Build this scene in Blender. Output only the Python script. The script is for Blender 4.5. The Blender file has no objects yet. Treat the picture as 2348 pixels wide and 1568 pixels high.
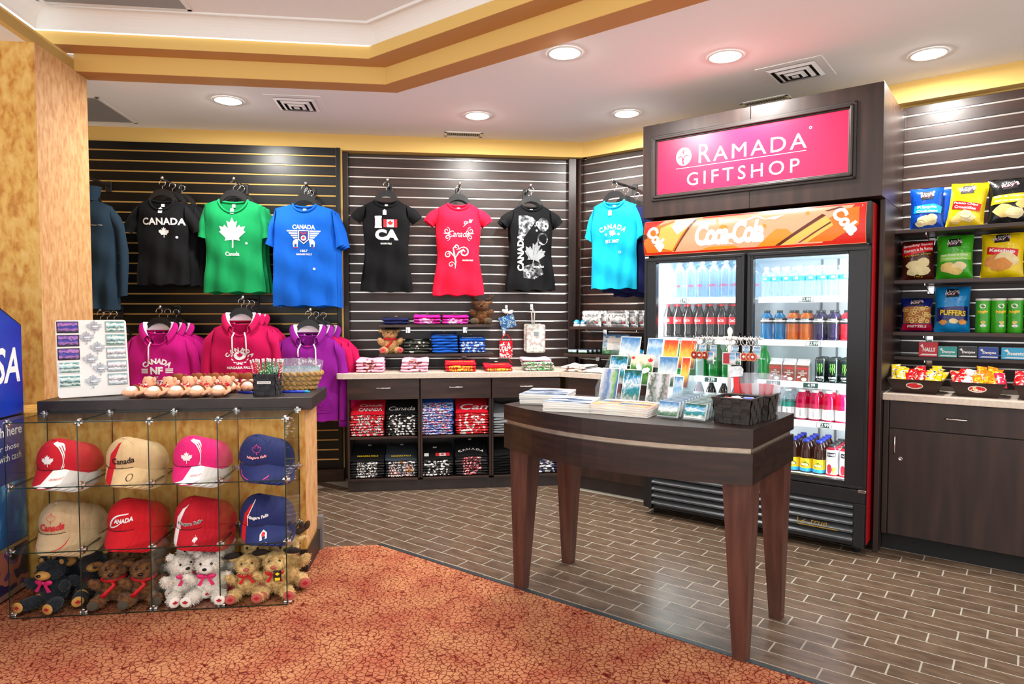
import bpy, bmesh, math, random
from mathutils import Vector, Matrix, Euler
rnd = random.Random(7)
PI = math.pi
R = math.radians
SC = bpy.context.scene
COL = SC.collection
# ---------------------------------------------------------------- camera, world, exposure
cam_d = bpy.data.cameras.new('camera'); cam = bpy.data.objects.new('camera', cam_d); COL.objects.link(cam)
cam_d.sensor_fit = 'HORIZONTAL'; cam_d.sensor_width = 36.0
cam_d.lens = 36.0 * 1520 / 2348
cam_d.clip_start = 0.05
cam.location = (0, 0, 1.36)
cam.rotation_euler = (R(90) - math.atan(62 / 1520), 0, 0)
SC.camera = cam
SC.cycles.transparent_max_bounces = 40
SC.view_settings.view_transform = 'Standard'; SC.view_settings.look = 'None'
SC.view_settings.gamma = 1.0; SC.view_settings.use_curve_mapping = False
SC.view_settings.exposure = 0.35
w = bpy.data.worlds.new('lobby_ambient'); SC.world = w; w.use_nodes = True
w.node_tree.nodes['Background'].inputs[0].default_value = (0.99, 0.995, 1.0, 1)
w.node_tree.nodes['Background'].inputs[1].default_value = 1.5
# lamp strengths (the lamps themselves are built with their fixtures below)
DOWN_W = 20.0; FILL_W = 6.0; COOLER_W = 7.0
# ---------------------------------------------------------------- frames: B = back wall, R = cooler wall (local x along wall, y into wall)
AB, AR, A0 = R(7.2), R(-37.8), 0.0
def W(F, u, n, z=0.0):
    c, s = math.cos(F), math.sin(F)
    return Vector((u * c - n * s, u * s + n * c, z))
def conv(F, u, n, G):
    p = W(F, u, n); c, s = math.cos(G), math.sin(G)
    return (p.x * c + p.y * s, -p.x * s + p.y * c)
# ---------------------------------------------------------------- mesh helper
class MB:
    def __init__(s): s.v = []; s.f = []; s.m = []; s.sm = []
    def add(s, vs, fs, m=0, smooth=False):
        o = len(s.v); s.v += [tuple(p) for p in vs]
        for f in fs: s.f.append(tuple(i + o for i in f)); s.m.append(m); s.sm.append(smooth)
        return s
    def box(s, x0, x1, y0, y1, z0, z1, m=0):
        v = [(x0,y0,z0),(x1,y0,z0),(x1,y1,z0),(x0,y1,z0),(x0,y0,z1),(x1,y0,z1),(x1,y1,z1),(x0,y1,z1)]
        return s.add(v, [(0,3,2,1),(4,5,6,7),(0,1,5,4),(1,2,6,5),(2,3,7,6),(3,0,4,7)], m)
    def rbox(s, x0, x1, y0, y1, z0, z1, b=0.004, m=0):
        bm = bmesh.new(); bmesh.ops.create_cube(bm, size=1)
        for q in bm.verts: q.co = Vector(((x0+x1)/2 + q.co.x*(x1-x0), (y0+y1)/2 + q.co.y*(y1-y0), (z0+z1)/2 + q.co.z*(z1-z0)))
        b = min(b, .49*min(abs(x1-x0), abs(y1-y0), abs(z1-z0)))
        bmesh.ops.bevel(bm, geom=bm.edges[:], offset=b, segments=2, affect='EDGES', profile=.5)
        s.bm(bm, m); return s
    def bm(s, bm, m=0, smooth=False):
        bm.verts.index_update()
        s.add([q.co[:] for q in bm.verts], [tuple(q.index for q in f.verts) for f in bm.faces], m, smooth); bm.free(); return s
    def prism(s, poly, y0, y1, m=0):            # poly in x,z; extruded along y
        n = len(poly)
        v = [(x, y0, z) for x, z in poly] + [(x, y1, z) for x, z in poly]
        f = [tuple(range(n)), tuple(range(2*n-1, n-1, -1))] + [(i, i+n, (i+1) % n + n, (i+1) % n) for i in range(n)]
        return s.add(v, f, m)
    def prismz(s, poly, z0, z1, m=0):           # poly in x,y
        n = len(poly)
        v = [(x, y, z0) for x, y in poly] + [(x, y, z1) for x, y in poly]
        f = [tuple(range(n-1, -1, -1)), tuple(range(n, 2*n))] + [(i, (i+1) % n, (i+1) % n + n, i+n) for i in range(n)]
        return s.add(v, f, m)
    def prismx(s, poly, x0, x1, m=0):           # poly in y,z
        n = len(poly)
        v = [(x0, y, z) for y, z in poly] + [(x1, y, z) for y, z in poly]
        f = [tuple(range(n-1, -1, -1)), tuple(range(n, 2*n))] + [(i, (i+1) % n, (i+1) % n + n, i+n) for i in range(n)]
        return s.add(v, f, m)
    def grid(s, fn, nu, nv, m=0, smooth=True, closeu=False):
        o = len(s.v); nu2 = nu if closeu else nu + 1
        for j in range(nv + 1):
            for i in range(nu2): s.v.append(tuple(fn(i / nu, j / nv)))
        for j in range(nv):
            for i in range(nu):
                a = o + j*nu2 + i; b = o + j*nu2 + (i+1) % nu2
                s.f.append((a, b, b+nu2, a+nu2)); s.m.append(m); s.sm.append(smooth)
        return s
    def lathe(s, prof, seg=16, m=0, c=(0,0), smooth=True, caps=True):   # prof: (r,z)
        o = len(s.v); n = len(prof)
        for r, z in prof:
            for i in range(seg):
                a = 2*PI*i/seg; s.v.append((c[0] + r*math.cos(a), c[1] + r*math.sin(a), z))
        for j in range(n-1):
            for i in range(seg):
                a = o + j*seg + i; b = o + j*seg + (i+1) % seg
                s.f.append((a, b, b+seg, a+seg)); s.m.append(m); s.sm.append(smooth)
        if caps:
            s.f.append(tuple(o + i for i in range(seg-1, -1, -1))); s.m.append(m); s.sm.append(False)
            s.f.append(tuple(o + (n-1)*seg + i for i in range(seg))); s.m.append(m); s.sm.append(False)
        return s
    def tube(s, pts, r, seg=6, m=0, closed=False, flat=1.0):
        pts = [Vector(p) for p in pts]; n = len(pts); o = len(s.v)
        up = None
        for k in range(n):
            a = pts[(k-1) % n] if (closed or k > 0) else pts[k]; b = pts[(k+1) % n] if (closed or k < n-1) else pts[k]
            t = (b - a).normalized() if (b - a).length > 1e-9 else Vector((0,0,1))
            if up is None: up = Vector((0,0,1)) if abs(t.z) < .9 else Vector((0,1,0))
            x = t.cross(up)
            if x.length < 1e-6: x = t.cross(Vector((1,0,0)))
            x.normalize(); y = x.cross(t).normalized(); up = y
            rr = r[k] if isinstance(r, (list, tuple)) else r
            for i in range(seg):
                an = 2*PI*i/seg; s.v.append(tuple(pts[k] + x*rr*math.cos(an) + y*rr*flat*math.sin(an)))
        for k in range(n if closed else n-1):
            for i in range(seg):
                a = o + k*seg + i; b = o + k*seg + (i+1) % seg; c = o + ((k+1) % n)*seg + (i+1) % seg; d = o + ((k+1) % n)*seg + i
                s.f.append((a, b, c, d)); s.m.append(m); s.sm.append(True)
        if not closed:
            s.f.append(tuple(o + i for i in range(seg-1, -1, -1))); s.m.append(m); s.sm.append(False)
            s.f.append(tuple(o + (n-1)*seg + i for i in range(seg))); s.m.append(m); s.sm.append(False)
        return s
    def ell(s, c, r, nu=16, nv=10, m=0, rot=None, wob=0.0):
        M = Euler(rot).to_matrix() if rot else None
        o = len(s.v)
        for j in range(nv+1):
            th = PI*j/nv
            for i in range(nu):
                a = 2*PI*i/nu
                k = 1 + (wob*math.sin(3*a+c[0]*40)*math.sin(th*3+c[2]*50) if wob else 0)
                p = Vector((r[0]*k*math.sin(th)*math.cos(a), r[1]*k*math.sin(th)*math.sin(a), r[2]*k*math.cos(th)))
                if M: p = M @ p
                s.v.append((p.x+c[0], p.y+c[1], p.z+c[2]))
        for j in range(nv):
            for i in range(nu):
                a = o + j*nu + i; b = o + j*nu + (i+1) % nu
                s.f.append((a, a+nu, b+nu, b)); s.m.append(m); s.sm.append(True)
        return s
    def fur(s, c, r, n, L, wd=.004, m=0, rot=None, droop=.3):
        M = Euler(rot).to_matrix() if rot else None
        for k in range(n):
            z = rnd.uniform(-1, 1); a = rnd.uniform(0, 2*PI); q = math.sqrt(1-z*z)
            d = Vector((q*math.cos(a), q*math.sin(a), z))
            p = Vector((d.x*r[0], d.y*r[1], d.z*r[2])); nn = Vector((d.x/r[0], d.y/r[1], d.z/r[2])).normalized()
            if M: p = M @ p; nn = M @ nn
            p = p + Vector(c)
            t = nn.cross(Vector((rnd.uniform(-1,1), rnd.uniform(-1,1), rnd.uniform(-1,1)))).normalized()
            l = L*rnd.uniform(.6, 1.25); tip = p + nn*l + t.cross(nn)*l*rnd.uniform(-.5,.5) + Vector((0,0,-l*droop))
            p0 = p - nn*.003
            s.add([p0 + t*wd, p0 - t*wd, tip], [(0,1,2)], m, False)
        return s
    def copy(s, M, mm=None):
        r = MB(); r.v = [tuple(M @ Vector(p)) for p in s.v]; r.f = list(s.f); r.m = list(s.m); r.sm = list(s.sm); return r
    def join(s, o): return s.add(o.v, o.f) if False else s._j(o)
    def _j(s, o):
        k = len(s.v); s.v += o.v; s.f += [tuple(i+k for i in f) for f in o.f]; s.m += o.m; s.sm += o.sm; return s
    def mesh(s, name, mats):
        me = bpy.data.meshes.new(name); me.from_pydata(s.v, [], s.f)
        if not isinstance(mats, (list, tuple)): mats = [mats]
        for m in mats: me.materials.append(M_(m))
        me.polygons.foreach_set('material_index', s.m); me.polygons.foreach_set('use_smooth', s.sm)
        me.update(); return me
# ---------------------------------------------------------------- object helpers
def tag(o, label, cat, group=None):
    o['label'] = label; o['category'] = cat
    if group: o['group'] = group
    return o
def put(o, F, u, n, z, rot=(0,0,0)):
    o.location = W(F, u, n, z); o.rotation_euler = (rot[0], rot[1], rot[2] + F); return o
def thing(name, label, cat, F, u, n, z, rot=(0,0,0), group=None):
    o = bpy.data.objects.new(name, None); o.empty_display_size = .05; COL.objects.link(o)
    return tag(put(o, F, u, n, z, rot), label, cat, group)
def part(name, root, mb, mats, kind=None, label=None):
    o = bpy.data.objects.new(name, mb if isinstance(mb, bpy.types.Mesh) else mb.mesh(name, mats)); COL.objects.link(o); o.parent = root
    if kind: o['kind'] = kind
    if label: o['label'] = label
    return o
def solo(name, label, cat, mb, mats, F, u=0, n=0, z=0, rot=(0,0,0), group=None, kind=None):
    o = bpy.data.objects.new(name, mb if isinstance(mb, bpy.types.Mesh) else mb.mesh(name, mats)); COL.objects.link(o)
    put(o, F, u, n, z, rot); tag(o, label, cat, group)
    if kind: o['kind'] = kind
    return o
def struct(name, mb, mats, F=0.0, label=None, cat=None):
    o = bpy.data.objects.new(name, mb.mesh(name, mats)); COL.objects.link(o); o.rotation_euler = (0,0,F); o['kind'] = 'structure'
    if label: o['label'] = label
    if cat: o['category'] = cat
    return o
def dup(root, F, u, n, z, rot=(0,0,0), label=None, group=None):
    r = root.copy(); COL.objects.link(r); put(r, F, u, n, z, rot)
    if label: r['label'] = label
    if group: r['group'] = group
    for ch in root.children:
        c = ch.copy(); COL.objects.link(c); c.parent = r
        for g in ch.children:
            d = g.copy(); COL.objects.link(d); d.parent = c
    return r
ORD = ['leftmost','second','third','fourth','fifth','sixth','seventh','eighth','ninth','tenth','eleventh','twelfth']
def nth(i, n, of):
    if i == 0: return 'leftmost ' + of
    if i == n-1: return 'rightmost ' + of
    return ORD[i] + ' from left ' + of
# ---------------------------------------------------------------- text -> 2D triangles
_tc = {}
def text2d(t, size=1.0, shear=0.0, bold=0.0, spacing=1.0):
    key = (t, shear, bold, spacing)
    if key not in _tc:
        cu = bpy.data.curves.new('t', 'FONT'); cu.body = t; cu.size = 1.0; cu.align_x = 'CENTER'; cu.shear = shear; cu.offset = bold
        cu.space_character = spacing; cu.resolution_u = 3
        ob = bpy.data.objects.new('t', cu); COL.objects.link(ob)
        me = ob.to_mesh(); vs = [(q.co.x, q.co.y) for q in me.vertices]; fs = [tuple(p.vertices) for p in me.polygons]
        ob.to_mesh_clear(); bpy.data.objects.remove(ob); bpy.data.curves.remove(cu)
        x0 = min(p[0] for p in vs); x1 = max(p[0] for p in vs); y0 = min(p[1] for p in vs); y1 = max(p[1] for p in vs)
        _tc[key] = (vs, fs, (x0+x1)/2, (y0+y1)/2, x1-x0, y1-y0)
    return _tc[key]
def text(mb, t, cx, cz, width, fn, height=None, shear=0.0, bold=0.0, spacing=1.0, rot=0.0, arc=0.0, m=0, sub=None):
    """lay text centred at (cx,cz), 'width' wide, on surface fn(x,z)->(X,Y,Z)"""
    vs, fs, mx, my, tw, th = text2d(t, 1, shear, bold, spacing)
    k = width / tw; kz = height / th if height else k
    P = []
    for x, y in vs:
        x = (x-mx)*k; y = (y-my)*kz
        if arc: x, y = math.sin(x/arc)*(arc+y), math.cos(x/arc)*(arc+y) - arc
        c, s = math.cos(rot), math.sin(rot)
        P.append((cx + x*c - y*s, cz + x*s + y*c))
    return flat(mb, P, fs, fn, m, sub)
def flat(mb, P, fs, fn, m=0, sub=None):
    if sub:
        bm = bmesh.new(); bv = [bm.verts.new((x, 0, y)) for x, y in P]
        for f in fs:
            try: bm.faces.new([bv[i] for i in f])
            except ValueError: pass
        for _ in range(4):
            es = [e for e in bm.edges if e.calc_length() > sub]
            if not es: break
            bmesh.ops.subdivide_edges(bm, edges=es, cuts=1); bmesh.ops.triangulate(bm, faces=bm.faces[:])
        bm.verts.index_update()
        P = [(q.co.x, q.co.z) for q in bm.verts]; fs = [tuple(q.index for q in f.verts) for f in bm.faces]; bm.free()
    mb.add([fn(x, z) for x, z in P], fs, m); return mb
def poly(mb, P, fn, m=0, sub=None): return flat(mb, P, [tuple(range(len(P)))], fn, m, sub)
def pos(P, cx, cz, k, kz=None, rot=0):
    c, s = math.cos(rot), math.sin(rot); kz = kz or k
    return [(cx + x*k*c - z*kz*s, cz + x*k*s + z*kz*c) for x, z in P]
_L = [(0,1),(.16,.66),(.36,.78),(.27,.28),(.52,.53),(.59,.38),(.88,.44),(.78,.17),(.9,.07),(.46,-.32),(.52,-.5),(.05,-.42),(.05,-.95)]
LEAF = _L + [(-x, z) for x, z in reversed(_L[1:])]
def disc(n=20, a=1.0, b=1.0): return [(a*math.cos(2*PI*i/n), b*math.sin(2*PI*i/n)) for i in range(n)]
def rrect(w, h, r, n=4):
    o = []
    for cx, cz, a0 in ((w/2-r, h/2-r, 0), (-w/2+r, h/2-r, 90), (-w/2+r, -h/2+r, 180), (w/2-r, -h/2+r, 270)):
        for i in range(n+1): a = R(a0 + 90*i/n); o.append((cx + r*math.cos(a), cz + r*math.sin(a)))
    return o
def ring2d(mb, a, b, t, cx, cz, fn, m=0, n=24, a0=0, a1=360):
    P = []; 
    for i in range(n+1):
        an = R(a0 + (a1-a0)*i/n); P += [(cx+a*math.cos(an), cz+b*math.sin(an)), (cx+(a-t)*math.cos(an), cz+(b-t)*math.sin(an))]
    return flat(mb, P, [(2*i, 2*i+2, 2*i+3, 2*i+1) for i in range(n)], fn, m)
def dense(pts, k=5):
    o = []
    for i in range(len(pts)-1):
        p0, p1, p2, p3 = pts[max(0,i-1)], pts[i], pts[i+1], pts[min(len(pts)-1,i+2)]
        for j in range(k):
            t = j/k; o.append(tuple(.5*(2*p1[c] + (p2[c]-p0[c])*t + (2*p0[c]-5*p1[c]+4*p2[c]-p3[c])*t*t + (3*p1[c]-p0[c]-3*p2[c]+p3[c])*t**3) for c in (0,1)))
    return o + [pts[-1]]
def stroke(mb, pts, wd, fn, m=0):
    P = []; n = len(pts)
    for i in range(n):
        a = pts[max(0,i-1)]; b = pts[min(n-1,i+1)]; dx, dz = b[0]-a[0], b[1]-a[1]; l = math.hypot(dx,dz) or 1
        ww = wd[i] if isinstance(wd, (list,tuple)) else wd
        P += [(pts[i][0]-dz/l*ww/2, pts[i][1]+dx/l*ww/2), (pts[i][0]+dz/l*ww/2, pts[i][1]-dx/l*ww/2)]
    return flat(mb, P, [(2*i, 2*i+2, 2*i+3, 2*i+1) for i in range(n-1)], fn, m)
def spiral(cx, cz, r0, r1, a0, turns, n=18, kz=1):
    return [(cx + (r0+(r1-r0)*i/n)*math.cos(R(a0)+2*PI*turns*i/n), cz + kz*(r0+(r1-r0)*i/n)*math.sin(R(a0)+2*PI*turns*i/n)) for i in range(n+1)]
# ---------------------------------------------------------------- materials
_m = {}
def M_(m): return _m[m] if isinstance(m, str) else m
def hexc(h):
    if not isinstance(h, str): return h
    h = h.lstrip('#'); return tuple(((int(h[i:i+2],16)/255)/12.92 if int(h[i:i+2],16)/255 <= .04045 else ((int(h[i:i+2],16)/255+.055)/1.055)**2.4) for i in (0,2,4))
def mat(name, col, rough=.6, metal=0.0, var=0.0, scale=20.0, bump=0.0, bscale=None, stretch=(1,1,1), col2=None, spec=.5, emit=0.0, sheen=0.0, coat=0.0, alpha=1.0):
    m = bpy.data.materials.new(name); m.use_nodes = True; nt = m.node_tree; b = nt.nodes['Principled BSDF']
    c = hexc(col); b.inputs['Base Color'].default_value = (*c, 1); b.inputs['Roughness'].default_value = rough
    b.inputs['Metallic'].default_value = metal; b.inputs['Specular IOR Level'].default_value = spec
    b.inputs['Sheen Weight'].default_value = sheen; b.inputs['Coat Weight'].default_value = coat; b.inputs['Alpha'].default_value = alpha
    if emit: b.inputs['Emission Color'].default_value = (*c,1); b.inputs['Emission Strength'].default_value = emit
    if var or bump or col2 is not None:
        tc = nt.nodes.new('ShaderNodeTexCoord'); mp = nt.nodes.new('ShaderNodeMapping'); mp.inputs['Scale'].default_value = stretch
        nt.links.new(tc.outputs['Object'], mp.inputs['Vector'])
        nz = nt.nodes.new('ShaderNodeTexNoise'); nz.inputs['Scale'].default_value = scale; nz.inputs['Detail'].default_value = 5
        nt.links.new(mp.outputs[0], nz.inputs['Vector'])
        if var or col2 is not None:
            cr = nt.nodes.new('ShaderNodeValToRGB')
            c2 = hexc(col2) if col2 is not None else tuple(min(1, x*(1+var)) for x in c)
            c1 = c if col2 is not None else tuple(x*(1-var) for x in c)
            cr.color_ramp.elements[0].position = .32; cr.color_ramp.elements[1].position = .68
            cr.color_ramp.elements[0].color = (*c1,1); cr.color_ramp.elements[1].color = (*c2,1)
            nt.links.new(nz.outputs['Fac'], cr.inputs[0]); nt.links.new(cr.outputs[0], b.inputs['Base Color'])
        if bump:
            nb = nz
            if bscale:
                nb = nt.nodes.new('ShaderNodeTexNoise'); nb.inputs['Scale'].default_value = bscale; nb.inputs['Detail'].default_value = 3; nt.links.new(mp.outputs[0], nb.inputs['Vector'])
            bp = nt.nodes.new('ShaderNodeBump'); bp.inputs['Strength'].default_value = bump; bp.inputs['Distance'].default_value = .01
            nt.links.new(nb.outputs['Fac'], bp.inputs['Height']); nt.links.new(bp.outputs[0], b.inputs['Normal'])
    _m[name] = m; return m
def clear(name, tint=(1,1,1), refl=1.0, rough=.02, body=0.0, bcol=None, ior=1.45):
    """thin clear material: tinted see-through plus fresnel reflection, optional milky body"""
    m = bpy.data.materials.new(name); m.use_nodes = True; nt = m.node_tree; nt.nodes.clear()
    out = nt.nodes.new('ShaderNodeOutputMaterial'); tr = nt.nodes.new('ShaderNodeBsdfTransparent'); tr.inputs[0].default_value = (*hexc(tint),1)
    gl = nt.nodes.new('ShaderNodeBsdfGlossy'); gl.inputs['Roughness'].default_value = rough
    lw = nt.nodes.new('ShaderNodeLayerWeight'); pw = nt.nodes.new('ShaderNodeMath'); pw.operation = 'POWER'; pw.inputs[1].default_value = 4.5; nt.links.new(lw.outputs['Facing'], pw.inputs[0])
    ma = nt.nodes.new('ShaderNodeMath'); ma.operation = 'MULTIPLY_ADD'; ma.inputs[1].default_value = .9; ma.inputs[2].default_value = .035; nt.links.new(pw.outputs[0], ma.inputs[0])
    mu = nt.nodes.new('ShaderNodeMath'); mu.operation = 'MULTIPLY'; mu.inputs[1].default_value = refl; nt.links.new(ma.outputs[0], mu.inputs[0])
    src = tr
    if body:
        df = nt.nodes.new('ShaderNodeBsdfDiffuse'); df.inputs[0].default_value = (*hexc(bcol or tint),1)
        tl = nt.nodes.new('ShaderNodeBsdfTranslucent'); tl.inputs[0].default_value = (*hexc(bcol or tint),1)
        m0 = nt.nodes.new('ShaderNodeMixShader'); m0.inputs[0].default_value = .5; nt.links.new(df.outputs[0], m0.inputs[1]); nt.links.new(tl.outputs[0], m0.inputs[2])
        m1 = nt.nodes.new('ShaderNodeMixShader'); m1.inputs[0].default_value = body; nt.links.new(tr.outputs[0], m1.inputs[1]); nt.links.new(m0.outputs[0], m1.inputs[2]); src = m1
    mx = nt.nodes.new('ShaderNodeMixShader'); nt.links.new(mu.outputs[0], mx.inputs[0]); nt.links.new(src.outputs[0], mx.inputs[1]); nt.links.new(gl.outputs[0], mx.inputs[2])
    nt.links.new(mx.outputs[0], out.inputs[0]); _m[name] = m; return m
def emis(name, col, k):
    m = bpy.data.materials.new(name); m.use_nodes = True; nt = m.node_tree; nt.nodes.clear()
    out = nt.nodes.new('ShaderNodeOutputMaterial'); e = nt.nodes.new('ShaderNodeEmission'); e.inputs[0].default_value = (*hexc(col),1); e.inputs[1].default_value = k
    nt.links.new(e.outputs[0], out.inputs[0]); _m[name] = m; return m
def printmat(name, base, cols, scale=60, thr=.5, stretch=(1,1,1), rough=.7, mask=None, detail=1.0, tex='noise'):
    """flat print: ink blotches of several colours over the base; mask = (axis, centre, halfwidth)"""
    m = bpy.data.materials.new(name); m.use_nodes = True; nt = m.node_tree; b = nt.nodes['Principled BSDF']; b.inputs['Roughness'].default_value = rough
    tc = nt.nodes.new('ShaderNodeTexCoord'); oi = nt.nodes.new('ShaderNodeObjectInfo')
    ad = nt.nodes.new('ShaderNodeVectorMath'); ad.operation = 'ADD'
    sc = nt.nodes.new('ShaderNodeVectorMath'); sc.operation = 'SCALE'; cb = nt.nodes.new('ShaderNodeCombineXYZ')
    nt.links.new(oi.outputs['Random'], cb.inputs[0]); nt.links.new(oi.outputs['Random'], cb.inputs[2]); nt.links.new(cb.outputs[0], sc.inputs[0]); sc.inputs['Scale'].default_value = 3.0
    nt.links.new(tc.outputs['Object'], ad.inputs[0]); nt.links.new(sc.outputs[0], ad.inputs[1])
    mp = nt.nodes.new('ShaderNodeMapping'); mp.inputs['Scale'].default_value = stretch; nt.links.new(ad.outputs[0], mp.inputs[0])
    if tex == 'noise':
        nz = nt.nodes.new('ShaderNodeTexNoise'); nz.inputs['Detail'].default_value = detail; o = nz.outputs['Fac']
    else:
        nz = nt.nodes.new('ShaderNodeTexVoronoi'); o = nz.outputs['Color']
    nz.inputs['Scale'].default_value = scale; nt.links.new(mp.outputs[0], nz.inputs['Vector'])
    cr = nt.nodes.new('ShaderNodeValToRGB'); cr.color_ramp.interpolation = 'CONSTANT'
    el = cr.color_ramp.elements; el[0].position = 0; el[0].color = (*hexc(base),1); el[1].position = thr; el[1].color = (*hexc(cols[0]),1)
    for i, c in enumerate(cols[1:]):
        e = el.new(min(.99, thr + (i+1)*(.76-thr)/len(cols))); e.color = (*hexc(c),1)
    nt.links.new(o, cr.inputs[0]); res = cr.outputs[0]
    if mask:
        sp = nt.nodes.new('ShaderNodeSeparateXYZ'); nt.links.new(tc.outputs['Object'], sp.inputs[0])
        for ax, cc, hw in mask:
            s1 = nt.nodes.new('ShaderNodeMath'); s1.operation = 'SUBTRACT'; s1.inputs[1].default_value = cc; nt.links.new(sp.outputs[ax], s1.inputs[0])
            ab = nt.nodes.new('ShaderNodeMath'); ab.operation = 'ABSOLUTE'; nt.links.new(s1.outputs[0], ab.inputs[0])
            lt = nt.nodes.new('ShaderNodeMath'); lt.operation = 'LESS_THAN'; lt.inputs[1].default_value = hw; nt.links.new(ab.outputs[0], lt.inputs[0])
            mx = nt.nodes.new('ShaderNodeMix'); mx.data_type = 'RGBA'; nt.links.new(lt.outputs[0], mx.inputs[0]); mx.inputs[6].default_value = (*hexc(base),1); nt.links.new(res, mx.inputs[7]); res = mx.outputs[2]
    nt.links.new(res, b.inputs['Base Color']); _m[name] = m; return m
def ramp3(name, cols, pos_, scale=(6,6,6), detail=6, rough=.6, bump=0.0, tex='noise', spec=.5, dist=0.0, coat=0.0, oinfo=0.0, nscale=1.0):
    m = bpy.data.materials.new(name); m.use_nodes = True; nt = m.node_tree; b = nt.nodes['Principled BSDF']
    b.inputs['Roughness'].default_value = rough; b.inputs['Specular IOR Level'].default_value = spec; b.inputs['Coat Weight'].default_value = coat
    tc = nt.nodes.new('ShaderNodeTexCoord'); mp = nt.nodes.new('ShaderNodeMapping'); mp.inputs['Scale'].default_value = scale; nt.links.new(tc.outputs['Object'], mp.inputs[0])
    src = mp.outputs[0]
    if oinfo:
        oi = nt.nodes.new('ShaderNodeObjectInfo'); cb = nt.nodes.new('ShaderNodeCombineXYZ'); 
        mu = nt.nodes.new('ShaderNodeMath'); mu.operation = 'MULTIPLY'; mu.inputs[1].default_value = oinfo; nt.links.new(oi.outputs['Random'], mu.inputs[0])
        for i in range(3): nt.links.new(mu.outputs[0], cb.inputs[i])
        ad = nt.nodes.new('ShaderNodeVectorMath'); ad.operation = 'ADD'; nt.links.new(src, ad.inputs[0]); nt.links.new(cb.outputs[0], ad.inputs[1]); src = ad.outputs[0]
    nz = nt.nodes.new('ShaderNodeTexNoise'); nz.inputs['Scale'].default_value = nscale; nz.inputs['Detail'].default_value = detail; nz.inputs['Distortion'].default_value = dist
    nt.links.new(src, nz.inputs['Vector'])
    cr = nt.nodes.new('ShaderNodeValToRGB'); el = cr.color_ramp.elements
    el[0].position = pos_[0]; el[0].color = (*hexc(cols[0]),1); el[1].position = pos_[-1]; el[1].color = (*hexc(cols[-1]),1)
    for p, c in list(zip(pos_, cols))[1:-1]: e = el.new(p); e.color = (*hexc(c),1)
    nt.links.new(nz.outputs['Fac'], cr.inputs[0]); nt.links.new(cr.outputs[0], b.inputs['Base Color'])
    if bump:
        bp = nt.nodes.new('ShaderNodeBump'); bp.inputs['Strength'].default_value = bump; bp.inputs['Distance'].default_value = .01; nt.links.new(nz.outputs['Fac'], bp.inputs['Height']); nt.links.new(bp.outputs[0], b.inputs['Normal'])
    _m[name] = m; return m
def scenic(name, cols, rough=.25, axis=2, noise=.5, nsc=6.0, tilt=0.0):
    """printed landscape picture: bands of colour bent by noise, in the picture's own 0..1 frame"""
    m = bpy.data.materials.new(name); m.use_nodes = True; nt = m.node_tree; b = nt.nodes['Principled BSDF']; b.inputs['Roughness'].default_value = rough
    tc = nt.nodes.new('ShaderNodeTexCoord'); oi = nt.nodes.new('ShaderNodeObjectInfo'); sp = nt.nodes.new('ShaderNodeSeparateXYZ'); nt.links.new(tc.outputs['Generated'], sp.inputs[0])
    ad = nt.nodes.new('ShaderNodeVectorMath'); ad.operation = 'ADD'; nt.links.new(tc.outputs['Generated'], ad.inputs[0]); cb = nt.nodes.new('ShaderNodeCombineXYZ')
    mu = nt.nodes.new('ShaderNodeMath'); mu.operation = 'MULTIPLY'; mu.inputs[1].default_value = 17.0; nt.links.new(oi.outputs['Random'], mu.inputs[0]); nt.links.new(mu.outputs[0], cb.inputs[0]); nt.links.new(mu.outputs[0], cb.inputs[1]); nt.links.new(cb.outputs[0], ad.inputs[1])
    nz = nt.nodes.new('ShaderNodeTexNoise'); nz.inputs['Scale'].default_value = nsc; nz.inputs['Detail'].default_value = 5; nt.links.new(ad.outputs[0], nz.inputs['Vector'])
    m1 = nt.nodes.new('ShaderNodeMath'); m1.operation = 'MULTIPLY_ADD'; m1.inputs[1].default_value = noise; nt.links.new(nz.outputs['Fac'], m1.inputs[0]); nt.links.new(sp.outputs[axis], m1.inputs[2])
    m2 = nt.nodes.new('ShaderNodeMath'); m2.operation = 'SUBTRACT'; m2.inputs[1].default_value = noise/2; nt.links.new(m1.outputs[0], m2.inputs[0])
    cr = nt.nodes.new('ShaderNodeValToRGB'); el = cr.color_ramp.elements; n = len(cols)
    el[0].position = 0.06; el[0].color = (*hexc(cols[0]),1); el[1].position = .94; el[1].color = (*hexc(cols[-1]),1)
    for i in range(1, n-1): e = el.new(.06+.88*i/(n-1)); e.color = (*hexc(cols[i]),1)
    nt.links.new(m2.outputs[0], cr.inputs[0]); nt.links.new(cr.outputs[0], b.inputs['Base Color']); _m[name] = m; return m
# setting
mat('ceiling_white', '#F3F2F1', .9, bump=.05, scale=180)
mat('cove_white', '#F8F7F4', .85)
mat('yellow_paint', '#E3BE6E', .8, bump=.04, scale=160)
mat('tan_paint', '#C08A50', .8)
ramp3('wallpaper', ['#A8641E','#CE9440','#DDB05C','#E8C47C'], [.25,.42,.58,.8], scale=(20,20,10), detail=10, rough=.7, dist=.25, bump=.06, nscale=1.5)
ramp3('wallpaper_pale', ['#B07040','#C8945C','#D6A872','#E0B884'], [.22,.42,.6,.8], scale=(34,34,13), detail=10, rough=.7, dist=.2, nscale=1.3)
ramp3('walnut', ['#1C100C','#33201A','#452C23'], [.25,.55,.8], scale=(3,3,22), detail=6, rough=.36, nscale=1.2, oinfo=9)
ramp3('walnut_v', ['#190F0C','#2E1D18','#3E2820'], [.25,.55,.8], scale=(16,16,1.6), detail=6, rough=.38, nscale=1.2, oinfo=9)
ramp3('table_wood', ['#150C09','#291812','#3A251D'], [.25,.55,.8], scale=(4,14,60), detail=5, rough=.33, nscale=1.0)
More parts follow.
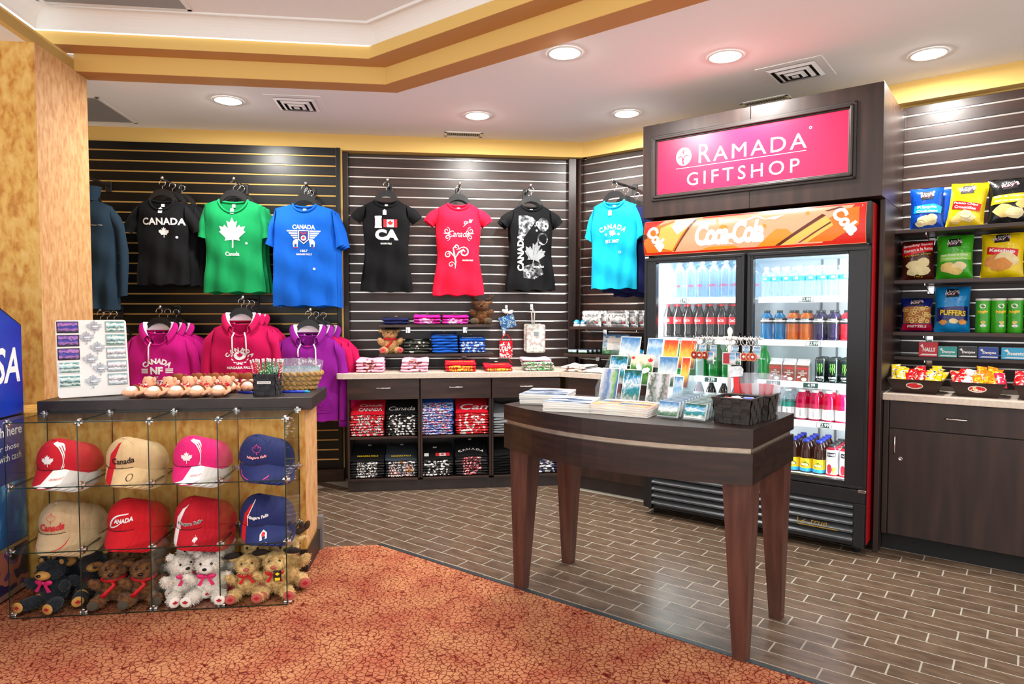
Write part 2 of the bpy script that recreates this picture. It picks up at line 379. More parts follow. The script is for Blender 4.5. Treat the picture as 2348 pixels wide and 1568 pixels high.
ramp3('leg_wood', ['#3A2019','#57342A','#6C4638'], [.25,.55,.8], scale=(30,30,3), detail=5, rough=.4, nscale=1.0)
mat('slat_black', '#060708', .32, var=.15, scale=30, spec=.4)
mat('groove_black', '#050505', .6)
mat('gold_groove', '#C9A05A', .35, .4)
mat('alu', '#D9D6D2', .25, .85)
mat('chrome', '#E0E0E0', .12, 1.0)
mat('brass', '#C7A24B', .3, .9)
mat('brushed', '#B9AA98', .38, .8, var=.15, scale=3, stretch=(1,30,30))
mat('laminate', '#D8CBBE', .45, col2='#C9BAAA', scale=60)
mat('dark_cap', '#241C1A', .42, col2='#332926', scale=8)
mat('black_plastic', '#101012', .4)
mat('black_matte', '#0A0A0B', .7)
mat('grey_metal', '#8A8C8E', .4, .5)
mat('white_plastic', '#EDEDEA', .4)
mat('white_paper', '#F2F0EC', .7)
mat('grout', '#A5A094', .9, var=.1, scale=50)
ramp3('tile', ['#4C3B2E','#604E3E','#6F5C4A','#665850'], [.2,.45,.62,.85], scale=(9,26,1), detail=7, rough=.29, bump=.04, oinfo=20, nscale=1.3, spec=.65)
# ================================================================ THE SETTING
ZC = 2.822
# carpet material: orange ground with a fine dark red crackle
m = bpy.data.materials.new('carpet'); m.use_nodes = True; nt = m.node_tree; b = nt.nodes['Principled BSDF']; b.inputs['Roughness'].default_value = .95; b.inputs['Specular IOR Level'].default_value = .1
tc = nt.nodes.new('ShaderNodeTexCoord'); nz = nt.nodes.new('ShaderNodeTexNoise'); nz.inputs['Scale'].default_value = 40; nz.inputs['Detail'].default_value = 3
mx = nt.nodes.new('ShaderNodeVectorMath'); mx.operation = 'MULTIPLY_ADD'; nt.links.new(nz.outputs['Color'], mx.inputs[0]); mx.inputs[1].default_value = (.016,.016,0); nt.links.new(tc.outputs['Object'], mx.inputs[2]); nt.links.new(tc.outputs['Object'], nz.inputs['Vector'])
vo = nt.nodes.new('ShaderNodeTexVoronoi'); vo.feature = 'DISTANCE_TO_EDGE'; vo.inputs['Scale'].default_value = 46; nt.links.new(mx.outputs[0], vo.inputs['Vector'])
cr = nt.nodes.new('ShaderNodeValToRGB'); e = cr.color_ramp.elements; e[0].position = .012; e[0].color = (*hexc('#8A3444'),1); e[1].position = .11; e[1].color = (*hexc('#FFFFFF'),1)
nt.links.new(vo.outputs['Distance'], cr.inputs[0])
n2 = nt.nodes.new('ShaderNodeTexNoise'); n2.inputs['Scale'].default_value = 5; n2.inputs['Detail'].default_value = 8; nt.links.new(tc.outputs['Object'], n2.inputs['Vector'])
c2 = nt.nodes.new('ShaderNodeValToRGB'); e = c2.color_ramp.elements; e[0].position = .3; e[0].color = (*hexc('#A65A44'),1); e[1].position = .7; e[1].color = (*hexc('#C08860'),1); nt.links.new(n2.outputs['Fac'], c2.inputs[0])
mm = nt.nodes.new('ShaderNodeMix'); mm.data_type = 'RGBA'; mm.blend_type = 'MULTIPLY'; mm.inputs[0].default_value = 1; nt.links.new(c2.outputs[0], mm.inputs[6]); nt.links.new(cr.outputs[0], mm.inputs[7]); nt.links.new(mm.outputs[2], b.inputs['Base Color'])
bp = nt.nodes.new('ShaderNodeBump'); bp.inputs['Strength'].default_value = .4; bp.inputs['Distance'].default_value = .006; nt.links.new(vo.outputs['Distance'], bp.inputs['Height']); nt.links.new(bp.outputs[0], b.inputs['Normal'])
_m['carpet'] = m
mat('floor_trim', '#3F474B', .4, .4)
# floor slab + tiles
floor = struct('floor', MB().box(-5, 4.5, -6, 6.6, -.08, -.0008), 'grout', label='grey grouted floor slab under brown wood-look tiles')
PU, PN = .304, .0965
cells = []
for k in range(-12, 24):
    nc = 4.305 - PN*k; u0 = (-.42 - .0993*k) % PU
    for j in range(-15, 6):
        ua = u0 + j*PU; uc = ua + PU/2
        p = W(AR, uc, nc); nb = conv(AR, uc, nc, AB); 
        if nc > 4.40 and uc > -2.75: continue
        if nb[1] > 5.20 and nb[0] > -.7 or nb[1] > 5.58: continue
        if nc < 2.53 and nb[1] < 3.9: continue
        if p.x < -2.3 or uc > 1.25 or (nb[0] < -.62 and nb[1] < 3.95): continue
        cells.append((p.length, uc, nc))
cells.sort()
tmb = MB(); g = .0026; tmb.add([(-PU/2+g,-PN/2+g,-.01),(PU/2-g,-PN/2+g,-.01),(PU/2-g,PN/2-g,-.01),(-PU/2+g,PN/2-g,-.01)] + [(sx*(PU/2-g-.001), sy*(PN/2-g-.001), 0) for sx, sy in ((-1,-1),(1,-1),(1,1),(-1,1))], [(4,5,6,7),(0,1,5,4),(1,2,6,5),(2,3,7,6),(3,0,4,7)])
tme = tmb.mesh('tile', 'tile')
for d, uc, nc in cells[:300]:
    o = bpy.data.objects.new('tile', tme); COL.objects.link(o); o.parent = floor; o.location = W(AR, uc, nc, 0); o.rotation_euler = (0,0,AR)
rest = MB()
for d, uc, nc in cells[300:]:
    rest._j(tmb.copy(Matrix.Translation(W(AR, uc, nc)) @ Matrix.Rotation(AR, 4, 'Z')))
if rest.v: part('tile_field', floor, rest, 'tile', kind='stuff')
# carpet
c0 = W(AB, *conv(AR, -2.981, 2.572, AB)); cR = W(AR, 2.985, 2.572); cl = W(AB, -4.6, conv(AR, -2.981, 2.572, AB)[1])
cp = [(cl.x, cl.y), (-5, .2), (cR.x, .2), (cR.x, cR.y), (c0.x, c0.y)]
mat('bounce_pale', '#DCD4C8', .3, col2='#C8BEB0', scale=3)
struct('floor_bounce', MB().box(-5, 4.5, -6, .2, -.002, .005), 'bounce_pale', label='unseen cream floor added in front of the carpet to bounce light')  # unseen pale floor, added to bounce neutral light up to the ceiling
struct('floor_carpet', MB().prismz(cp, -.002, .006), 'carpet', label='orange carpet with dark red crackle pattern')
struct('trim_1', MB().prismz([(-2.995,2.566),(3.2,2.566),(3.2,2.59),(-2.98,2.59)], -.002, .0085), 'floor_trim', AR, 'dark metal edge strip between carpet and tile')
# ---- walls
struct('wall_back', MB().box(-4, -.69, 5.566, 5.75, 0, ZC).box(-.69, 1.35, 5.566, 5.75, 2.695, ZC).box(-.69, 1.35, 5.672, 5.75, 0, 2.695), 'yellow_paint', AB, 'yellow painted back wall above the slatwall')
struct('wall_right', MB().box(-3.03, 2.6, 4.862, 5.06, 2.695, ZC).box(-3.1, 2.6, 4.95, 5.06, 0, 2.695), 'yellow_paint', AR, 'yellow painted side wall behind the drinks cooler')
PITCH = .0795
def slatwall(F, u0, u1, n, z0, ztop, zbot, name, label, smat, imat, end=0.0):
    base = struct(name, MB().box(u0, u1, n+.012, n+.019, zbot, ztop), 'groove_black', F, label)
    me = MB().rbox(u0, u1, 0, .012, -(PITCH/2-.0062), PITCH/2-.0062, .0015).mesh('slat', smat)
    mi = MB().box(u0+end, u1-end, .005, .0119, -.0058, .0058).add([(u0+end,.003,-.0055),(u1-end,.003,-.0055),(u1-end,.0045,-.0025),(u0+end,.0045,-.0025)], [(0,1,2,3)]).mesh('insert', imat)
    def lo(nm, me, z):
        o = bpy.data.objects.new(nm, me); COL.objects.link(o); o.parent = base; o.location = (0, n, z); return o
    # top board
    tb = MB().rbox(u0, u1, 0, .012, z0+.0062, ztop, .0015).mesh('slat', smat); lo('slat', tb, 0)
    k = 0
    while z0 - k*PITCH - PITCH/2 > zbot:
        lo('insert', mi, z0-k*PITCH); lo('slat', me, z0-k*PITCH-PITCH/2); k += 1
    return base
slatwall(AB, -3.3, -.70, 5.547, 2.640, 2.708, .09, 'wall_back_slatwall_1', 'black slatwall panel with gold grooves behind the hoodies', 'slat_black', 'gold_groove', .02)
slatwall(AB, -.645, 1.22, 5.653, 2.660, 2.69, .85, 'wall_back_slatwall_2', 'dark walnut slatwall panel with silver grooves on the back wall', 'walnut', 'alu')
slatwall(AR, -3.06, -2.06, 4.931, 2.648, 2.69, .85, 'wall_right_slatwall_1', 'short dark walnut slatwall panel left of the drinks cooler', 'walnut', 'alu')
slatwall(AR, -.655, 2.2, 4.931, 2.625, 2.68, .85, 'wall_right_slatwall_2', 'dark walnut slatwall panel behind the chip bags', 'walnut', 'alu')
struct('trim_2', MB().rbox(-.735, -.70, 5.535, 5.566, .09, 2.708), 'slat_black', AB, 'black edge post of the left slatwall')
struct('trim_3', MB().rbox(-.69, -.645, 5.60, 5.672, .0, 2.69), 'walnut_v', AB, 'walnut edge post of the middle slatwall')
q = conv(AB, 1.235, 5.64, AR)
struct('trim_4', MB().rbox(1.195, 1.262, 5.60, 5.668, .916, 2.694), 'walnut_v', AB, 'walnut corner post on back wall')
struct('trim_5', MB().rbox(-3.10, -3.045, 4.885, 4.945, .916, 2.694), 'walnut_v', AR, 'walnut corner post beside short slatwall')
struct('trim_6', MB().rbox(-.67, -.645, 4.90, 4.95, .85, 2.66), 'walnut_v', AR, 'walnut edge post of the right slatwall')
struct('baseboard_back', MB().box(-3.3, -.69, 5.50, 5.566, 0, .10), 'walnut', AB, 'dark baseboard under the left slatwall')
# pillar with wallpaper
pil = struct('wall_left', MB().box(-4.2, -2.093, 3.914, 4.465, 0, ZC), 'wallpaper', AB, 'golden wallpapered pillar at the left')
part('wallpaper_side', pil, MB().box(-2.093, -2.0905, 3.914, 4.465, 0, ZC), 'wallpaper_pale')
# ---- ceiling
def wp(F, u, n): p = W(F, u, n); return (p.x, p.y)
e1 = wp(AR, 3.4, 2.893); e2 = wp(AR, 3.4, 5.3)
struct('ceiling', MB().prismz([wp(AB,-4.4,4.342), wp(AB,-.259,4.342), e1, e2, wp(AR,-3.0,5.3), wp(AB,1.0,5.9), wp(AB,-4.4,5.9)], ZC, ZC+.1)
       .prismz([wp(AB,-5,-3.2), wp(AB,-2.10,-3.2), wp(AB,-2.10,4.342), wp(AB,-5,4.342)], ZC, ZC+.06), 'ceiling_white', label='off-white shop ceiling')
def bandBR(u0, ub, nb, z0, z1, nr, t=.03, ur=3.3):
    """vertical fascia: along B from u0 to the corner (ub,nb), then along R"""
    a = wp(AB,u0,nb); c = wp(AB,ub,nb); d = wp(AR,ur,nr); a2 = wp(AB,u0,nb+t); c2 = (c[0]+.4*t, c[1]+t); dd = wp(AR,ur,nr+t)
    return MB().prismz([a, c, d, dd, c2, a2], z0, z1)
Z1, Z2 = 2.928, 3.0
struct('trim_7', bandBR(-2.10, -.262, 4.337, ZC-.0005, Z1, 2.880).box(0,0,0,0,0,0), 'yellow_paint', label='lower yellow ceiling fascia')
struct('trim_8', bandBR(-2.25, -.355, 4.205, Z1, Z2, 2.76, .03), 'yellow_paint', label='upper yellow ceiling fascia')
def flatBR(u0, ub1, nb1, nr1, u02, ub2, nb2, nr2, z, t=.004):
    return MB().prismz([wp(AB,u0,nb1), wp(AB,ub1,nb1), wp(AR,3.3,nr1), wp(AR,3.3,nr2), wp(AB,ub2,nb2), wp(AB,u02,nb2)], z-t, z)
struct('trim_9', flatBR(-2.09, -.262, 4.3375, 2.8805, -2.09, -.195, 4.482, 3.06, ZC+.001, .004), 'tan_paint', label='tan border strip of the shop ceiling')
struct('trim_10', flatBR(-2.25, -.355, 4.206, 2.761, -2.25, -.259, 4.345, 2.89, Z1+.003, .004), 'tan_paint', label='tan underside of the upper fascia')
struct('trim_11', MB().box(-2.13, -2.10, -3.2, 4.342, ZC-.001, 2.895), 'yellow_paint', AB, 'yellow fascia along the left ceiling')
# cove and tray ceiling
ZT = 3.10
cv = MB(); N = 8
prof = []
for i in range(N+1):
    a = PI/2*i/N; prof.append((.02 + .10*(1-math.cos(a)), Z2 + (ZT-Z2)*math.sin(a)))      # offset toward room, height
ring = []
for o, z in prof:
    ub = -.355 - .0*o; nb = 4.205 - o; nr = 2.76 - o
    # intersection of the two offset lines
    A = W(AB, 0, nb); dB_ = W(AB,1,0); Bp = W(AR, 0, nr); dR_ = W(AR,1,0)
    den = dB_.x*dR_.y - dB_.y*dR_.x; t = ((Bp.x-A.x)*dR_.y - (Bp.y-A.y)*dR_.x)/den; C = A + dB_*t
    Lf = W(AB, -2.25+o*1.2, nb); Ln = W(AB, -2.25+o*1.2, -3.2); Rr = W(AR, 3.3, nr)
    ring.append([(Ln.x,Ln.y,z),(Lf.x,Lf.y,z),(C.x,C.y,z),(Rr.x,Rr.y,z)])
vs = [p for r_ in ring for p in r_]; fs = [(4*i+j, 4*i+j+1, 4*i+j+5, 4*i+j+4) for i in range(N) for j in range(3)]
cv.add(vs, fs, 0, False); struct('ceiling_cove', cv, 'cove_white', label='white cove around the raised ceiling tray')
top = ring[-1]
struct('trim_12', MB().tube([Vector(p)-Vector((0,0,.004)) for p in top], .011, 6), 'cove_white', label='thin white moulding line of the ceiling tray')
struct('ceiling_tray', MB().prismz([(p[0],p[1]) for p in top] + [(4.4,-3.2)], ZT, ZT+.05), 'ceiling_white', label='raised white tray ceiling over the lobby')
# ---- recessed lamps
emis('lamp_glow', '#FFF6E6', 80.0)
def downlight(x, y, z, watts, label, r=.078, vis=True):
    t = thing('recessed_downlight', label, 'ceiling light', A0, x, y, z, group='recessed ceiling downlights')
    part('trim_ring', t, MB().lathe([(r+.022,-.001),(r+.02,-.007),(r,-.006),(r-.004,-.0005)], 28, caps=False), 'white_plastic')
    part('lens', t, MB().lathe([(0.001,-.022),(r*.5,-.0195),(r*.85,-.011),(r,-.003)], 28, caps=False), 'lamp_glow')
    l = bpy.data.lights.new('downlight_lamp', 'AREA'); l.shape = 'DISK'; l.size = 2*r; l.energy = watts; l.color = (1,.97,.93)
    lo = bpy.data.objects.new('lamp', l); COL.objects.link(lo); lo.parent = t; lo.location = (0,0,-.026)
    return t
for x, y, lb in ((-1.936,4.584,'round recessed ceiling light above the black T-shirt on the left'), (-.253,4.93,'round recessed ceiling light above the black T-shirt with the flag'),
                 (.833,4.878,'round recessed ceiling light just left of the red sign box'), (.295,3.763,'round recessed ceiling light touching the tan ceiling border'),
                 (1.207,3.813,'round recessed ceiling light in front of the red sign'), (2.335,3.776,'round recessed ceiling light at the far right above the chip shelves')):
    downlight(x, y, ZC, DOWN_W, lb)
for (x, y), lb in zip(((-1.3,1.6),(.6,1.4),(-1.3,-.6),(.9,-.8),(2.1,.6)), ('front left','front middle','rear left','rear middle','front right')):  # unseen fill lamps added behind the camera to brighten the shop
    downlight(x, y, ZT, FILL_W, 'unseen fill lamp added in the tray ceiling, ' + lb, .09)
# ---- vents
mat('louvre_paint', '#9A9A9A', .6)
def diffuser(F, u, n, s, label):
    t = thing('ceiling_diffuser', label, 'vent', F, u, n, ZC, group='square ceiling air diffusers')
    part('face_plate', t, MB().box(-s,s,-s,s,-.003,0), 'ceiling_white'); part('recess', t, MB().box(-s*.72,s*.72,-s*.72,s*.72,-.0045,-.003), 'black_matte')
    for i, k in enumerate((.74,.52,.31)):
        o = s*k; w_ = s*.115; z0 = -.006-.007*i; z1 = z0-.010; f = MB()
        for a in range(4):
            f._j(MB().add([(-o,-o,z0),(o,-o,z0),(o-w_,-o+w_,z1),(-o+w_,-o+w_,z1)], [(3,2,1,0)]).copy(Matrix.Rotation(a*PI/2, 4, 'Z')))
        part('vane', t, f, 'ceiling_white')
    part('centre_plate', t, MB().rbox(-s*.1,s*.1,-s*.1,s*.1,-.032,-.028,.001), 'ceiling_white')
diffuser(AB, -.895, 4.81, .185, 'square stepped ceiling air diffuser above the green T-shirt')
diffuser(AR, -1.135, 4.25, .185, 'square stepped ceiling air diffuser above the red sign box')
def grille(F, u, n, hw, hn, cnt, label, z=ZC, along=True, nm='linear_vent'):
    t = thing(nm, label, 'vent', F, u, n, z)
    part('frame', t, MB().box(-hw,hw,-hn,-hn+.022,-.006,0).box(-hw,hw,hn-.022,hn,-.006,0).box(-hw,-hw+.022,-hn,hn,-.006,0).box(hw-.022,hw,-hn,hn,-.006,0), 'white_plastic')
    part('backing', t, MB().box(-hw+.02,hw-.02,-hn+.02,hn-.02,-.001,0), 'black_matte')
    s = MB().box(-.0045,.0045,-hn+.02,hn-.02,-.005,-.0008) if along else MB().box(-hw+.02,hw-.02,-.0062,.0062,-.005,-.0008)
    me = s.mesh('louvre', 'louvre_paint')
    for i in range(cnt):
        k = (i+.5)/cnt*2-1; o = part('louvre', t, me, None); o.location = (k*(hw-.022),0,0) if along else (0,k*(hn-.022),0)
grille(AB, .29, 5.435, .155, .066, 15, 'narrow slotted ceiling vent near the back corner')
grille(AR, -1.445, 4.685, .16, .055, 15, 'narrow slotted ceiling vent above the red sign')
grille(AB, -2.40, 5.13, .21, .31, 30, 'large louvred return grille beside the left pillar', along=False, nm='return_grille')
grille(AB, -1.75, 3.965, .42, .10, 11, 'long slotted vent in the raised tray ceiling', z=ZT, along=False)

# ================================================================ FURNITURE
def pull(mb, u, n, z, w=.11, vert=False):
    h = w/2; P = [(-h,0,0),(-h,-.022,0),(-h+.012,-.027,0),(h-.012,-.027,0),(h,-.022,0),(h,0,0)]
    P = [(u + (0 if vert else p[0]), n + p[1], z + (p[0] if vert else 0)) for p in P]
    return mb.tube(P, .0045, 6)
# ---- hutch: three open base units and one angled unit
HT = .877
for i, u0 in enumerate((-.617, -.066, .485)):
    u1 = u0 + .551
    t = thing('base_cabinet', ('dark walnut open base cabinet under the pink shirts, leftmost of three', 'dark walnut open base cabinet holding blue and red folded T-shirts, middle of three', 'dark walnut open base cabinet behind the table, rightmost of three')[i], 'cabinet', AB, u0, 5.13, 0, group='open walnut base cabinets')
    w_ = .551
    part('side_panel', t, MB().rbox(0.0005,.018,.006,.40,.1,HT-.001), 'walnut_v'); part('side_panel', t, MB().rbox(w_-.018,w_-.0005,.006,.40,.1,HT-.001), 'walnut_v')
    part('back_panel', t, MB().box(.018,w_-.018,.39,.40,.1,HT-.001), 'walnut_v')
    part('shelf', t, MB().rbox(.018,w_-.018,.012,.39,.405,.425), 'walnut'); part('bottom_panel', t, MB().rbox(.018,w_-.018,.006,.39,.08,.102), 'walnut')
    part('toe_kick', t, MB().box(0.0005,w_-.0005,.03,.05,0,.08), 'dark_cap')
    dr = part('drawer', t, MB().rbox(.004,w_-.004,-.014,.006,.715,HT-.006,.002), 'walnut'); part('handle', dr, pull(MB(), w_/2, -.014, .805), 'chrome')
# angled unit along R: front nR 4.36, from u=-2.88 to -2.075
t = thing('base_cabinet', 'dark walnut corner base cabinet with drawer left of the drinks cooler', 'cabinet', AR, -2.885, 4.365, 0)
part('body', t, MB().rbox(.02,.79,.012,.56,.1,HT-.001), 'walnut_v'); part('toe_kick', t, MB().box(.02,.79,.05,.07,0,.1), 'dark_cap')
dr = part('drawer', t, MB().rbox(.06,.785,-.006,.012,.715,HT-.006,.002), 'walnut'); part('handle', dr, pull(MB(), .42, -.006, .805), 'chrome')
part('door', t, MB().rbox(.06,.785,-.006,.012,.11,.71,.002), 'walnut_v')
# worktop: one continuous slab with rounded left end
p = [(-.69,5.13),(-.675,5.10),(-.64,5.09)]
cnr = conv(AR, -2.90, 4.325, AB); e1 = conv(AR, -2.08, 4.325, AB); e2 = conv(AR, -2.08, 4.929, AB); c2 = conv(AR, -3.03, 4.93, AB)
# corner between front edges
poly_ = [wp(AB,*q) for q in p] + [wp(AB,1.02,5.09), wp(AB,*cnr), wp(AB,*e1), wp(AB,*e2), wp(AB,*c2), wp(AB,1.2,5.65), wp(AB,-.64,5.65), wp(AB,-.69,5.55)]
solo('worktop', 'cream laminate worktop running along the back wall under the shelves', 'worktop', MB().prismz(poly_, HT, .915), 'laminate', A0)
# ---- right cabinet
t = thing('base_cabinet', 'dark walnut base cabinet with door and lock under the candy trays', 'cabinet', AR, -.638, 4.31, 0)
part('body', t, MB().rbox(.0,1.75,.012,.6,.1,HT-.001), 'walnut_v'); part('toe_kick', t, MB().box(0,1.75,.05,.06,0,.1), 'black_matte')
part('filler', t, MB().rbox(0,.03,-.004,.012,.1,HT-.002), 'walnut_v')
dr = part('drawer', t, MB().rbox(.034,.86,-.008,.012,.717,HT-.004,.002), 'walnut_v'); part('handle', dr, pull(MB(), .35, -.008, .795, .10), 'chrome')
dr = part('drawer', t, MB().rbox(.866,1.74,-.008,.012,.717,HT-.004,.002), 'walnut_v'); part('handle', dr, pull(MB(), 1.3, -.008, .795, .10), 'chrome')
dr = part('door', t, MB().rbox(.034,.86,-.008,.012,.105,.712,.002), 'walnut_v'); part('handle', dr, pull(MB(), .065, -.008, .625, .10, True), 'chrome')
lk = MB().lathe([(.011,0),(.011,.004),(.008,.005),(.007,.003),(.002,.003)], 16).copy(Matrix.Translation((.092,-.008,.545)) @ Matrix.Rotation(PI/2,4,'X')); part('lock', dr, lk, 'chrome')
dr = part('door', t, MB().rbox(.866,1.74,-.008,.012,.105,.712,.002), 'walnut_v'); part('handle', dr, pull(MB(), .9, -.008, .625, .10, True), 'chrome')
solo('worktop', 'cream laminate worktop under the candy trays at the right', 'worktop', MB().rbox(-.638,1.1,4.268,4.93,HT,.915,.004), 'laminate', AR)
# ---- wall shelves
def wshelf(F, u0, u1, n0, n1, z, label, group, bk):
    t = thing('wall_shelf', label, 'shelf', F, u0, n0, z, group=group)
    part('board', t, MB().rbox(0,u1-u0,0,n1-n0,-.022,0,.002), 'walnut')
    for bu in bk:
        part('bracket', t, MB().prismx([(.02,-.022),(n1-n0,-.022),(n1-n0,-.075),(n1-n0-.03,-.075),(.02,-.034)], bu-.002, bu+.002).rbox(bu-.02,bu+.02,n1-n0-.012,n1-n0,-.078,-.022), 'chrome')
g = 'walnut shelves on the slatwall'
wshelf(AB, -.39, .525, 5.33, 5.647, 1.283, 'walnut wall shelf holding pink shirts and the moose', g, (.22, .70)); wshelf(AB, -.39, .525, 5.33, 5.647, 1.050, 'walnut wall shelf holding blue shirts and the tan bear', g, (.24,.69))
wshelf(AR, -2.97, -2.09, 4.60, 4.925, 1.265, 'walnut wall shelf holding silver gift bags', g, (.15,.6)); wshelf(AR, -3.03, -2.09, 4.60, 4.925, 1.042, 'walnut wall shelf holding the small photo frame', g, (.14,.7))
for z, lb in ((1.868,'top walnut shelf with blue, yellow and black chip bags'),(1.568,'walnut shelf with bacon, green and ketchup chip bags'),(1.258,'walnut shelf with pretzels and chip tubes'),(1.108,'lowest walnut shelf with gum boxes')):
    wshelf(AR, -.64, 1.3, 4.58 if z > 1.2 else 4.66, 4.925, z, lb, g, (.16, 1.1))
# ---- sign surround over the cooler
t = thing('sign_cabinet', 'tall dark walnut surround around the drinks cooler with red shop sign', 'sign cabinet', AR, -2.075, 4.12, 0)
w_ = 1.435
part('header', t, MB().rbox(0,w_/2-.0006,0,.74,2.012,2.628,.002).rbox(w_/2+.0006,w_,0,.74,2.012,2.628,.002), 'walnut_v')
part('side_panel', t, MB().rbox(-.0,.022,.12,.79,0,2.012), 'walnut_v'); part('side_panel', t, MB().rbox(w_-.028,w_,.12,.79,0,2.012), 'walnut_v')
# sign position measured on the header front
SU0, SU1, SZ0, SZ1 = .068, 1.305, 2.118, 2.548
fr = MB()
for k, (o, d, hh) in enumerate(((0,.012,.018),(.016,.024,.016),(.030,.010,.012))):
    a0, a1, b0, b1 = SU0+o, SU1-o, SZ0+o, SZ1-o
    fr.rbox(a0,a1,-d,0,b0,b0+hh,.004).rbox(a0,a1,-d,0,b1-hh,b1,.004).rbox(a0,a0+hh,-d,0,b0,b1,.004).rbox(a1-hh,a1,-d,0,b0,b1,.004)
part('sign_frame', t, fr, 'dark_cap')
mat('sign_red', '#E21A4C', .3)
mat('sign_white', '#FFF4F4', .4)
sp = part('sign_panel', t, MB().box(SU0+.04,SU1-.04,-.006,-.001,SZ0+.04,SZ1-.04), 'sign_red')
sf = lambda x, z: (x, -.0068, z)
lt = MB(); cx = (SU0+SU1)/2 - .005; zt = 2.385
text(lt, 'R', cx-.248, zt+.003, .078, sf, height=.118); text(lt, 'AMADA', cx+.085, zt-.012, .555, sf, height=.088, spacing=1.22)
ring2d(lt, .008, .008, .003, cx+.382, zt+.055, sf)
poly(lt, [(cx-.44,2.310),(cx+.36,2.312),(cx+.36,2.3145),(cx-.44,2.3125)], sf)
text(lt, 'GIFTSHOP', cx-.02, 2.235, .69, sf, height=.082, spacing=1.35)
poly(lt, pos(disc(28), cx-.388, zt+.0, .052, .058), sf)
part('lettering', sp, lt, 'sign_white')
lg = MB(); sg = lambda x, z: (x, -.0072, z)
stroke(lg, [(cx-.43,zt-.005),(cx-.41,zt+.004),(cx-.398,zt-.005),(cx-.39,zt-.05)], [.006,.008,.008,.012], sg)
stroke(lg, [(cx-.392,zt-.03),(cx-.386,zt-.005),(cx-.37,zt+.008),(cx-.355,zt+.0),(cx-.365,zt-.012)], [.006,.008,.009,.008,.003], sg)
stroke(lg, [(cx-.388,zt+.012),(cx-.393,zt+.03),(cx-.38,zt+.05)], [.003,.013,.002], sg)
part('emblem', sp, lg, 'sign_red')
# ---- display table with bowed front
t = thing('display_table', 'dark wood display table with bowed front and metal inlay', 'table', AR, -1.415, 2.54, 0)
def bowpoly(w, d, bow, o=0, N=16):
    P = [(-w/2+o + (w-2*o)*i/N, o - bow*(1-(2*i/N-1)**2)) for i in range(N+1)]
    return P + [(w/2-o, d-o), (-w/2+o, d-o)]
part('table_top', t, MB().prismz(bowpoly(1.21,.56,.134), .850, .922), 'table_wood')
part('metal_inlay', t, MB().prismz(bowpoly(1.21,.56,.134,.012), .829, .850), 'brushed')
part('apron', t, MB().prismz(bowpoly(1.21,.56,.134), .709, .829), 'table_wood')
def leg(x, y, sx, sy):
    a, b = .112, .052   # size at top and foot; outer faces stay on the table edge
    mb = MB()
    X = lambda s, k: x + (s*a if k else s*b)*0
    def sq(s, off): return [(x, y), (x + sx*s, y), (x + sx*s, y + sy*s), (x, y + sy*s)]
    P0 = [(x+sx*(.014), y+sy*.012)]; 
    q1 = sq(a,0); q0 = [(px + sx*.016, py + sy*.014) for px, py in sq(b,0)]
    v = [(*p, 0.0) for p in q0] + [(*p, .709) for p in q1]
    f = [(0,1,2,3),(4,5,6,7),(0,1,5,4),(1,2,6,5),(2,3,7,6),(3,0,4,7)]
    bm = bmesh.new(); bv = [bm.verts.new(p) for p in v]
    for q in f: bm.faces.new([bv[i] for i in q])
    bmesh.ops.recalc_face_normals(bm, faces=bm.faces[:])
    return mb.bm(bm)
for x, y, sx, sy in ((-.585,.02,1,1),(.60,.0,-1,1),(-.585,.53,1,-1),(.60,.55,-1,-1)):
    part('leg', t, leg(x, y, sx, sy), 'leg_wood')
# ---- left service counter
t = thing('service_counter', 'wallpapered service counter with dark slab top behind the glass cubes', 'counter', AB, -1.9, 3.49, 0)
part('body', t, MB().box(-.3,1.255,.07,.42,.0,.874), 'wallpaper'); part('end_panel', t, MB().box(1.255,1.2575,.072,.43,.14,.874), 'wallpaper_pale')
part('top_slab', t, MB().rbox(0,1.305,0,.5,.8745,.938,.003), 'dark_cap')
sk = MB(); P = [(-.4,.07),(1.262,.07),(1.262,.43)]
sk.prismz([(.9,.063),(1.262,.063),(1.275,.43),(1.262,.43),(1.262,.075),(.9,.075)], 0, .125)
part('baseboard', t, sk, 'dark_cap'); part('base_block', t, MB().rbox(1.245,1.29,.40,.44,.0,.20,.003), 'grey_metal')
# ---- glass cubes
clear('glass', '#FBFEFD', .9); mat('glass_edge', '#0C2A22', .15, spec=.6)
t = thing('glass_cube_display', 'glass cube display of four columns and three rows on the carpet', 'display case', AB, -1.85, 3.15, .008)
CW, CH, CD = .2975, .2915, .33
def pane(x0,x1,y0,y1,z0,z1,ax):
    mb = MB().box(x0,x1,y0,y1,z0,z1)
    n_ = {0:(3,5),1:(2,4),2:(0,1)}[ax]
    for i in range(6): mb.m[-6+i] = 0 if i in n_ else 1
    return mb
T = .0025
for j in range(4):
    for i in range(4):
        part('glass_pane', t, pane(i*CW+T, (i+1)*CW-T, 0, CD, j*CH-T+.0025, j*CH+T+.0025, 2), ['glass','glass_edge'])
for i in range(5):
    for j in range(3):
        part('glass_pane', t, pane(i*CW-T, i*CW+T, 0, CD, j*CH+2*T+.0005, (j+1)*CH-T+.002, 0), ['glass','glass_edge'])
cl = MB().rbox(-.018,.018,-.012,.012,-.007,.007,.004).rbox(-.007,.007,-.012,.012,-.018,.018,.004)
cl.lathe([(.006,.0),(.006,.008),(.003,.009)], 10, c=(.012,0)).lathe([(.006,.0),(.006,.008),(.003,.009)], 10, c=(-.012,0))
cme = cl.mesh('connector', 'chrome')
for j in range(4):
    for i in range(5):
        for y in (.022, CD-.02):
            o = part('connector', t, cme, None); o.location = (i*CW, y, j*CH + (.008 if j == 0 else (-.004 if j == 3 else .002)))
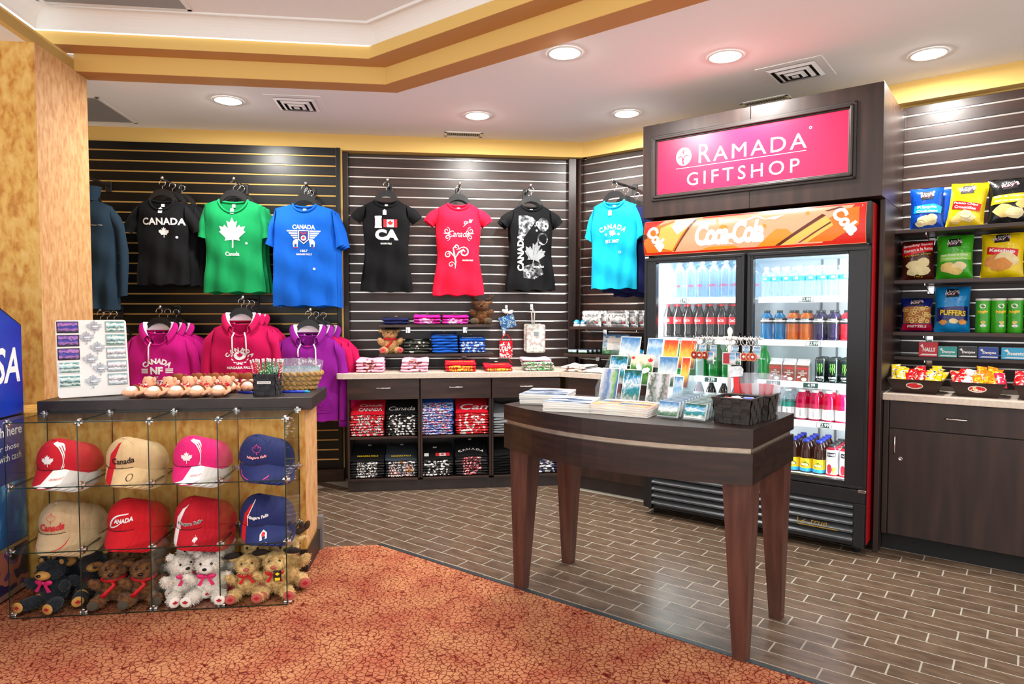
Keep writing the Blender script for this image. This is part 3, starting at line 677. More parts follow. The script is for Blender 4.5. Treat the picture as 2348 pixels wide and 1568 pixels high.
# ---- ATM kiosk at the left edge
ramp3('falls_print', ['#0C2C78','#1E6FB8','#7CC4E0','#2A3C3A'], [.3,.5,.62,.78], scale=(1,3,1.2), detail=4, rough=.3, nscale=2.5)
ramp3('sky_print', ['#06208C','#0A37B0','#3A4E9C'], [.3,.55,.8], scale=(1,1.5,3), detail=4, rough=.3, nscale=1.2)
ramp3('dusk_print', ['#1B2C6E','#2B3F86','#6A5A8C','#B06A7A'], [.3,.45,.65,.85], scale=(1,1,3), detail=3, rough=.3, nscale=1.2)
printmat('people_print', '#141428', ['#2A2350','#B86A5A','#5A3A78','#191024'], 5.5, .42, rough=.3, detail=2)
t = thing('cash_machine', 'blue cash machine with side graphics and slanted top at the left edge', 'cash machine', AB, -1.985, 2.4, 0)
part('body', t, MB().box(-.6,-.004,0,1.14,.012,.873), 'black_plastic'); part('plinth', t, MB().box(-.58,-.02,.02,1.12,0.006,.012), 'black_matte')
part('topper', t, MB().prismx([(.55,.876),(1.14,.876),(1.14,1.312),(.55,1.62)], -.56, -.004), 'black_plastic')
tp = part('topper_graphic', t, MB().prismx([(.56,.88),(1.136,.88),(1.136,1.306),(.56,1.60)], -.004, -.001), 'sky_print')
SX = lambda y, z: (-.0004, y, z)
mat('print_white', '#F4F4F4', .5); mat('print_black', '#0C0C0E', .6)
lt = MB(); text(lt, 'VISA', .95, 1.12, .33, SX, height=.17, shear=.18, bold=.02); poly(lt, pos(disc(10), 1.10, 1.045, .007), SX); part('lettering', tp, lt, 'print_white')
gp = part('side_graphic', t, MB().box(-.004,-.001,.3,1.136,.56,.868), 'dusk_print')
lt = MB(); text(lt, 'Get your cash here', .865, .80, .50, SX, height=.062, bold=.012); text(lt, 'Ready for those', .93, .727, .32, SX, height=.036); text(lt, 'moments with cash', .93, .682, .35, SX, height=.034); part('lettering', gp, lt, 'print_white')
part('falls_graphic', t, MB().box(-.004,-.001,.3,1.136,.265,.558), 'falls_print'); part('rail', t, MB().box(-.004,.002,.3,1.136,.245,.262).box(-.004,.002,.3,1.136,.02,.045), 'alu')
part('people_graphic', t, MB().box(-.004,-.001,.3,1.136,.047,.243), 'people_print')
# ================================================================ DRINKS COOLER
mat('cooler_black', '#0E0F12', .35); mat('cooler_red', '#B5101E', .35); mat('liner', '#E9EEF0', .5)
emis('cooler_tube', '#EAF6FF', 9.0)
clear('door_glass', '#FCFEFF', .6)
COOL = thing('drinks_cooler', 'black two-door glass drinks cooler with lit orange header', 'cooler', AR, -2.042, 4.10, 0)
CX = lambda u: u + 2.042
b_ = MB().box(0,.02,.06,.71,.06,1.985).box(1.335,1.355,.06,.71,.06,1.985).box(0,1.355,.69,.71,.06,1.985).box(0,1.355,.06,.71,1.74,1.985).box(0,1.355,.06,.71,.06,.39)
part('cabinet_body', COOL, b_, 'cooler_black'); part('side_skin', COOL, MB().box(1.355,1.358,.055,.71,.06,1.985), 'cooler_red')
part('liner', COOL, MB().box(.0205,.024,.1,.69,.391,1.739).box(1.331,1.3345,.1,.69,.391,1.739).box(.021,1.334,.684,.6895,.391,1.739).box(.021,1.334,.1,.684,1.732,1.739).box(.021,1.334,.1,.684,.391,.397), 'liner')
part('mullion', COOL, MB().box(.655,.70,.062,.10,.392,1.738), 'cooler_black')
st = MB()
for x in (.33,.40,.95,1.05): st.box(x,x+.012,.676,.684,.40,1.73)
part('shelf_standard', COOL, st, 'grey_metal')
for x in (.03, .672, 1.325):
    part('light_tube', COOL, MB().lathe([(.010,.42),(.010,1.71)], 10, c=(x,.115)), 'cooler_tube')
lt_ = bpy.data.lights.new('cooler_lamp', 'AREA'); lt_.shape = 'RECTANGLE'; lt_.size = 1.2; lt_.size_y = .05; lt_.energy = COOLER_W; lt_.color = (.9,.97,1)
lo = bpy.data.objects.new('cooler_lamp', lt_); COL.objects.link(lo); lo.parent = COOL; lo.location = (.68,.16,1.728)
for x in (.045, 1.31):
    l2 = bpy.data.lights.new('cooler_lamp', 'AREA'); l2.shape = 'RECTANGLE'; l2.size = .04; l2.size_y = 1.28; l2.energy = COOLER_W*1.3; l2.color = (.9,.97,1)
    lo = bpy.data.objects.new('cooler_lamp', l2); COL.objects.link(lo); lo.parent = COOL; lo.location = (x,.14,1.06); lo.rotation_euler = (PI/2, 0, R(35 if x > .6 else -35))
# doors
def door(x0, x1, g0, g1, label, hx):
    d = part('door', COOL, MB().rbox(x0,g0,0,.05,.385,1.735,.004).rbox(g1,x1,0,.05,.385,1.735,.004).rbox(g0,g1,0,.05,1.702,1.735,.004).rbox(g0,g1,0,.05,.385,.42,.004)
             .rbox(x0-.004,x0+.014,-.006,.0,.385,1.735,.003).rbox(x1-.014,x1+.004,-.006,.0,.385,1.735,.003).rbox(x0,x1,-.006,.0,1.718,1.738,.003).rbox(x0,x1,-.006,0,.383,.398,.003), 'cooler_black', label=label)
    part('glass_pane', d, MB().box(g0,g1,.022,.026,.42,1.702), 'door_glass')
    part('door_handle', d, MB().rbox(hx-.008,hx+.008,-.028,-.004,.95,1.25,.004), 'black_plastic')
door(.0, .664, .079, .613, 'left glass cooler door', .64); door(.69, 1.355, .720, 1.246, 'right glass cooler door', .705)
part('door_hinge', COOL, MB().rbox(1.32,1.36,-.01,.03,.365,.382,.003), 'chrome'); part('door_hinge', COOL, MB().rbox(0,.03,-.01,.03,1.737,1.752,.003), 'chrome')
# grille
gr = part('grille', COOL, MB().box(0,1.355,.03,.06,.05,.385).rbox(0,1.355,-.004,.03,.30,.38,.006).rbox(0,.06,0,.03,.05,.3,.004).rbox(1.295,1.355,0,.03,.05,.3,.004), 'cooler_black')
mat('louvre_grey', '#4A4E52', .3, .3)
for i in range(5):
    z = .085 + .047*i; part('louvre', gr, MB().add([(.06,.022,z+.03),(1.295,.022,z+.03),(1.295,-.004,z+.004),(.06,-.004,z+.004),(.06,.0,z-.004),(1.295,.0,z-.004)], [(3,2,1,0),(5,2,3,4),]).box(.06,1.295,-.004,.0,z-.004,z+.006), 'louvre_grey')
lg = MB(); gf = lambda x, z: (x, -.0065, z)
text(lg, 'true', 1.12, .155, .09, gf, height=.026, shear=.3); poly(lg, [(1.0,.128),(1.22,.128),(1.22,.134),(1.0,.134)], gf); poly(lg, [(1.0,.128),(1.006,.128),(1.006,.17),(1.0,.17)], gf); poly(lg, [(1.02,.15),(1.05,.165),(1.035,.148),(1.06,.152),(1.03,.142)], gf)
part('maker_badge', gr, lg, 'brass')
part('caster', COOL, MB().lathe([(.02,0.0),(.02,.05)], 12, c=(.05,.1)), 'black_matte'); part('caster', COOL, MB().lathe([(.02,0.0),(.02,.05)], 12, c=(1.3,.1)), 'black_matte'); part('caster', COOL, MB().lathe([(.02,0.0),(.02,.06)], 12, c=(.05,.65)), 'black_matte'); part('caster', COOL, MB().lathe([(.02,0.0),(.02,.06)], 12, c=(1.3,.65)), 'black_matte')
# lit header with curved face
def hy(z): return .03 - .055*math.sqrt(max(0, 1-((z-1.865)/.135)**2))
HF = lambda off: (lambda x, z: (x, hy(z)-off, z))
def lit(name, c, k):
    m = mat(name, tuple(.12*x for x in hexc(c)), .3); b = m.node_tree.nodes['Principled BSDF']; b.inputs['Emission Color'].default_value = (*hexc(c),1); b.inputs['Emission Strength'].default_value = k
lit('hd_peach','#FAB488',.78); lit('hd_red','#E8281A',.7); lit('hd_orange','#F47C1C',.75); lit('hd_white','#FFFFFF',1.5); lit('hd_amber','#FBC25A',.85); lit('hd_brown','#7A3010',.5); lit('hd_gold','#F29A28',.78); lit('hd_cream','#FFE9C8',1.3)
h = part('header_panel', COOL, MB().grid(lambda a, b: (.0+1.335*a, hy(1.757+.226*b), 1.757+.226*b), 4, 14), 'hd_peach')
part('header_end', COOL, MB().prismx([(hy(1.757+.226*i/10)-.006, 1.755+.23*i/10) for i in range(11)] + [(.06,1.985),(.06,1.755)], 1.335, 1.355), 'black_plastic')
part('header_end', COOL, MB().prismx([(hy(1.757+.226*i/10)-.004, 1.755+.23*i/10) for i in range(11)] + [(.06,1.985),(.06,1.755)], -.006, 0), 'black_plastic')
a1, a2, a3 = HF(.0012), HF(.0022), HF(.0034)
def gp(nm, mt, polys, fn):
    for P in polys: part(nm, h, poly(MB(), P, fn, sub=.03), mt)
z0, z1 = 1.759, 1.981
gp('print_red','hd_red', [[(.002,z0),(.20,z0),(.19,z0+.03),(.08,z0+.1),(.0,z0+.1)], [(.002,z0+.13),(.14,z1),(.002,z1)], [(1.10,z0),(1.333,z0),(1.333,z1),(1.28,z1),(1.18,z0+.1)], [(.002,z0),(1.333,z0),(1.333,z0+.012),(.002,z0+.012)], [(.40,z1-.008),(1.333,z1-.008),(1.333,z1),(.40,z1)]], a1)
gp('print_orange','hd_orange', [[(.02,z0+.015),(.22,z0+.015),(.33,z1-.03),(.2,z1-.01),(.06,z1-.04),(.0,z0+.08)], [(1.0,z0+.02),(1.16,z0+.02),(1.3,z0+.1),(1.30,z1-.02),(1.22,z1-.03),(1.12,z0+.13)]], a2)
gp('print_amber','hd_amber', [[(.10,z0+.05),(.20,z0+.02),(.27,z0+.12),(.33,z1-.03),(.22,z1-.015),(.12,z1-.05)], [(.88,z0+.015),(.96,z0+.015),(1.16,z0+.13),(1.13,z0+.16)], [(1.0,z0+.02),(1.03,z0+.02),(1.17,z0+.105),(1.16,z0+.125)]], a3)
gp('print_brown','hd_brown', [[(.21,z0+.015),(.22,z0+.015),(.36,z1-.012),(.345,z1-.012)], [(.85,z0+.012),(.88,z0+.012),(1.13,z0+.165),(1.11,z0+.175)], [(.98,z0+.02),(.99,z0+.02),(1.16,z0+.12),(1.155,z0+.128)], [(.0,z0+.10),(.03,z0+.11),(.02,z0+.14),(.0,z0+.135)], [(1.14,z1-.035),(1.22,z1-.02),(1.2,z1-.012),(1.12,z1-.03)]], HF(.0045))
gp('print_gold','hd_gold', [pos(disc(20),.515,z1-.038,.025), pos(disc(16),.54,z1-.085,.028,.024), pos(disc(12),.79,z1-.09,.013), pos(disc(12),1.03,z1-.035,.012), pos(disc(10),.40,z1-.055,.006), [(.74,z0+.012),(.86,z0+.012),(.95,z0+.075),(.92,z0+.105),(.86,z0+.11),(.82,z0+.08),(.79,z0+.05)], [(.38,z0+.012),(.64,z0+.012),(.6,z0+.03),(.45,z0+.03)]], HF(.0014))
wt = MB(); hw = HF(.005)
text(wt, 'Coca-Cola', .575, 1.868, .43, hw, height=.14, shear=.22, bold=.045, spacing=.86, sub=.02)
stroke(wt, [(.37,1.835),(.40,1.808),(.46,1.805),(.52,1.815),(.60,1.80)], [.004,.012,.01,.012,.003], hw); stroke(wt, [(.60,1.95),(.66,1.93),(.74,1.955),(.80,1.93)], [.003,.012,.012,.003], hw)
wt2 = MB(); wt3 = MB(); text(wt2, 'Cola', 1.235, 1.885, .17, hw, height=.075, shear=.1, bold=.05, rot=R(-52), sub=.02); text(wt3, 'Cola', .095, 1.865, .17, hw, height=.08, bold=.05, rot=R(-55), sub=.02)
gp('print_glint','hd_white',[[(.22,z1-.004),(.36,z1-.004),(.30,z1-.06),(.24,z1-.1),(.20,z1-.05)]], HF(.0056)); gp('print_glint','hd_white',[[(.80,z1-.045),(.90,z1-.032),(.85,z1-.055)]], hw)
part('lettering', h, wt, 'hd_white'); part('bottle_lettering', h, wt2, 'hd_white'); part('bottle_lettering', h, wt3, 'hd_white')
# shelves with price lips
def tagm(mb, x, z, t, fn, w=.075):
    pass
mat('tag_green', '#1D4A42', .5)
def cshelf(x0, x1, z, tags, dark=False):
    s = part('shelf', COOL, MB().box(x0,x1,.19,.66,z-.012,z-.004), 'liner')
    for i in range(18):
        pass
    wr = MB()
    for i in range(16): xx = x0 + (x1-x0)*(i+.5)/16; wr.box(xx-.002,xx+.002,.175,.66,z-.004,z-.0005)
    part('shelf_wires', s, wr, 'white_plastic'); part('price_lip', s, MB().add([(x0,.17,z+.004),(x1,.17,z+.004),(x1,.162,z-.034),(x0,.162,z-.034),(x0,.178,z+.004),(x1,.178,z+.004),(x1,.172,z-.034),(x0,.172,z-.034)], [(3,2,1,0),(0,1,5,4),(4,5,6,7),(2,3,7,6)]), 'white_plastic')
    f = lambda o: (lambda x, zz: (x, .17-.008*(z+.004-zz)/.038-o, zz))
    for x, t, dk in tags:
        tg = part('price_tag', s, poly(MB(), [(x-.042,z-.03),(x+.042,z-.03),(x+.042,z-.002),(x-.042,z-.002)], f(.0012)), 'tag_green')
        wm = MB(); text(wm, t, x+.004, z-.016, .042, f(.0022), height=.021, bold=.01)
        if not dk: poly(wm, [(x-.04,z-.028),(x-.02,z-.028),(x-.02,z-.004),(x-.04,z-.004)], f(.0022)); poly(wm, [(x+.028,z-.028),(x+.04,z-.028),(x+.04,z-.004),(x+.028,z-.004)], f(.0022))
        part('price_print', tg, wm, 'print_white')
cshelf(.03,.652,1.472,[(.20,'2.99',0)]); cshelf(.03,.652,1.202,[(.17,'2.99',0),(.38,'2.99',1)]); cshelf(.03,.652,.948,[(.40,'2.99',1)]); cshelf(.03,.652,.70,[(.3,'2.99',1)])
cshelf(.703,1.325,1.470,[(.985,'2.99',0)]); cshelf(.703,1.325,1.204,[(1.03,'2.99',0)]); cshelf(.703,1.325,.950,[(.80,'2.99',1),(1.02,'4.99',1)]); cshelf(.703,1.325,.715,[(1.10,'2.99',0)])
# ---------------------------------------------------------------- bottles
clear('pet_clear', '#F2F8FA', 1.6, .06, body=.12, bcol='#E4F0F4'); clear('pet_blue', '#EAF3FA', 1.6, .06, body=.16, bcol='#CFE2F0')
mat('cola', '#120805', .08, spec=.8); clear('pet_green', '#2FD070', 1.2, .05, body=.55, bcol='#12B050')
for nm, c in (('drink_blue','#0A9BD6'),('drink_orange','#F58A14'),('drink_grape','#3A2A68'),('drink_red','#E8304E'),('drink_pink','#F01A6A'),('drink_teal','#12C4AE'),('drink_tea','#4A1E0C')): clear(nm, c, 1.2, .06, body=.72, bcol=c)
mat('cap_blue','#8CC0EA',.4); mat('cap_red','#E0202A',.4); mat('cap_white','#F2F2F2',.4); mat('cap_dark','#1C2A2A',.3); mat('cap_green','#12803C',.4); mat('cap_royal','#1238C8',.35)
mat('lab_red','#E01822',.4); mat('lab_sky','#3AB4DC',.4); mat('lab_white','#F4F4F6',.45); mat('lab_black','#14161A',.35); mat('lab_yellow','#F2D21E',.45); mat('lab_green','#18A048',.4); mat('lab_pinkred','#C8363A',.45); mat('lab_brown','#8A4A36',.5); mat('lab_cyan','#2AA8DC',.45); mat('lab_lime','#7CE04A',.4); mat('can_black','#0E2420',.2,.3); mat('lab_grey','#9AA0A4',.3,.5); mat('ink_red','#C81E3A',.5); mat('ink_navy','#16306A',.5); mat('lab_orange','#F08A1E',.45); mat('ink_green','#1F7A3A',.5)
def cyl(r, o=.0008): return lambda x, z: (r*1.0*math.sin(x/r)+0, -(r+o)*math.cos(x/r), z)
def bottle(name, label, F_, u, prof, bmat, cap, capmat, cz, bands=(), texts=(), extra=None, group=None, seg=18):
    t = thing(name, label, 'bottle' if name != 'drink_can' else 'can', AR, u[0], u[1], u[2], group=group)
    part('bottle_body', t, MB().lathe(prof, seg), bmat)
    if cap: part('cap', t, MB().lathe([(cap,cz),(cap*1.05,cz+.002),(cap,cz+.013),(cap*.85,cz+.015)], 14), capmat)
    for r, a, b, mt in bands:
        part('label_band', t, MB().lathe([(r+.0006,a),(r+.0006,b)], seg, caps=False), mt)
    for tx, x, z, wd, hh, r, mt, kw in texts:
        mb = MB(); text(mb, tx, x, z, wd, cyl(r, .0016), height=hh, **kw); part('label_print', t, mb, mt)
    if extra: extra(t)
    return t
PB = {
 'evian': [(.026,0),(.036,.006),(.038,.02),(.0375,.14),(.0385,.145),(.038,.165),(.034,.19),(.022,.212),(.013,.222),(.012,.23)],
 'coke': [(.024,0),(.033,.004),(.034,.03),(.031,.06),(.034,.095),(.0345,.14),(.030,.16),(.018,.19),(.0125,.205),(.012,.218)],
 'sprite': [(.026,0),(.035,.006),(.036,.05),(.034,.08),(.036,.11),(.034,.145),(.024,.172),(.0135,.19),(.0125,.205)],
 'water': [(.024,0),(.030,.005),(.0325,.02),(.029,.05),(.031,.075),(.0325,.10),(.0325,.125),(.028,.145),(.016,.162),(.0125,.17),(.012,.176)],
 'sport': [(.028,0),(.035,.004),(.036,.02),(.034,.06),(.036,.095),(.037,.10),(.036,.135),(.030,.152),(.018,.164),(.016,.172)],
 'vit': [(.030,0),(.036,.004),(.037,.06),(.037,.125),(.033,.15),(.022,.168),(.018,.172)],
 'tea': [(.028,0),(.035,.004),(.036,.09),(.034,.105),(.033,.13),(.030,.155),(.018,.178),(.0165,.188)],
}
def locn(x, y, z): return (x - 2.042, y + 4.10, z)
def shelf_row(kind, xs, z, rows, mk, what, where, grp, y0=.215, dy=.08, xo=.0):
    proto = None; short = ' '.join(what.split(' ')[:4])
    for r_ in range(rows):
        for i, x in enumerate(xs):
            o_ = ('leftmost' if i == 0 else 'rightmost' if i == len(xs)-1 else ORD[i] + ' from left')
            lab = '%s, %s on %s' % (what if r_ == 0 else short.replace(' with',''), o_ if r_ == 0 else '%s row %s' % (('','second','third')[r_], o_), where)
            u = locn(x + xo*r_, y0 + dy*r_, z)
            rz = rnd.uniform(-.35,.35)
            if proto is None: proto = mk(lab, u, grp)
            else: dup(proto, AR, *u, rot=(0,0,rz), label=lab, group=grp)
    return proto
xs = [.075,.155,.236,.316,.396,.476,.556]
shelf_row('evian', xs, 1.474, 3, lambda l,u,g: bottle('water_bottle', l, AR, u, PB['evian'], 'pet_blue', .014, 'cap_blue', .226, [], [('evian',.0,.085,.05,.02,.0378,'ink_red',{'bold':.01}),('natural spring water',0,.062,.04,.004,.0378,'ink_red',{})], group=g), 'tall clear water bottle with pale blue cap', 'top left cooler shelf', 'tall water bottles in the cooler', xo=.03)
shelf_row('coke', [.07,.145,.222,.300,.378,.455,.53], 1.204, 2, lambda l,u,g: bottle('cola_bottle', l, AR, u, PB['coke'], 'cola', .0135, 'cap_red', .214, [(.0345,.095,.142,'lab_red')], [('Coca-Cola',0,.12,.048,.02,.0352,'print_white',{'shear':.3,'bold':.02})], group=g), 'dark cola bottle with red label', 'second left cooler shelf', 'cola bottles in the cooler', xo=.02)
shelf_row('sprite', [.07,.15,.23,.31,.40,.49,.575], .950, 2, lambda l,u,g: bottle('lemonade_bottle', l, AR, u, PB['sprite'], 'pet_green', .0135, 'cap_green', .2, [], [('Sprite',0,.105,.045,.018,.036,'print_white',{'shear':.2,'rot':.2,'bold':.02})], group=g), 'green lemonade bottle', 'third left cooler shelf', 'green lemonade bottles in the cooler')
bottle('lemonade_bottle', 'green lemonade bottle beside the chocolate milk cartons', AR, locn(.728,.22,.952), PB['sprite'], 'pet_green', .0135, 'cap_green', .2, [], [('Sprite',0,.13,.03,.012,.036,'print_white',{})])
shelf_row('diet', [.30,.385,.47,.555], .702, 1, lambda l,u,g: bottle('cola_bottle', l, AR, u, PB['coke'], 'cola', .0135, 'cap_white', .214, [(.0345,.09,.142,'lab_white')], [('Diet Coke',0,.117,.046,.022,.0352,'ink_red',{'bold':.01})], group=g), 'dark cola bottle with white label and cap', 'fourth left cooler shelf', 'diet cola bottles in the cooler')
shelf_row('water', [.735,.80,.862,.934,1.002,1.066,1.128,1.19], 1.472, 2, lambda l,u,g: bottle('water_bottle', l, AR, u, PB['water'], 'pet_clear', .0135, 'cap_white', .173, [(.0327,.102,.127,'lab_sky')], [('ES',0,.1145,.022,.015,.0332,'print_white',{'bold':.04})], group=g), 'small clear water bottle with blue label band', 'top right cooler shelf', 'small water bottles in the cooler', xo=.02)
mats_ = ['drink_blue','drink_blue','drink_orange','drink_orange','drink_grape','drink_grape','drink_red']
nm_ = ['bright blue','bright blue','orange','orange','dark purple','dark purple','pink-red']
for r_ in range(2):
    for i, x in enumerate([.742,.820,.897,.974,1.051,1.128,1.205]):
        if r_ and i < 2: continue
        bottle('sports_drink', '%s sports drink bottle, %s, %s row' % (nm_[i], nth(i,7,'one'), ('front','rear')[r_]), AR, locn(x, .215+.08*r_, 1.206), PB['sport'], mats_[i], .018, 'cap_dark', .168,
               [(.0368,.10,.134,'lab_black'),(.0372,.112,.121,'lab_white')], [('POWERADE',0,.127,.05,.009,.0372,'print_white',{'bold':.02})], group='sports drinks in the cooler')
# milk cartons
def carton(i, x):
    t = thing('milk_carton', 'chocolate milk carton with red band, %s of three' % ('left','middle','right')[i], 'carton', AR, *locn(x,.225,.952), group='chocolate milk cartons in the cooler')
    h = .036
    part('carton_body', t, MB().box(-h,h,-h,h,0,.1), 'lab_white'); part('gable', t, MB().prismx([(-h,.1),(h,.1),(.004,.122),(.004,.137),(-.004,.137),(-.004,.122)], -h, h), 'lab_white')
    f = lambda o: (lambda x, z: (x, -h-o, z))
    part('front_print', t, poly(poly(MB(), [(-h,.0),(h,0),(h,.074),(-h,.074)], f(.0006)), [(-h,.082),(h,.082),(h,.1),(-h,.1)], f(.0006), 0), 'lab_brown')
    part('red_band', t, poly(poly(MB(), [(-h,.074),(h,.074),(h,.085),(-h,.085)], f(.0009)), [(-h,.0),(-.02,0),(-.03,.03),(-h,.04)], f(.0009)), 'lab_pinkred')
    lt = MB(); text(lt,'1%',0,.064,.016,f(.0013),height=.01); text(lt,'CHOCOLATE',0,.052,.05,f(.0013),height=.009,bold=.02); text(lt,'MILK',0,.04,.024,f(.0013),height=.008,bold=.02)
    poly(lt, pos(disc(10),.008,.014,.016,.011), f(.0013)); poly(lt, [(-.03,.02),(-.012,.025),(-.012,.034),(-.03,.03)], f(.0013)); part('lettering', t, lt, 'print_white')
for i, x in enumerate((.805,.886,.967)): carton(i, x)
def claw(t):
    mb = MB(); f = cyl(.0325,.001)
    for dx in (-.011,0,.011): stroke(mb, [(dx-.001,.115),(dx+.002,.10),(dx-.002,.085),(dx+.002,.07),(dx,.05 if dx == 0 else .062)], [.006,.005,.006,.004,.001], f)
    part('claw_print', t, mb, 'lab_lime'); lt = MB(); text(lt,'MONSTER',0,.032,.05,f,height=.012,bold=.03); text(lt,'ENERGY',0,.017,.03,f,height=.006); part('lettering', t, lt, 'print_white')
for r_ in range(2):
    for i, x in enumerate((1.065,1.135,1.203)):
        bottle('drink_can', 'black energy drink can with green claw marks, %s' % (nth(i,3,'in front row') if r_ == 0 else nth(i,3,'in the row behind')), AR, locn(x,.215+.075*r_,.952), [(.024,0),(.0325,.008),(.0325,.138),(.027,.15),(.026,.153),(.024,.149)], 'can_black', None, None, 0, [(.0325,.139,.1395,'alu')], [], claw, group='energy drink cans in the cooler')
for r_ in range(2):
    for i, x in enumerate((.805,.882,.960,1.036,1.112,1.186)):
        tl = i < 2
        bottle('vitamin_drink', '%s flavoured water bottle with white cap, %s' % ('teal' if tl else 'hot pink', nth(i,6,'in the front row') if r_ == 0 else nth(i,6,'slot of the row behind')), AR, locn(x,.215+.085*r_,.717), PB['vit'], 'pet_clear' if tl else 'drink_pink', .019, 'cap_white', .170,
               [(.0373,.012,.075,'lab_white'),(.0373,.075,.105,'drink_teal' if tl else 'drink_pink')], [('vitamin',.0,.045,.045,.012,.0378,'lab_grey',{'rot':R(90)})], group='flavoured waters in the cooler')
def tealab(t):
    f = cyl(.0366,.001)
    p = MB(); poly(p, pos(disc(16),0,.05,.026,.014), f, sub=.012); part('label_oval', t, p, 'ink_navy'); lt = MB(); text(lt,'NESTEA',0,.05,.044,cyl(.0366,.002),height=.011,bold=.03); part('lettering', t, lt, 'print_white')
    p = MB(); poly(p, [(-.012,.062),(0,.066),(.012,.075),(.006,.066),(.016,.064),(.004,.06)], f); part('label_leaf', t, p, 'ink_green')
for c in range(3):
    for r_ in range(4):
        x = (.918,.992,1.066)[c]
        bottle('iced_tea_bottle', 'brown iced tea bottle with royal blue cap, %s column, %s' % (('left','middle','right')[c], ('front bottle','second back','third back','rearmost')[r_]), AR, locn(x - .012*0, .205+.078*r_, .398), PB['tea'], 'drink_tea', .019, 'cap_royal', .186, [(.0363,.008,.088,'lab_yellow'),(.0365,.008,.028,'lab_cyan')], [], tealab, group='iced tea bottles at the cooler bottom')
def juicelab(t):
    f = cyl(.0356,.001); p = MB(); poly(p, [(-.026,.115),(.026,.115),(.026,.14),(-.026,.14)], f, sub=.012); part('label_block', t, p, 'lab_black')
    lt = MB(); text(lt,'DOLE',0,.127,.04,cyl(.0356,.002),height=.012,bold=.03); part('lettering', t, lt, 'print_white')
    p = MB(); poly(p, pos(disc(12),-.012,.04,.016,.03), f, sub=.012); part('fruit_print', t, p, 'ink_red'); p = MB(); poly(p, pos(disc(12),.016,.035,.012,.022), cyl(.0356,.0014), sub=.012); part('fruit_print', t, p, 'lab_orange')
for c in range(2):
    for r_ in range(4):
        bottle('juice_bottle', 'tall juice bottle with white fruit label, %s column, %s' % (('left','right')[c], ('front bottle','second back','third back','rearmost')[r_]), AR, locn((1.142,1.216)[c], .205+.078*r_, .398), [(.028,0),(.034,.004),(.035,.03),(.035,.15),(.028,.165),(.02,.172)], 'drink_red', .021, 'cap_dark', .168, [(.0353,.008,.155,'lab_white'),(.0354,.0,.01,'lab_red')], [], juicelab, group='fruit juices at the cooler bottom')
for i, x in enumerate((.742,.816)):
    bottle('juice_bottle', 'orange juice bottle at cooler bottom behind the table, %s' % nth(i,2,'one'), AR, locn(x,.205,.398), [(.028,0),(.034,.004),(.035,.1),(.028,.135),(.018,.15)], 'drink_orange', .019, 'cap_dark', .148, [(.0353,.02,.085,'lab_orange')], group='orange juices at the cooler bottom')
# ================================================================ GARMENTS
def fabric(name, c, c2=None, rough=.85): return mat(name, c, rough, col2=c2, var=.06, scale=9, bump=.55, bscale=16, stretch=(1,1,.35), sheen=.03, spec=.2)
for nm, c in (('tee_black','#07080B'),('tee_green','#0B8A4E'),('tee_blue','#0A5CC4'),('tee_red','#E01238'),('tee_teal','#0FB4DC'),('tee_navy','#141A4A'),('hood_pink','#C0107E'),('hood_crimson','#C00A52'),('hood_purple','#86148A'),('jacket_navy','#1E3242'),('tee_charcoal','#1A1C20'),
              ('f_pink','#F0B8CE'),('f_red','#D8102A'),('f_royal','#0E56B8'),('f_magenta','#D0189A'),('f_olive','#22281E'),('f_slate','#2C3640'),('f_white','#EFEFEF'),('f_grey','#8C9298')): fabric(nm, c)
mat('hood_lining','#E8DCE8',.9); mat('cord_white','#F2EEF0',.8); mat('hanger_black','#131416',.35)
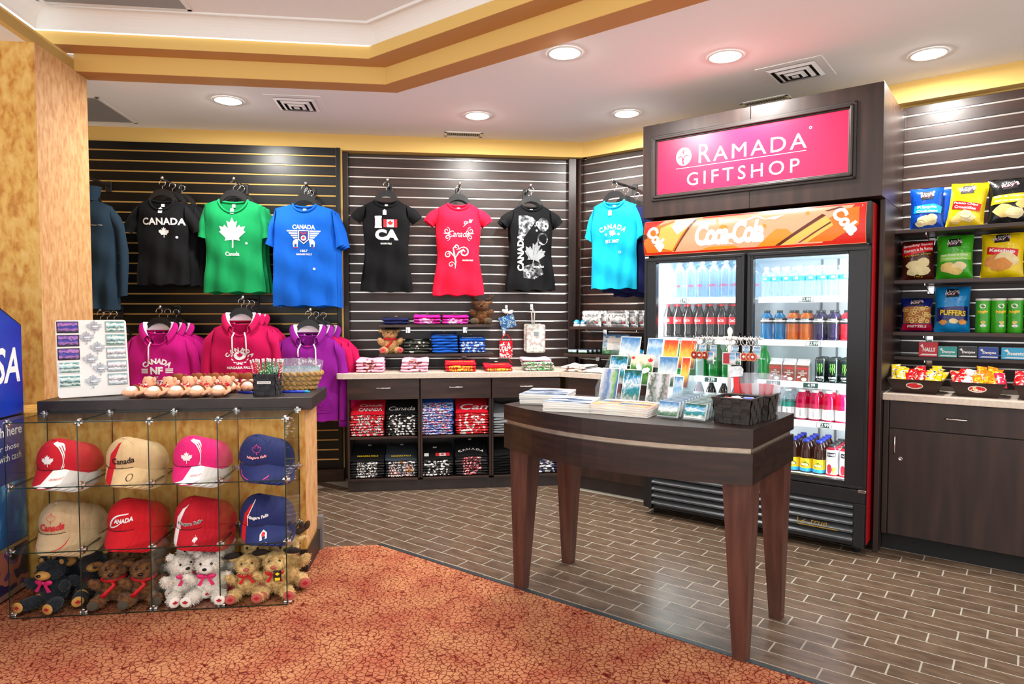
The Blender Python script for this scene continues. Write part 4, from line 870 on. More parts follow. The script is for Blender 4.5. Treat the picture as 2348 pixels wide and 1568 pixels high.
class Tee:
    def __init__(s, sw=.20, cw=.215, ww=.20, hw=.225, L=.68, nw=.09, nd=.085, sd=.035, ah=.19, T=.045, sl=(.30,-.20,.235,-.245), fold=.011, seed=0):
        s.__dict__.update(locals()); s.ph = seed*1.7
    def Wd(s, z):
        t = -z/s.L
        pts = [(0,s.sw),(s.ah/s.L,s.cw),(.55,s.ww),(1,s.hw)]
        for (a,va),(b,vb) in zip(pts, pts[1:]):
            if t <= b: k = (t-a)/(b-a); k = k*k*(3-2*k); return va+(vb-va)*k
        return s.hw
    def yf(s, x, z, off=0.0):
        w = s.Wd(z); q = max(0., 1-(x/w)**2) if w else 0
        r = min(1, max(0, (-z+.01)/.12)); dn = min(1, max(0, -z/s.L))
        y = -s.T*math.sqrt(q)*(.25+.75*r)
        y += s.fold*dn*(math.sin(x*38+s.ph+z*4)+.6*math.sin(x*67+s.ph*2-z*7)) + s.fold*.5*r*math.sin(z*26+x*13+s.ph)
        return y - off
    def yb(s, x, z):
        w = s.Wd(z); q = max(0., 1-(x/w)**2); r = min(1, max(0, (-z+.01)/.12))
        return s.T*.5*math.sqrt(q)*(.25+.75*r)
    def top(s, x, back=False):
        a = abs(x)
        if a < s.nw: 
            return -(.02 if back else s.nd)*math.sqrt(max(0,1-(a/s.nw)**2))**1.2
        return -s.sd*(a-s.nw)/(s.sw-s.nw)
    def body(s, nu=26, nv=22):
        mb = MB()
        for back in (0,1):
            def fn(a, b, back=back):
                q = -1+2*a; q = math.sin(q*PI/2)*.35+q*.65
                zt = s.top(q*s.sw, back); z = zt + (-s.L - zt)*b; z -= .006*b*math.sin(q*9+s.ph)
                x = q*s.Wd(z); return (x, (s.yb(x,z) if back else s.yf(x,z)), z)
            mb.grid(fn, nu, nv)
        return mb
    def sleeves(s, mb, pts=None, n=6):
        """pts: list of (outer x,z, inner x,z) stations from shoulder to cuff"""
        for sg in (-1,1):
            st = [(s.sw*.97,-s.sd*.9, s.cw*.95,-s.ah)] + (pts or [( (s.sw+s.sl[0])/2+.01, (-s.sd+s.sl[1])/2+.015, (s.cw+s.sl[2])/2, (-s.ah+s.sl[3])/2), s.sl])
            for face in (-1, 1):
                def fn(a, b):
                    k = b*(len(st)-1); i = min(int(k), len(st)-2); k -= i
                    o = [st[i][j]*(1-k)+st[i+1][j]*k for j in range(4)]
                    x = o[0]*(1-a)+o[2]*a; z = o[1]*(1-a)+o[3]*a
                    y = face*.032*math.sin(PI*a)**.6*(1 if face < 0 else .6) + .004*math.sin(b*11+a*5+s.ph)
                    return (sg*x, y, z)
                mb.grid(fn, n, 8 if pts else 5)
        return mb
    def collar(s, r=.0085):
        P = []
        for i in range(13):
            x = s.nw*math.sin(-PI/2+PI*i/12); z = s.top(x); P.append((x, s.yf(x, z)-.002 if abs(x) < s.nw*.98 else 0, z+.002))
        for i in range(1,12):
            x = s.nw*math.sin(PI/2-PI*i/12); z = s.top(x, True); P.append((x, s.yb(x, z)+.001, z+.002))
        return MB().tube(P, r, 6, closed=True)
    def on(s, off=.0022): return lambda x, z: (x, s.yf(x, z, off), z)
def hanger_mb():
    O = [(-.125,-.055),(-.105,-.02),(-.075,.028),(-.05,.052),(-.025,.062),(0,.065)]; I = [(-.118,-.06),(-.085,-.028),(-.055,.002),(-.03,.014),(0,.018)]
    P = O + [(-x,z) for x, z in reversed(O[:-1])] + [(-x,z) for x, z in I] + [(x,z) for x, z in reversed(I[:-1])]
    return MB().prism(P, -.008, .008)
HMESH = None
def hook_mb():
    P = [(0,0,.045),(0,0,.085)] + [(.022*math.cos(a)-.0, 0, .108+.022*math.sin(a)) for a in [R(v) for v in (-60,-20,20,60,100,140,180,205)]]
    return MB().tube(P, .0026, 6)
hmesh = hanger_mb().mesh('hanger_body','hanger_black'); kmesh = hook_mb().mesh('hook','chrome')
def hanger(F, u, n, z, label, group, rz=0.0):
    t = thing('clothes_hanger', label, 'hanger', F, u, n, z, (0,0,rz), group); part('hanger_body', t, hmesh, None); part('hook', t, kmesh, None); return t
def faceout(F, u, n0, n1, z, label):
    t = thing('wall_hook', label, 'wall hook', F, u, n1, z, group='black wall hooks on the slatwall'); d = n1-n0
    part('bracket', t, MB().rbox(-.022,.022,-.012,0,-.05,.035,.003), 'black_plastic'); part('arm', t, MB().rbox(-.007,.007,-d,-.012,-.007,.012,.003).copy(Matrix.Rotation(R(0),4,'X')), 'black_plastic')
    part('end_stop', t, MB().ell((0,-d-.004,.012),(.011,.011,.014),10,8), 'chrome')
def garment(nm, label, tee, F, u, n, z, fmat, group, prints=None, sl=None, tagm=True, rz=0.0, extra=None, cat='T-shirt'):
    t = thing(nm, label, cat, F, u, n, z, (0,0,rz), group)
    part('fabric_body', t, tee.sleeves(tee.body(), sl), fmat)
    if extra: extra(t, tee)
    else: part('collar', t, tee.collar(), fmat)
    if tagm:
        zt = -.03; part('neck_label', t, MB().box(-.012,.012, tee.yb(0,zt)-.004, tee.yb(0,zt)-.0025, zt-.022, zt), 'white_paper')
    if prints: prints(t, tee)
    return t
def swing_tag(t, tee, x=0.0, z=-.075): part('swing_tag', t, poly(MB(), [(x-.014,z-.045),(x+.014,z-.045),(x+.014,z-.012),(x,z),(x-.014,z-.012)], tee.on(.006)), 'white_paper')
mat('ink_white','#F0F0F0',.7); mat('ink_silver','#D8D8D4',.6); mat('ink_redp','#D8202E',.7); mat('ink_grey','#8A8E92',.7); mat('ink_pink','#E0408A',.7); mat('ink_navyp','#1C2C7A',.7)
def P_(t, mb, mt, nm='print'): return part(nm, t, mb, mt)
def pr_black(t, s):
    f = s.on(); mb = MB(); text(mb,'CANADA',0.02,-.165,.30,f,height=.052,bold=.03,spacing=1.05,sub=.02); P_(t,mb,'ink_white'); mb = MB(); poly(mb,pos(LEAF,.02,-.245,.04),f,sub=.03); P_(t,mb,'ink_silver','leaf_print')
    mb = MB(); poly(mb,pos(disc(12),.11,-.28,.009),f); P_(t,mb,'ink_white','sticker'); swing_tag(t,s,.0,-.06)
def pr_green(t, s):
    f = s.on(); mb = MB(); poly(mb,pos(LEAF,.0,-.25,.105,.115),f,sub=.03); P_(t,mb,'ink_white','leaf_print'); mb = MB(); text(mb,'Canada',0,-.405,.10,f,height=.03,bold=.02,sub=.02); P_(t,mb,'ink_white')
    mb = MB(); poly(mb,pos(disc(12),.10,-.325,.009),f); P_(t,mb,'ink_white','sticker'); swing_tag(t,s,0,-.06)
def pr_blue(t, s):
    f = s.on(); g = s.on(.0032); mb = MB(); text(mb,'CANADA',0,-.175,.165,f,height=.036,bold=.03,sub=.02)
    for sg in (-1,1):
        for k in range(5): z = -.2-.017*k; w0 = .125-.014*k; poly(mb,[(sg*.045,z),(sg*w0,z),(sg*(w0-.006),z-.011),(sg*.045,z-.011)],f)
    poly(mb,pos([(-.04,.05),(.04,.05),(.04,-.02),(.0,-.055),(-.04,-.02)],0,-.25,1),f,sub=.02); text(mb,'1867',0,-.355,.055,f,height=.02,bold=.02); text(mb,'NIAGARA FALLS',0,-.38,.115,f,height=.015,bold=.02)
    for sg in (-1,1): poly(mb,pos([(-.02,.0),(-.025,.03),(-.03,.04),(-.02,.035),(.01,.03),(.018,.01),(.014,-.02),(.008,-.02),(.006,.0),(-.01,.0),(-.012,-.02),(-.018,-.02)],sg*.065,-.305,sg*1.,1.),f)
    P_(t,mb,'ink_white'); mb = MB(); poly(mb,pos([(-.033,.044),(.033,.044),(.033,-.017),(.0,-.046),(-.033,-.017)],0,-.25,1),g,sub=.02); P_(t,mb,'ink_navyp','shield_print')
    h = s.on(.0042); mb = MB(); poly(mb,pos(disc(14),0,-.26,.02),h); P_(t,mb,'ink_white','roundel_print'); mb = MB(); poly(mb,pos(LEAF,0,-.259,.014),s.on(.005)); poly(mb,[(-.02,-.222),(0,-.232),(.02,-.222),(.02,-.214),(0,-.224),(-.02,-.214)],h); poly(mb,[(-.075,-.335),(.075,-.335),(.075,-.328),(-.075,-.328)],f); P_(t,mb,'ink_redp','leaf_print')
    mb = MB(); poly(mb,pos(disc(12),.075,-.49,.009),f); P_(t,mb,'ink_white','sticker')
def pr_ica(t, s):
    f = s.on(); mb = MB(); text(mb,'I',-.06,-.175,.05,f,height=.095,bold=.05,sub=.02); poly(mb,[(-.088,-.132),(-.032,-.132),(-.032,-.142),(-.088,-.142)],f); poly(mb,[(-.088,-.21),(-.032,-.21),(-.032,-.22),(-.088,-.22)],f)
    text(mb,'CA',0.005,-.275,.18,f,height=.085,bold=.06,sub=.02); poly(mb,[(-.02,-.155),(.085,-.155),(.085,-.215),(-.02,-.215)],f,sub=.03); text(mb,'NIAGARA FALLS',.0,-.345,.085,f,height=.014,bold=.03); P_(t,mb,'ink_white')
    g = s.on(.0034); mb = MB()
    for a,b in ((-.02,.006),(.06,.086)): poly(mb,[(a,-.154),(b,-.154),(b,-.216),(a,-.216)],g,sub=.03)
    poly(mb,pos(LEAF,.033,-.184,.024),g); P_(t,mb,'ink_redp','flag_print'); swing_tag(t,s,-.01,-.075)
def swirl(mb, f, cx, cz, r, a0, turns, w=.006): stroke(mb, spiral(cx,cz,r,r*.15,a0,turns,16), [w*(.4+.6*math.sin(PI*i/16)) for i in range(17)], f)
def pr_red(t, s):
    f = s.on(); mb = MB(); text(mb,'Canada',0,-.245,.165,f,height=.05,shear=.4,bold=.0,sub=.02)
    for sg in (-1,1): swirl(mb,f,sg*.095,-.22,.028,90,1.4*sg); swirl(mb,f,sg*.09,-.275,.024,-90,-1.3*sg); stroke(mb,[(sg*.06,-.25),(sg*.085,-.245),(sg*.12,-.24)],[.003,.008,.003],f)
    swirl(mb,f,.055,-.16,.018,0,1.3); swirl(mb,f,.09,-.145,.016,120,-1.3); stroke(mb,[(.035,-.19),(.06,-.165),(.10,-.14),(.115,-.13)],[.002,.006,.006,.002],f)
    P_(t,mb,'ink_white')
    mb = MB(); stroke(mb,[(-.03,-.52),(-.025,-.47),(-.035,-.42),(-.045,-.36),(-.02,-.33)],[.004,.009,.014,.008,.003],f); swirl(mb,f,-.085,-.41,.03,20,1.4,.009); swirl(mb,f,.04,-.39,.045,150,-1.4,.011); swirl(mb,f,-.06,-.49,.026,0,1.2,.006); swirl(mb,f,-.02,-.35,.022,-90,1.2,.008); stroke(mb,[(-.03,-.44),(.0,-.39),(.04,-.365)],[.004,.012,.004],f); stroke(mb,[(-.035,-.43),(-.06,-.40),(-.09,-.385)],[.004,.01,.003],f)
    P_(t,mb,'ink_white','flourish_print'); mb = MB(); text(mb,'NIAGARA FALLS',.07,-.455,.085,f,height=.014,bold=.03); P_(t,mb,'ink_white')
printmat('mist_print','#0C0D11',['#0C0D11','#4A4E54','#9CA0A4','#0C0D11'],28,.30,detail=6)
def pr_mist(t, s):
    f = s.on(.0016); pm = lambda P: P_(t,poly(MB(),P,f,sub=.03),'mist_print','mist_print'); mb = MB(); poly(mb,[(-.11,-.09),(-.05,-.085),(.0,-.10),(.03,-.13),(-.02,-.2),(-.06,-.26),(-.11,-.3)],f,sub=.03); pm(pos(disc(12),.09,-.16,.05,.058)); pm(pos(disc(12),.085,-.275,.045,.05)); pm([(-.08,-.5),(.06,-.46),(.09,-.56),(.02,-.6),(-.07,-.59)]); P_(t,mb,'mist_print','mist_print')
    f = s.on(.0028); mb = MB(); text(mb,'CANADA',-.095,-.385,.30,f,height=.05,bold=.04,rot=R(90),sub=.02); text(mb,'.CA',.055,-.155,.075,f,height=.045,bold=.03,sub=.02); text(mb,'NIAGARA FALLS',.05,-.50,.085,f,height=.014,bold=.03); P_(t,mb,'ink_white')
    mb = MB(); poly(mb,pos(LEAF,.02,-.40,.095,.11,R(-12)),s.on(.0024),sub=.03); P_(t,mb,'ink_grey','leaf_print'); mb = MB()
    for a in (-70,-35,0,35,70): stroke(mb,[(.0,-.47),(.02+.07*math.sin(R(a)),-.40+.07*math.cos(R(a)))],[.004,.001],s.on(.0034))
    P_(t,mb,'tee_black','leaf_vein_print'); mb = MB(); poly(mb,pos(disc(12),.035,-.21,.008),f); P_(t,mb,'ink_white','sticker')
def pr_teal(t, s):
    f = s.on(); mb = MB(); text(mb,'CANADA',0,-.20,.22,f,height=.04,bold=.03,spacing=1.25,arc=.17,sub=.02); text(mb,'EST.1867',0,-.315,.11,f,height=.026,bold=.03,sub=.02)
    poly(mb,pos(LEAF,0,-.255,.03,.035,R(-30)),f)
    for sg in (-1,1): poly(mb,pos([(0,1),(1,0),(0,-1),(-1,0)],sg*.05,-.262,.012,.012),f)
    P_(t,mb,'ink_white'); swing_tag(t,s,-.02,-.07); mb = MB(); ring2d(mb,.010,.010,.004,.06,-.40,f,n=14); P_(t,mb,'ink_white','sticker')
GA = 'T-shirts on the black slatwall'; GBk = 'T-shirts on the walnut slatwall'; GH = 'hangers under the displayed garments'
def rack(lbl, nm, tee, F, u, n, z, fm, pr, backs, grp, arm, du=.03, dn=.05, dz=.004, hz=.015, cat='T-shirt', bm=None, **kw):
    """front garment plus others behind it on the same arm, each on its own hanger"""
    rz = kw.pop('rz', 0.0)
    fr_ = garment(nm, lbl, tee, F, u, n, z, fm, grp, pr, cat=cat, rz=rz, **kw); hanger(F, u, n+.006, z+hz, 'black plastic hanger holding the ' + lbl, GH, rz)
    pl = ('first','second','third','fourth','fifth')
    sh = None
    for i in range(backs):
        lb = '%s hung %s behind the %s' % (kw.get('bl','similar garment'), pl[i], lbl)
        t = thing(nm, lb[:200], cat, F, u+du*(i+1), n+dn*(i+1), z-dz*(i+1), (0,0,rz), grp)
        kid = {c.name.split('.')[0]: c for c in fr_.children}
        if sh is None: sh = (kid['fabric_body'].data.copy() if bm else kid['fabric_body'].data)
        if bm: sh.materials.clear(); sh.materials.append(M_(bm))
        part('fabric_body', t, sh, None); [part(q, t, kid[q].data, None) for q in (('hood','hood_lining') if cat == 'hoodie' else ('collar',))]
        hanger(F, u+du*(i+1), n+dn*(i+1)+.006, z+hz-dz*(i+1), 'black hanger, %s behind the %s' % (pl[i], lbl), GH, rz)
    faceout(F, arm[0], arm[1], arm[2], z+hz+.128, 'black wall hook carrying the ' + lbl)
rack('black T-shirt with white CANADA lettering', 'tee_shirt', Tee(.165,.185,.175,.19,.63,.085,.085,sl=(.285,-.22,.215,-.255),seed=1), AB, -1.955, 5.25, 2.215, 'tee_black', pr_black, 2, GA, (-1.94,5.22,5.547), du=.045, dn=.07)
rack('green T-shirt with large white maple leaf', 'tee_shirt', Tee(.205,.215,.20,.225,.69,.105,.10,sl=(.262,-.275,.20,-.29),seed=2), AB, -1.45, 5.25, 2.222, 'tee_green', pr_green, 2, GA, (-1.435,5.22,5.547), du=.012, dn=.07)
rack('royal blue T-shirt with winged shield emblem', 'tee_shirt', Tee(.215,.235,.235,.24,.77,.085,.06,sl=(.295,-.30,.225,-.33),seed=3), AB, -.932, 5.25, 2.20, 'tee_blue', pr_blue, 2, GA, (-.915,5.22,5.547), du=.012, dn=.07)
rack('black T-shirt with flag and CA lettering', 'tee_shirt', Tee(.165,.185,.17,.205,.72,.09,.06,sd=.04,ah=.16,sl=(.28,-.125,.205,-.19),seed=4), AB, -.325, 5.37, 2.265, 'tee_black', pr_ica, 0, GBk, (-.312,5.34,5.653))
rack('red T-shirt with white swirl lettering', 'tee_shirt', Tee(.165,.18,.165,.205,.73,.085,.055,sd=.04,ah=.16,sl=(.275,-.13,.20,-.185),seed=5), AB, .245, 5.36, 2.25, 'tee_red', pr_red, 1, GBk, (.255,5.33,5.653), du=-.006, dn=.05)
rack('black T-shirt with grey leaf and vertical CANADA', 'tee_shirt', Tee(.155,.175,.165,.20,.69,.082,.05,sd=.04,ah=.16,sl=(.262,-.13,.195,-.19),seed=6), AB, .838, 5.37, 2.25, 'tee_black', pr_mist, 1, GBk, (.828,5.34,5.653), du=-.012, dn=.06)
rack('turquoise T-shirt with white arched CANADA', 'tee_shirt', Tee(.165,.19,.18,.185,.68,.08,.06,sl=(.24,-.27,.18,-.31),seed=7), AR, -2.56, 4.60, 2.245, 'tee_teal', pr_teal, 2, GBk, (-2.555,4.57,4.931), du=.05, dn=.09, dz=.03, bm='tee_navy', rz=R(12))
# ---- hoodies
def hood(t, s, fm, drop=.0):
    mb = MB()
    def ring(a, rr, th):   # a 0..1 around neck, open V in front
        an = R(-90+36) + R(360-72)*a
        x = .112*math.cos(an); y = .05*math.sin(an)-.012; 
        fr = max(0, -math.sin(an)); z = .022 - .125*fr**1.2
        c, s_ = math.cos(th), math.sin(th)
        return (x + rr*c*math.cos(an)*.9, y + rr*c*math.sin(an)*.5, z + rr*s_*1.25 + .012)
    part('hood', t, MB().grid(lambda a, b: ring(a, .029, 2*PI*b), 26, 10), fm)
    part('hood_lining', t, MB().grid(lambda a, b: ring(a, .0315, PI*.55+PI*.62*b), 26, 6), 'hood_lining')
def strings(t, s, xs):
    for x, l in xs:
        f = s.on(.006); P = [f(x*.75, -.075), f(x, -.11), f(x*1.05, -.11-l*.5), f(x, -.11-l)]; part('drawstring', t, MB().tube(P, .0055, 6), 'cord_white')
def pocket(t, s, fm):
    f = s.on(.006); part('pocket', t, poly(MB(), [(-.16,-.60),(.16,-.60),(.155,-.52),(.10,-.42),(-.10,-.42),(-.155,-.52)], f, sub=.04), fm)
    part('hem_rib', t, MB().grid(lambda a, b: ((lambda x, z: (x*1.005, s.yf(x, z, .004), z))((-1+2*a)*s.Wd(-s.L+.01)*.985, -s.L+.055*b)), 20, 3), fm)
def cuffs(t, s, st, fm):
    for sg in (-1,1):
        (a,b,c,d) = st[-1]; part('cuff', t, MB().tube([(sg*(a+c)/2, 0, (b+d)/2+.01), (sg*(a+c)/2, 0, (b+d)/2-.055)], abs(a-c)/2+.002, 10, flat=.5), fm)
def laurel(mb, f, cx, cz, r):
    for sg in (-1,1):
        for k in range(6):
            a = R(-80+27*k); poly(mb, pos([(0,.013),(.006,0),(0,-.013),(-.006,0)], cx+sg*r*math.cos(a), cz+r*math.sin(a), 1, rot=sg*(a-.4)), f)
def ph1(t, s):
    f = s.on(); mb = MB(); text(mb,'CANADA',0,-.215,.21,f,height=.042,bold=.05,arc=.14,sub=.02); text(mb,'NF',0,-.285,.085,f,height=.055,bold=.05,sub=.02); text(mb,'EST.',0,-.335,.035,f,height=.014,bold=.02); text(mb,'1867',0,-.37,.09,f,height=.035,bold=.04,sub=.02)
    for sg in (-1,1):
        for k in range(3): poly(mb,[(sg*.06,-.27-.013*k),(sg*.11,-.27-.013*k),(sg*.11,-.278-.013*k),(sg*.06,-.278-.013*k)],f)
    P_(t,mb,'ink_white')
def ph2(t, s):
    f = s.on(); mb = MB(); text(mb,'CANADA',0,-.20,.23,f,height=.03,bold=.04,spacing=1.5,arc=.115,sub=.02); laurel(mb,f,0,-.25,.058); poly(mb,pos(disc(20),0,-.245,.042,.033),f,sub=.03); text(mb,'1867',0,-.30,.045,f,height=.014,bold=.02); text(mb,'NIAGARA FALLS',0,-.335,.18,f,height=.02,bold=.04,sub=.02); P_(t,mb,'ink_white')
    mb = MB(); poly(mb,pos(LEAF,0,-.243,.024),s.on(.0034)); P_(t,mb,'hood_crimson','leaf_print')
def ph3(t, s):
    f = s.on(); mb = MB(); text(mb,'CANADA',.0,-.20,.23,f,height=.03,bold=.04,spacing=1.5,arc=.115,sub=.02); laurel(mb,f,0,-.25,.058); text(mb,'NIAGARA FALLS',0,-.335,.18,f,height=.02,bold=.04,sub=.02); P_(t,mb,'ink_white')
def hoodie(lbl, u, n, z, fm, pr, sc, seed, st, backs, bcol=None, du=.03):
    s = Tee(.195,.225,.222,.215,.66,.095,.10,sd=.045,ah=.20,T=.06,fold=.011,seed=seed)
    def ex(t, s): part('collar', t, s.collar(.006), fm); hood(t, s, fm); strings(t, s, sc); pocket(t, s, fm); cuffs(t, s, st, fm)
    rack(lbl, 'hoodie', s, AB, u, n, z, fm, pr, backs, 'hoodies on the black slatwall', (u+.02, n-.02, 5.547), cat='hoodie', sl=st, extra=ex, tagm=False, du=du, dn=.07, hz=.045, bm=bcol)
LS = [(.265,-.12,.215,-.25),(.295,-.30,.225,-.36),(.30,-.48,.222,-.50),(.285,-.66,.22,-.66)]
hoodie('magenta hoodie with NF 1867 lettering', -1.985, 5.22, 1.235, 'hood_pink', ph1, [(-.055,.10)], 11, LS, 2, du=.035)
hoodie('crimson hoodie with laurel leaf emblem', -1.385, 5.17, 1.305, 'hood_crimson', ph2, [(-.05,.14),(.045,.13)], 12, LS, 2, du=.02)
hoodie('purple hoodie at the right end of the counter', -.905, 5.20, 1.215, 'hood_purple', ph3, [(-.065,.06),(.06,.17)], 13, LS, 2, bcol='hood_crimson', du=.045)
# ---- jacket hanging at the pillar edge
s = Tee(.19,.22,.225,.235,.80,.06,.03,sd=.06,ah=.22,T=.07,fold=.012,seed=15)
def jx(t, s): part('collar', t, MB().grid(lambda a, b: (.10*math.cos(2*PI*a)*(1+.25*b), .06*math.sin(2*PI*a)*(1+.2*b), -.02+.10*b), 20, 4, closeu=True), 'jacket_navy'); part('zip', t, MB().tube([s.on(.003)(0,-.05), s.on(.003)(0,-.4), s.on(.003)(0,-.78)], .004, 6), 'grey_metal'); mb = MB(); text(mb,'Canada Niagara Falls',.09,-.20,.12,s.on(.003),height=.012); part('embroidery', t, mb, 'ink_silver')
garment('jacket', 'dark navy hooded jacket half hidden behind the left pillar', s, AB, -2.455, 5.15, 2.20, 'jacket_navy', None, None, sl=[(.27,-.16,.22,-.27),(.30,-.4,.23,-.42),(.285,-.70,.215,-.71)], tagm=False, extra=jx, cat='jacket')
faceout(AB, -2.455, 5.13, 5.547, 2.36, 'black wall hook carrying the navy jacket'); hanger(AB, -2.455, 5.155, 2.225, 'black plastic hanger holding the navy jacket', GH)
for i in range(3): hanger(AB, -2.40+.03*i, 5.24+.04*i, 1.26, 'bare black hanger under the navy jacket, %s of three' % ('front','middle','rear')[i], GH)
faceout(AB, -2.39, 5.22, 5.547, 1.39, 'black wall hook carrying bare hangers under the jacket')
# ================================================================ FOLDED SHIRTS, SHELF GOODS
def folded_mb(w=.255, d=.25, h=.022, seed=0, dip=.012):
    def fn(a, b):
        x = (-1+2*a); k = (1-abs(x)**6)**.35
        an = 2*PI*b + PI/2
        y = .5 - .5*math.copysign(abs(math.cos(2*PI*b))**.35, math.cos(2*PI*b))
        s = math.copysign(abs(math.sin(2*PI*b))**.55, math.sin(2*PI*b))
        yy = d*y; z = h/2 + h/2*s*(.35+.65*k)
        z += .0025*math.sin(x*5+seed*2+yy*23)*(1 if s > 0 else .3) + (dip*max(0,y-.55)/.45*(abs(x)**2) if s > 0 else 0)
        return (x*w/2*(.985+.015*math.sin(yy*30+seed)) , yy + .005*math.sin(x*4+seed), z)
    return MB().grid(fn, 14, 18)
_fm = {}
def folded_mesh(mt, w, d, h, v):
    k = (mt, round(w,3), d, h, v)
    if k not in _fm: _fm[k] = folded_mb(w, d, h, v).mesh('folded_shirt', mt)
    return _fm[k]
def stack(F, u, n, z, mt, cnt, w, d, h, tilt, desc, where, top=None, mats=None, topmat=None):
    """pile of folded shirts, each one its own object; top(t) adds print to the uppermost"""
    for i in range(cnt):
        m_ = topmat if (topmat and i == cnt-1) else mt
        pl = 'topmost' if i == cnt-1 else ('bottom' if i == 0 else ORD[i] + ' up')
        du = rnd.uniform(-.006,.006); o = solo('folded_shirt', '%s, %s %s' % (desc, pl, where), 'folded shirt', folded_mesh(m_, w, d, h, i % 3), None, F, u+du, n+rnd.uniform(-.004,.004), z+.0015+i*(h*.96), (R(tilt*i),0,rnd.uniform(-.02,.02)), group='folded shirts ' + where)
        if i == cnt-1 and top: top(o, w, d, h)
def ontop(h, o=.002): return lambda x, y: (x, y, h*1.02+o)
def toptext(*items):
    def f(o, w, d, h):
        for (tx, x, y, wd, hh, mt, kw) in items:
            mb = MB(); text(mb, tx, x, y, wd, ontop(h, .004), height=hh, **kw); part('print', o, mb, mt)
        part('neck_label', o, MB().box(-.012,.012,d*.86,d*.86+.02,h+.012,h+.0135), 'white_paper')
    return f
def fr(nm, base, cols, **kw): printmat(nm, base, cols, mask=[(0,0,kw.pop('hw',.10)), (1,-.0,kw.pop('dep',.10))], **kw)
fr('pr_redmix','#CC0E26',['#CC0E26','#F2F2F2','#1A1A20','#F2F2F2'],scale=45,thr=.42,stretch=(1,1,.6),hw=.12)
fr('pr_blackscript','#0C0D11',['#F2F2F2'],scale=50,thr=.54,stretch=(1,1,.6))
fr('pr_bluewing','#0E4EB0',['#F4F4F6','#0E4EB0','#E0303A','#F4F4F6'],scale=42,thr=.44,stretch=(.6,1,2.2),hw=.115)
fr('pr_redcan','#CC1020',['#F6F0F0'],scale=40,thr=.54,stretch=(1,1,.5))
fr('pr_arc','#0C0D11',['#F0F0F0','#0C0D11','#F0F0F0'],scale=40,thr=.44,hw=.075,stretch=(1,1,.6))
fr('pr_arc2','#26303A',['#F0F0F0','#7A2838','#F0B020'],scale=46,thr=.46,hw=.10,stretch=(1,1,.5))
fr('pr_flag','#0C0D11',['#F0F0F0'],scale=42,thr=.52,stretch=(1,1,.6))
fr('pr_totem','#0C0D11',['#D8304A','#F0F0F0','#0C0D11'],scale=60,thr=.5,hw=.07)
fr('pr_navyscript','#16204A',['#F2F2F2'],scale=40,thr=.50,stretch=(.8,1,1.2))
fr('pr_pinkmoose','#EFB4CC',['#8A3A1E'],scale=40,thr=.54,hw=.05); fr('pr_redyel','#D80E24',['#F2C01E'],scale=60,thr=.50,hw=.09,stretch=(1.6,1,1)); fr('pr_green','#F0EEEA',['#2E8A3A','#F0B8CC','#F0EEEA'],scale=34,thr=.42,hw=.13); fr('pr_mag','#D0189A',['#F6E6F2'],scale=60,thr=.53,hw=.06,stretch=(.6,1,2)); fr('pr_roy','#0E56B8',['#F0F0FA','#40B0E0'],scale=46,thr=.54,hw=.09); fr('pr_olive','#22281E',['#C8CCC0'],scale=40,thr=.6,hw=.06); fr('pr_whitepile','#F4F2F0',['#F0A01E','#3A50B0','#F0C01E'],scale=30,thr=.55,hw=.09)
WH = lambda tx, y=.07, w=.2, h=.05, **k: toptext((tx, .0, y, w, h, 'ink_white', k))
ZU, ZL = .4255, .103
TM = {'pr_redmix':'f_red','pr_blackscript':'tee_black','pr_redcan':'f_red','pr_arc':'tee_black','pr_arc2':'f_slate','pr_flag':'tee_black','pr_totem':'tee_black','pr_redyel':'f_red','pr_mag':'f_magenta','pr_roy':'f_royal'}
def U(u, mt, c, desc, where, top=None, z=ZU, w=.255, mats=None): stack(AB, u, 5.155, z, mt, c, w, .25, .021, 2.7, desc, where, top, mats, TM.get(mt))
U(-.47, 'pr_redmix', 9, 'red T-shirt with white CANADA print', 'in upper left cubby, left pile', toptext(('CANADA',.02,.05,.18,.05,'ink_white',{'bold':.02}),('Canada',.02,.115,.17,.035,'ink_white',{'shear':.4})))
U(-.205, 'pr_blackscript', 9, 'black T-shirt with white script', 'in upper left cubby, right pile', toptext(('Canada',.0,.06,.2,.06,'ink_white',{'shear':.3})), w=.24)
U(.065, 'pr_bluewing', 10, 'royal blue T-shirt with white wing print', 'in upper middle cubby, left pile', None, w=.25)
U(.335, 'pr_redcan', 9, 'red T-shirt with large white script', 'in upper middle cubby, right pile', toptext(('Can',.02,.07,.22,.09,'ink_white',{'shear':.3,'bold':.01})))
U(.63, 'f_grey', 7, 'pale grey T-shirt', 'in upper right cubby, left pile'); U(.885, 'f_grey', 5, 'pale grey shirt', 'in upper right cubby, right pile', w=.24)
U(-.475, 'pr_arc', 7, 'black T-shirt with yellow arch print', 'in lower left cubby, left pile', toptext(('NIAGARA FALLS',0,.06,.16,.022,'lab_yellow',{'bold':.02})), z=ZL)
U(-.21, 'pr_arc2', 7, 'slate T-shirt with maroon arch print', 'in lower left cubby, right pile', toptext(('NIAGARA FALLS',0,.05,.15,.02,'lab_yellow',{'bold':.02})), z=ZL, w=.245, mats=['pr_arc2'])
def flagtop(o, w, d, h):
    f = ontop(h,.004); mb = MB(); text(mb,'I',-.08,.055,.035,f,height=.05,bold=.05); poly(mb,[(-.01,.03),(.10,.03),(.10,.08),(-.01,.08)],f); part('print', o, mb, 'ink_white'); g = ontop(h,.005); mb = MB(); poly(mb,[(-.01,.03),(.02,.03),(.02,.08),(-.01,.08)],g); poly(mb,[(.07,.03),(.10,.03),(.10,.08),(.07,.08)],g); poly(mb,pos(LEAF,.045,.055,.02),g); part('flag_print', o, mb, 'ink_redp'); part('swing_tag', o, MB().box(-.03,0,.15,.17,h+.012,h+.0135), 'white_paper')
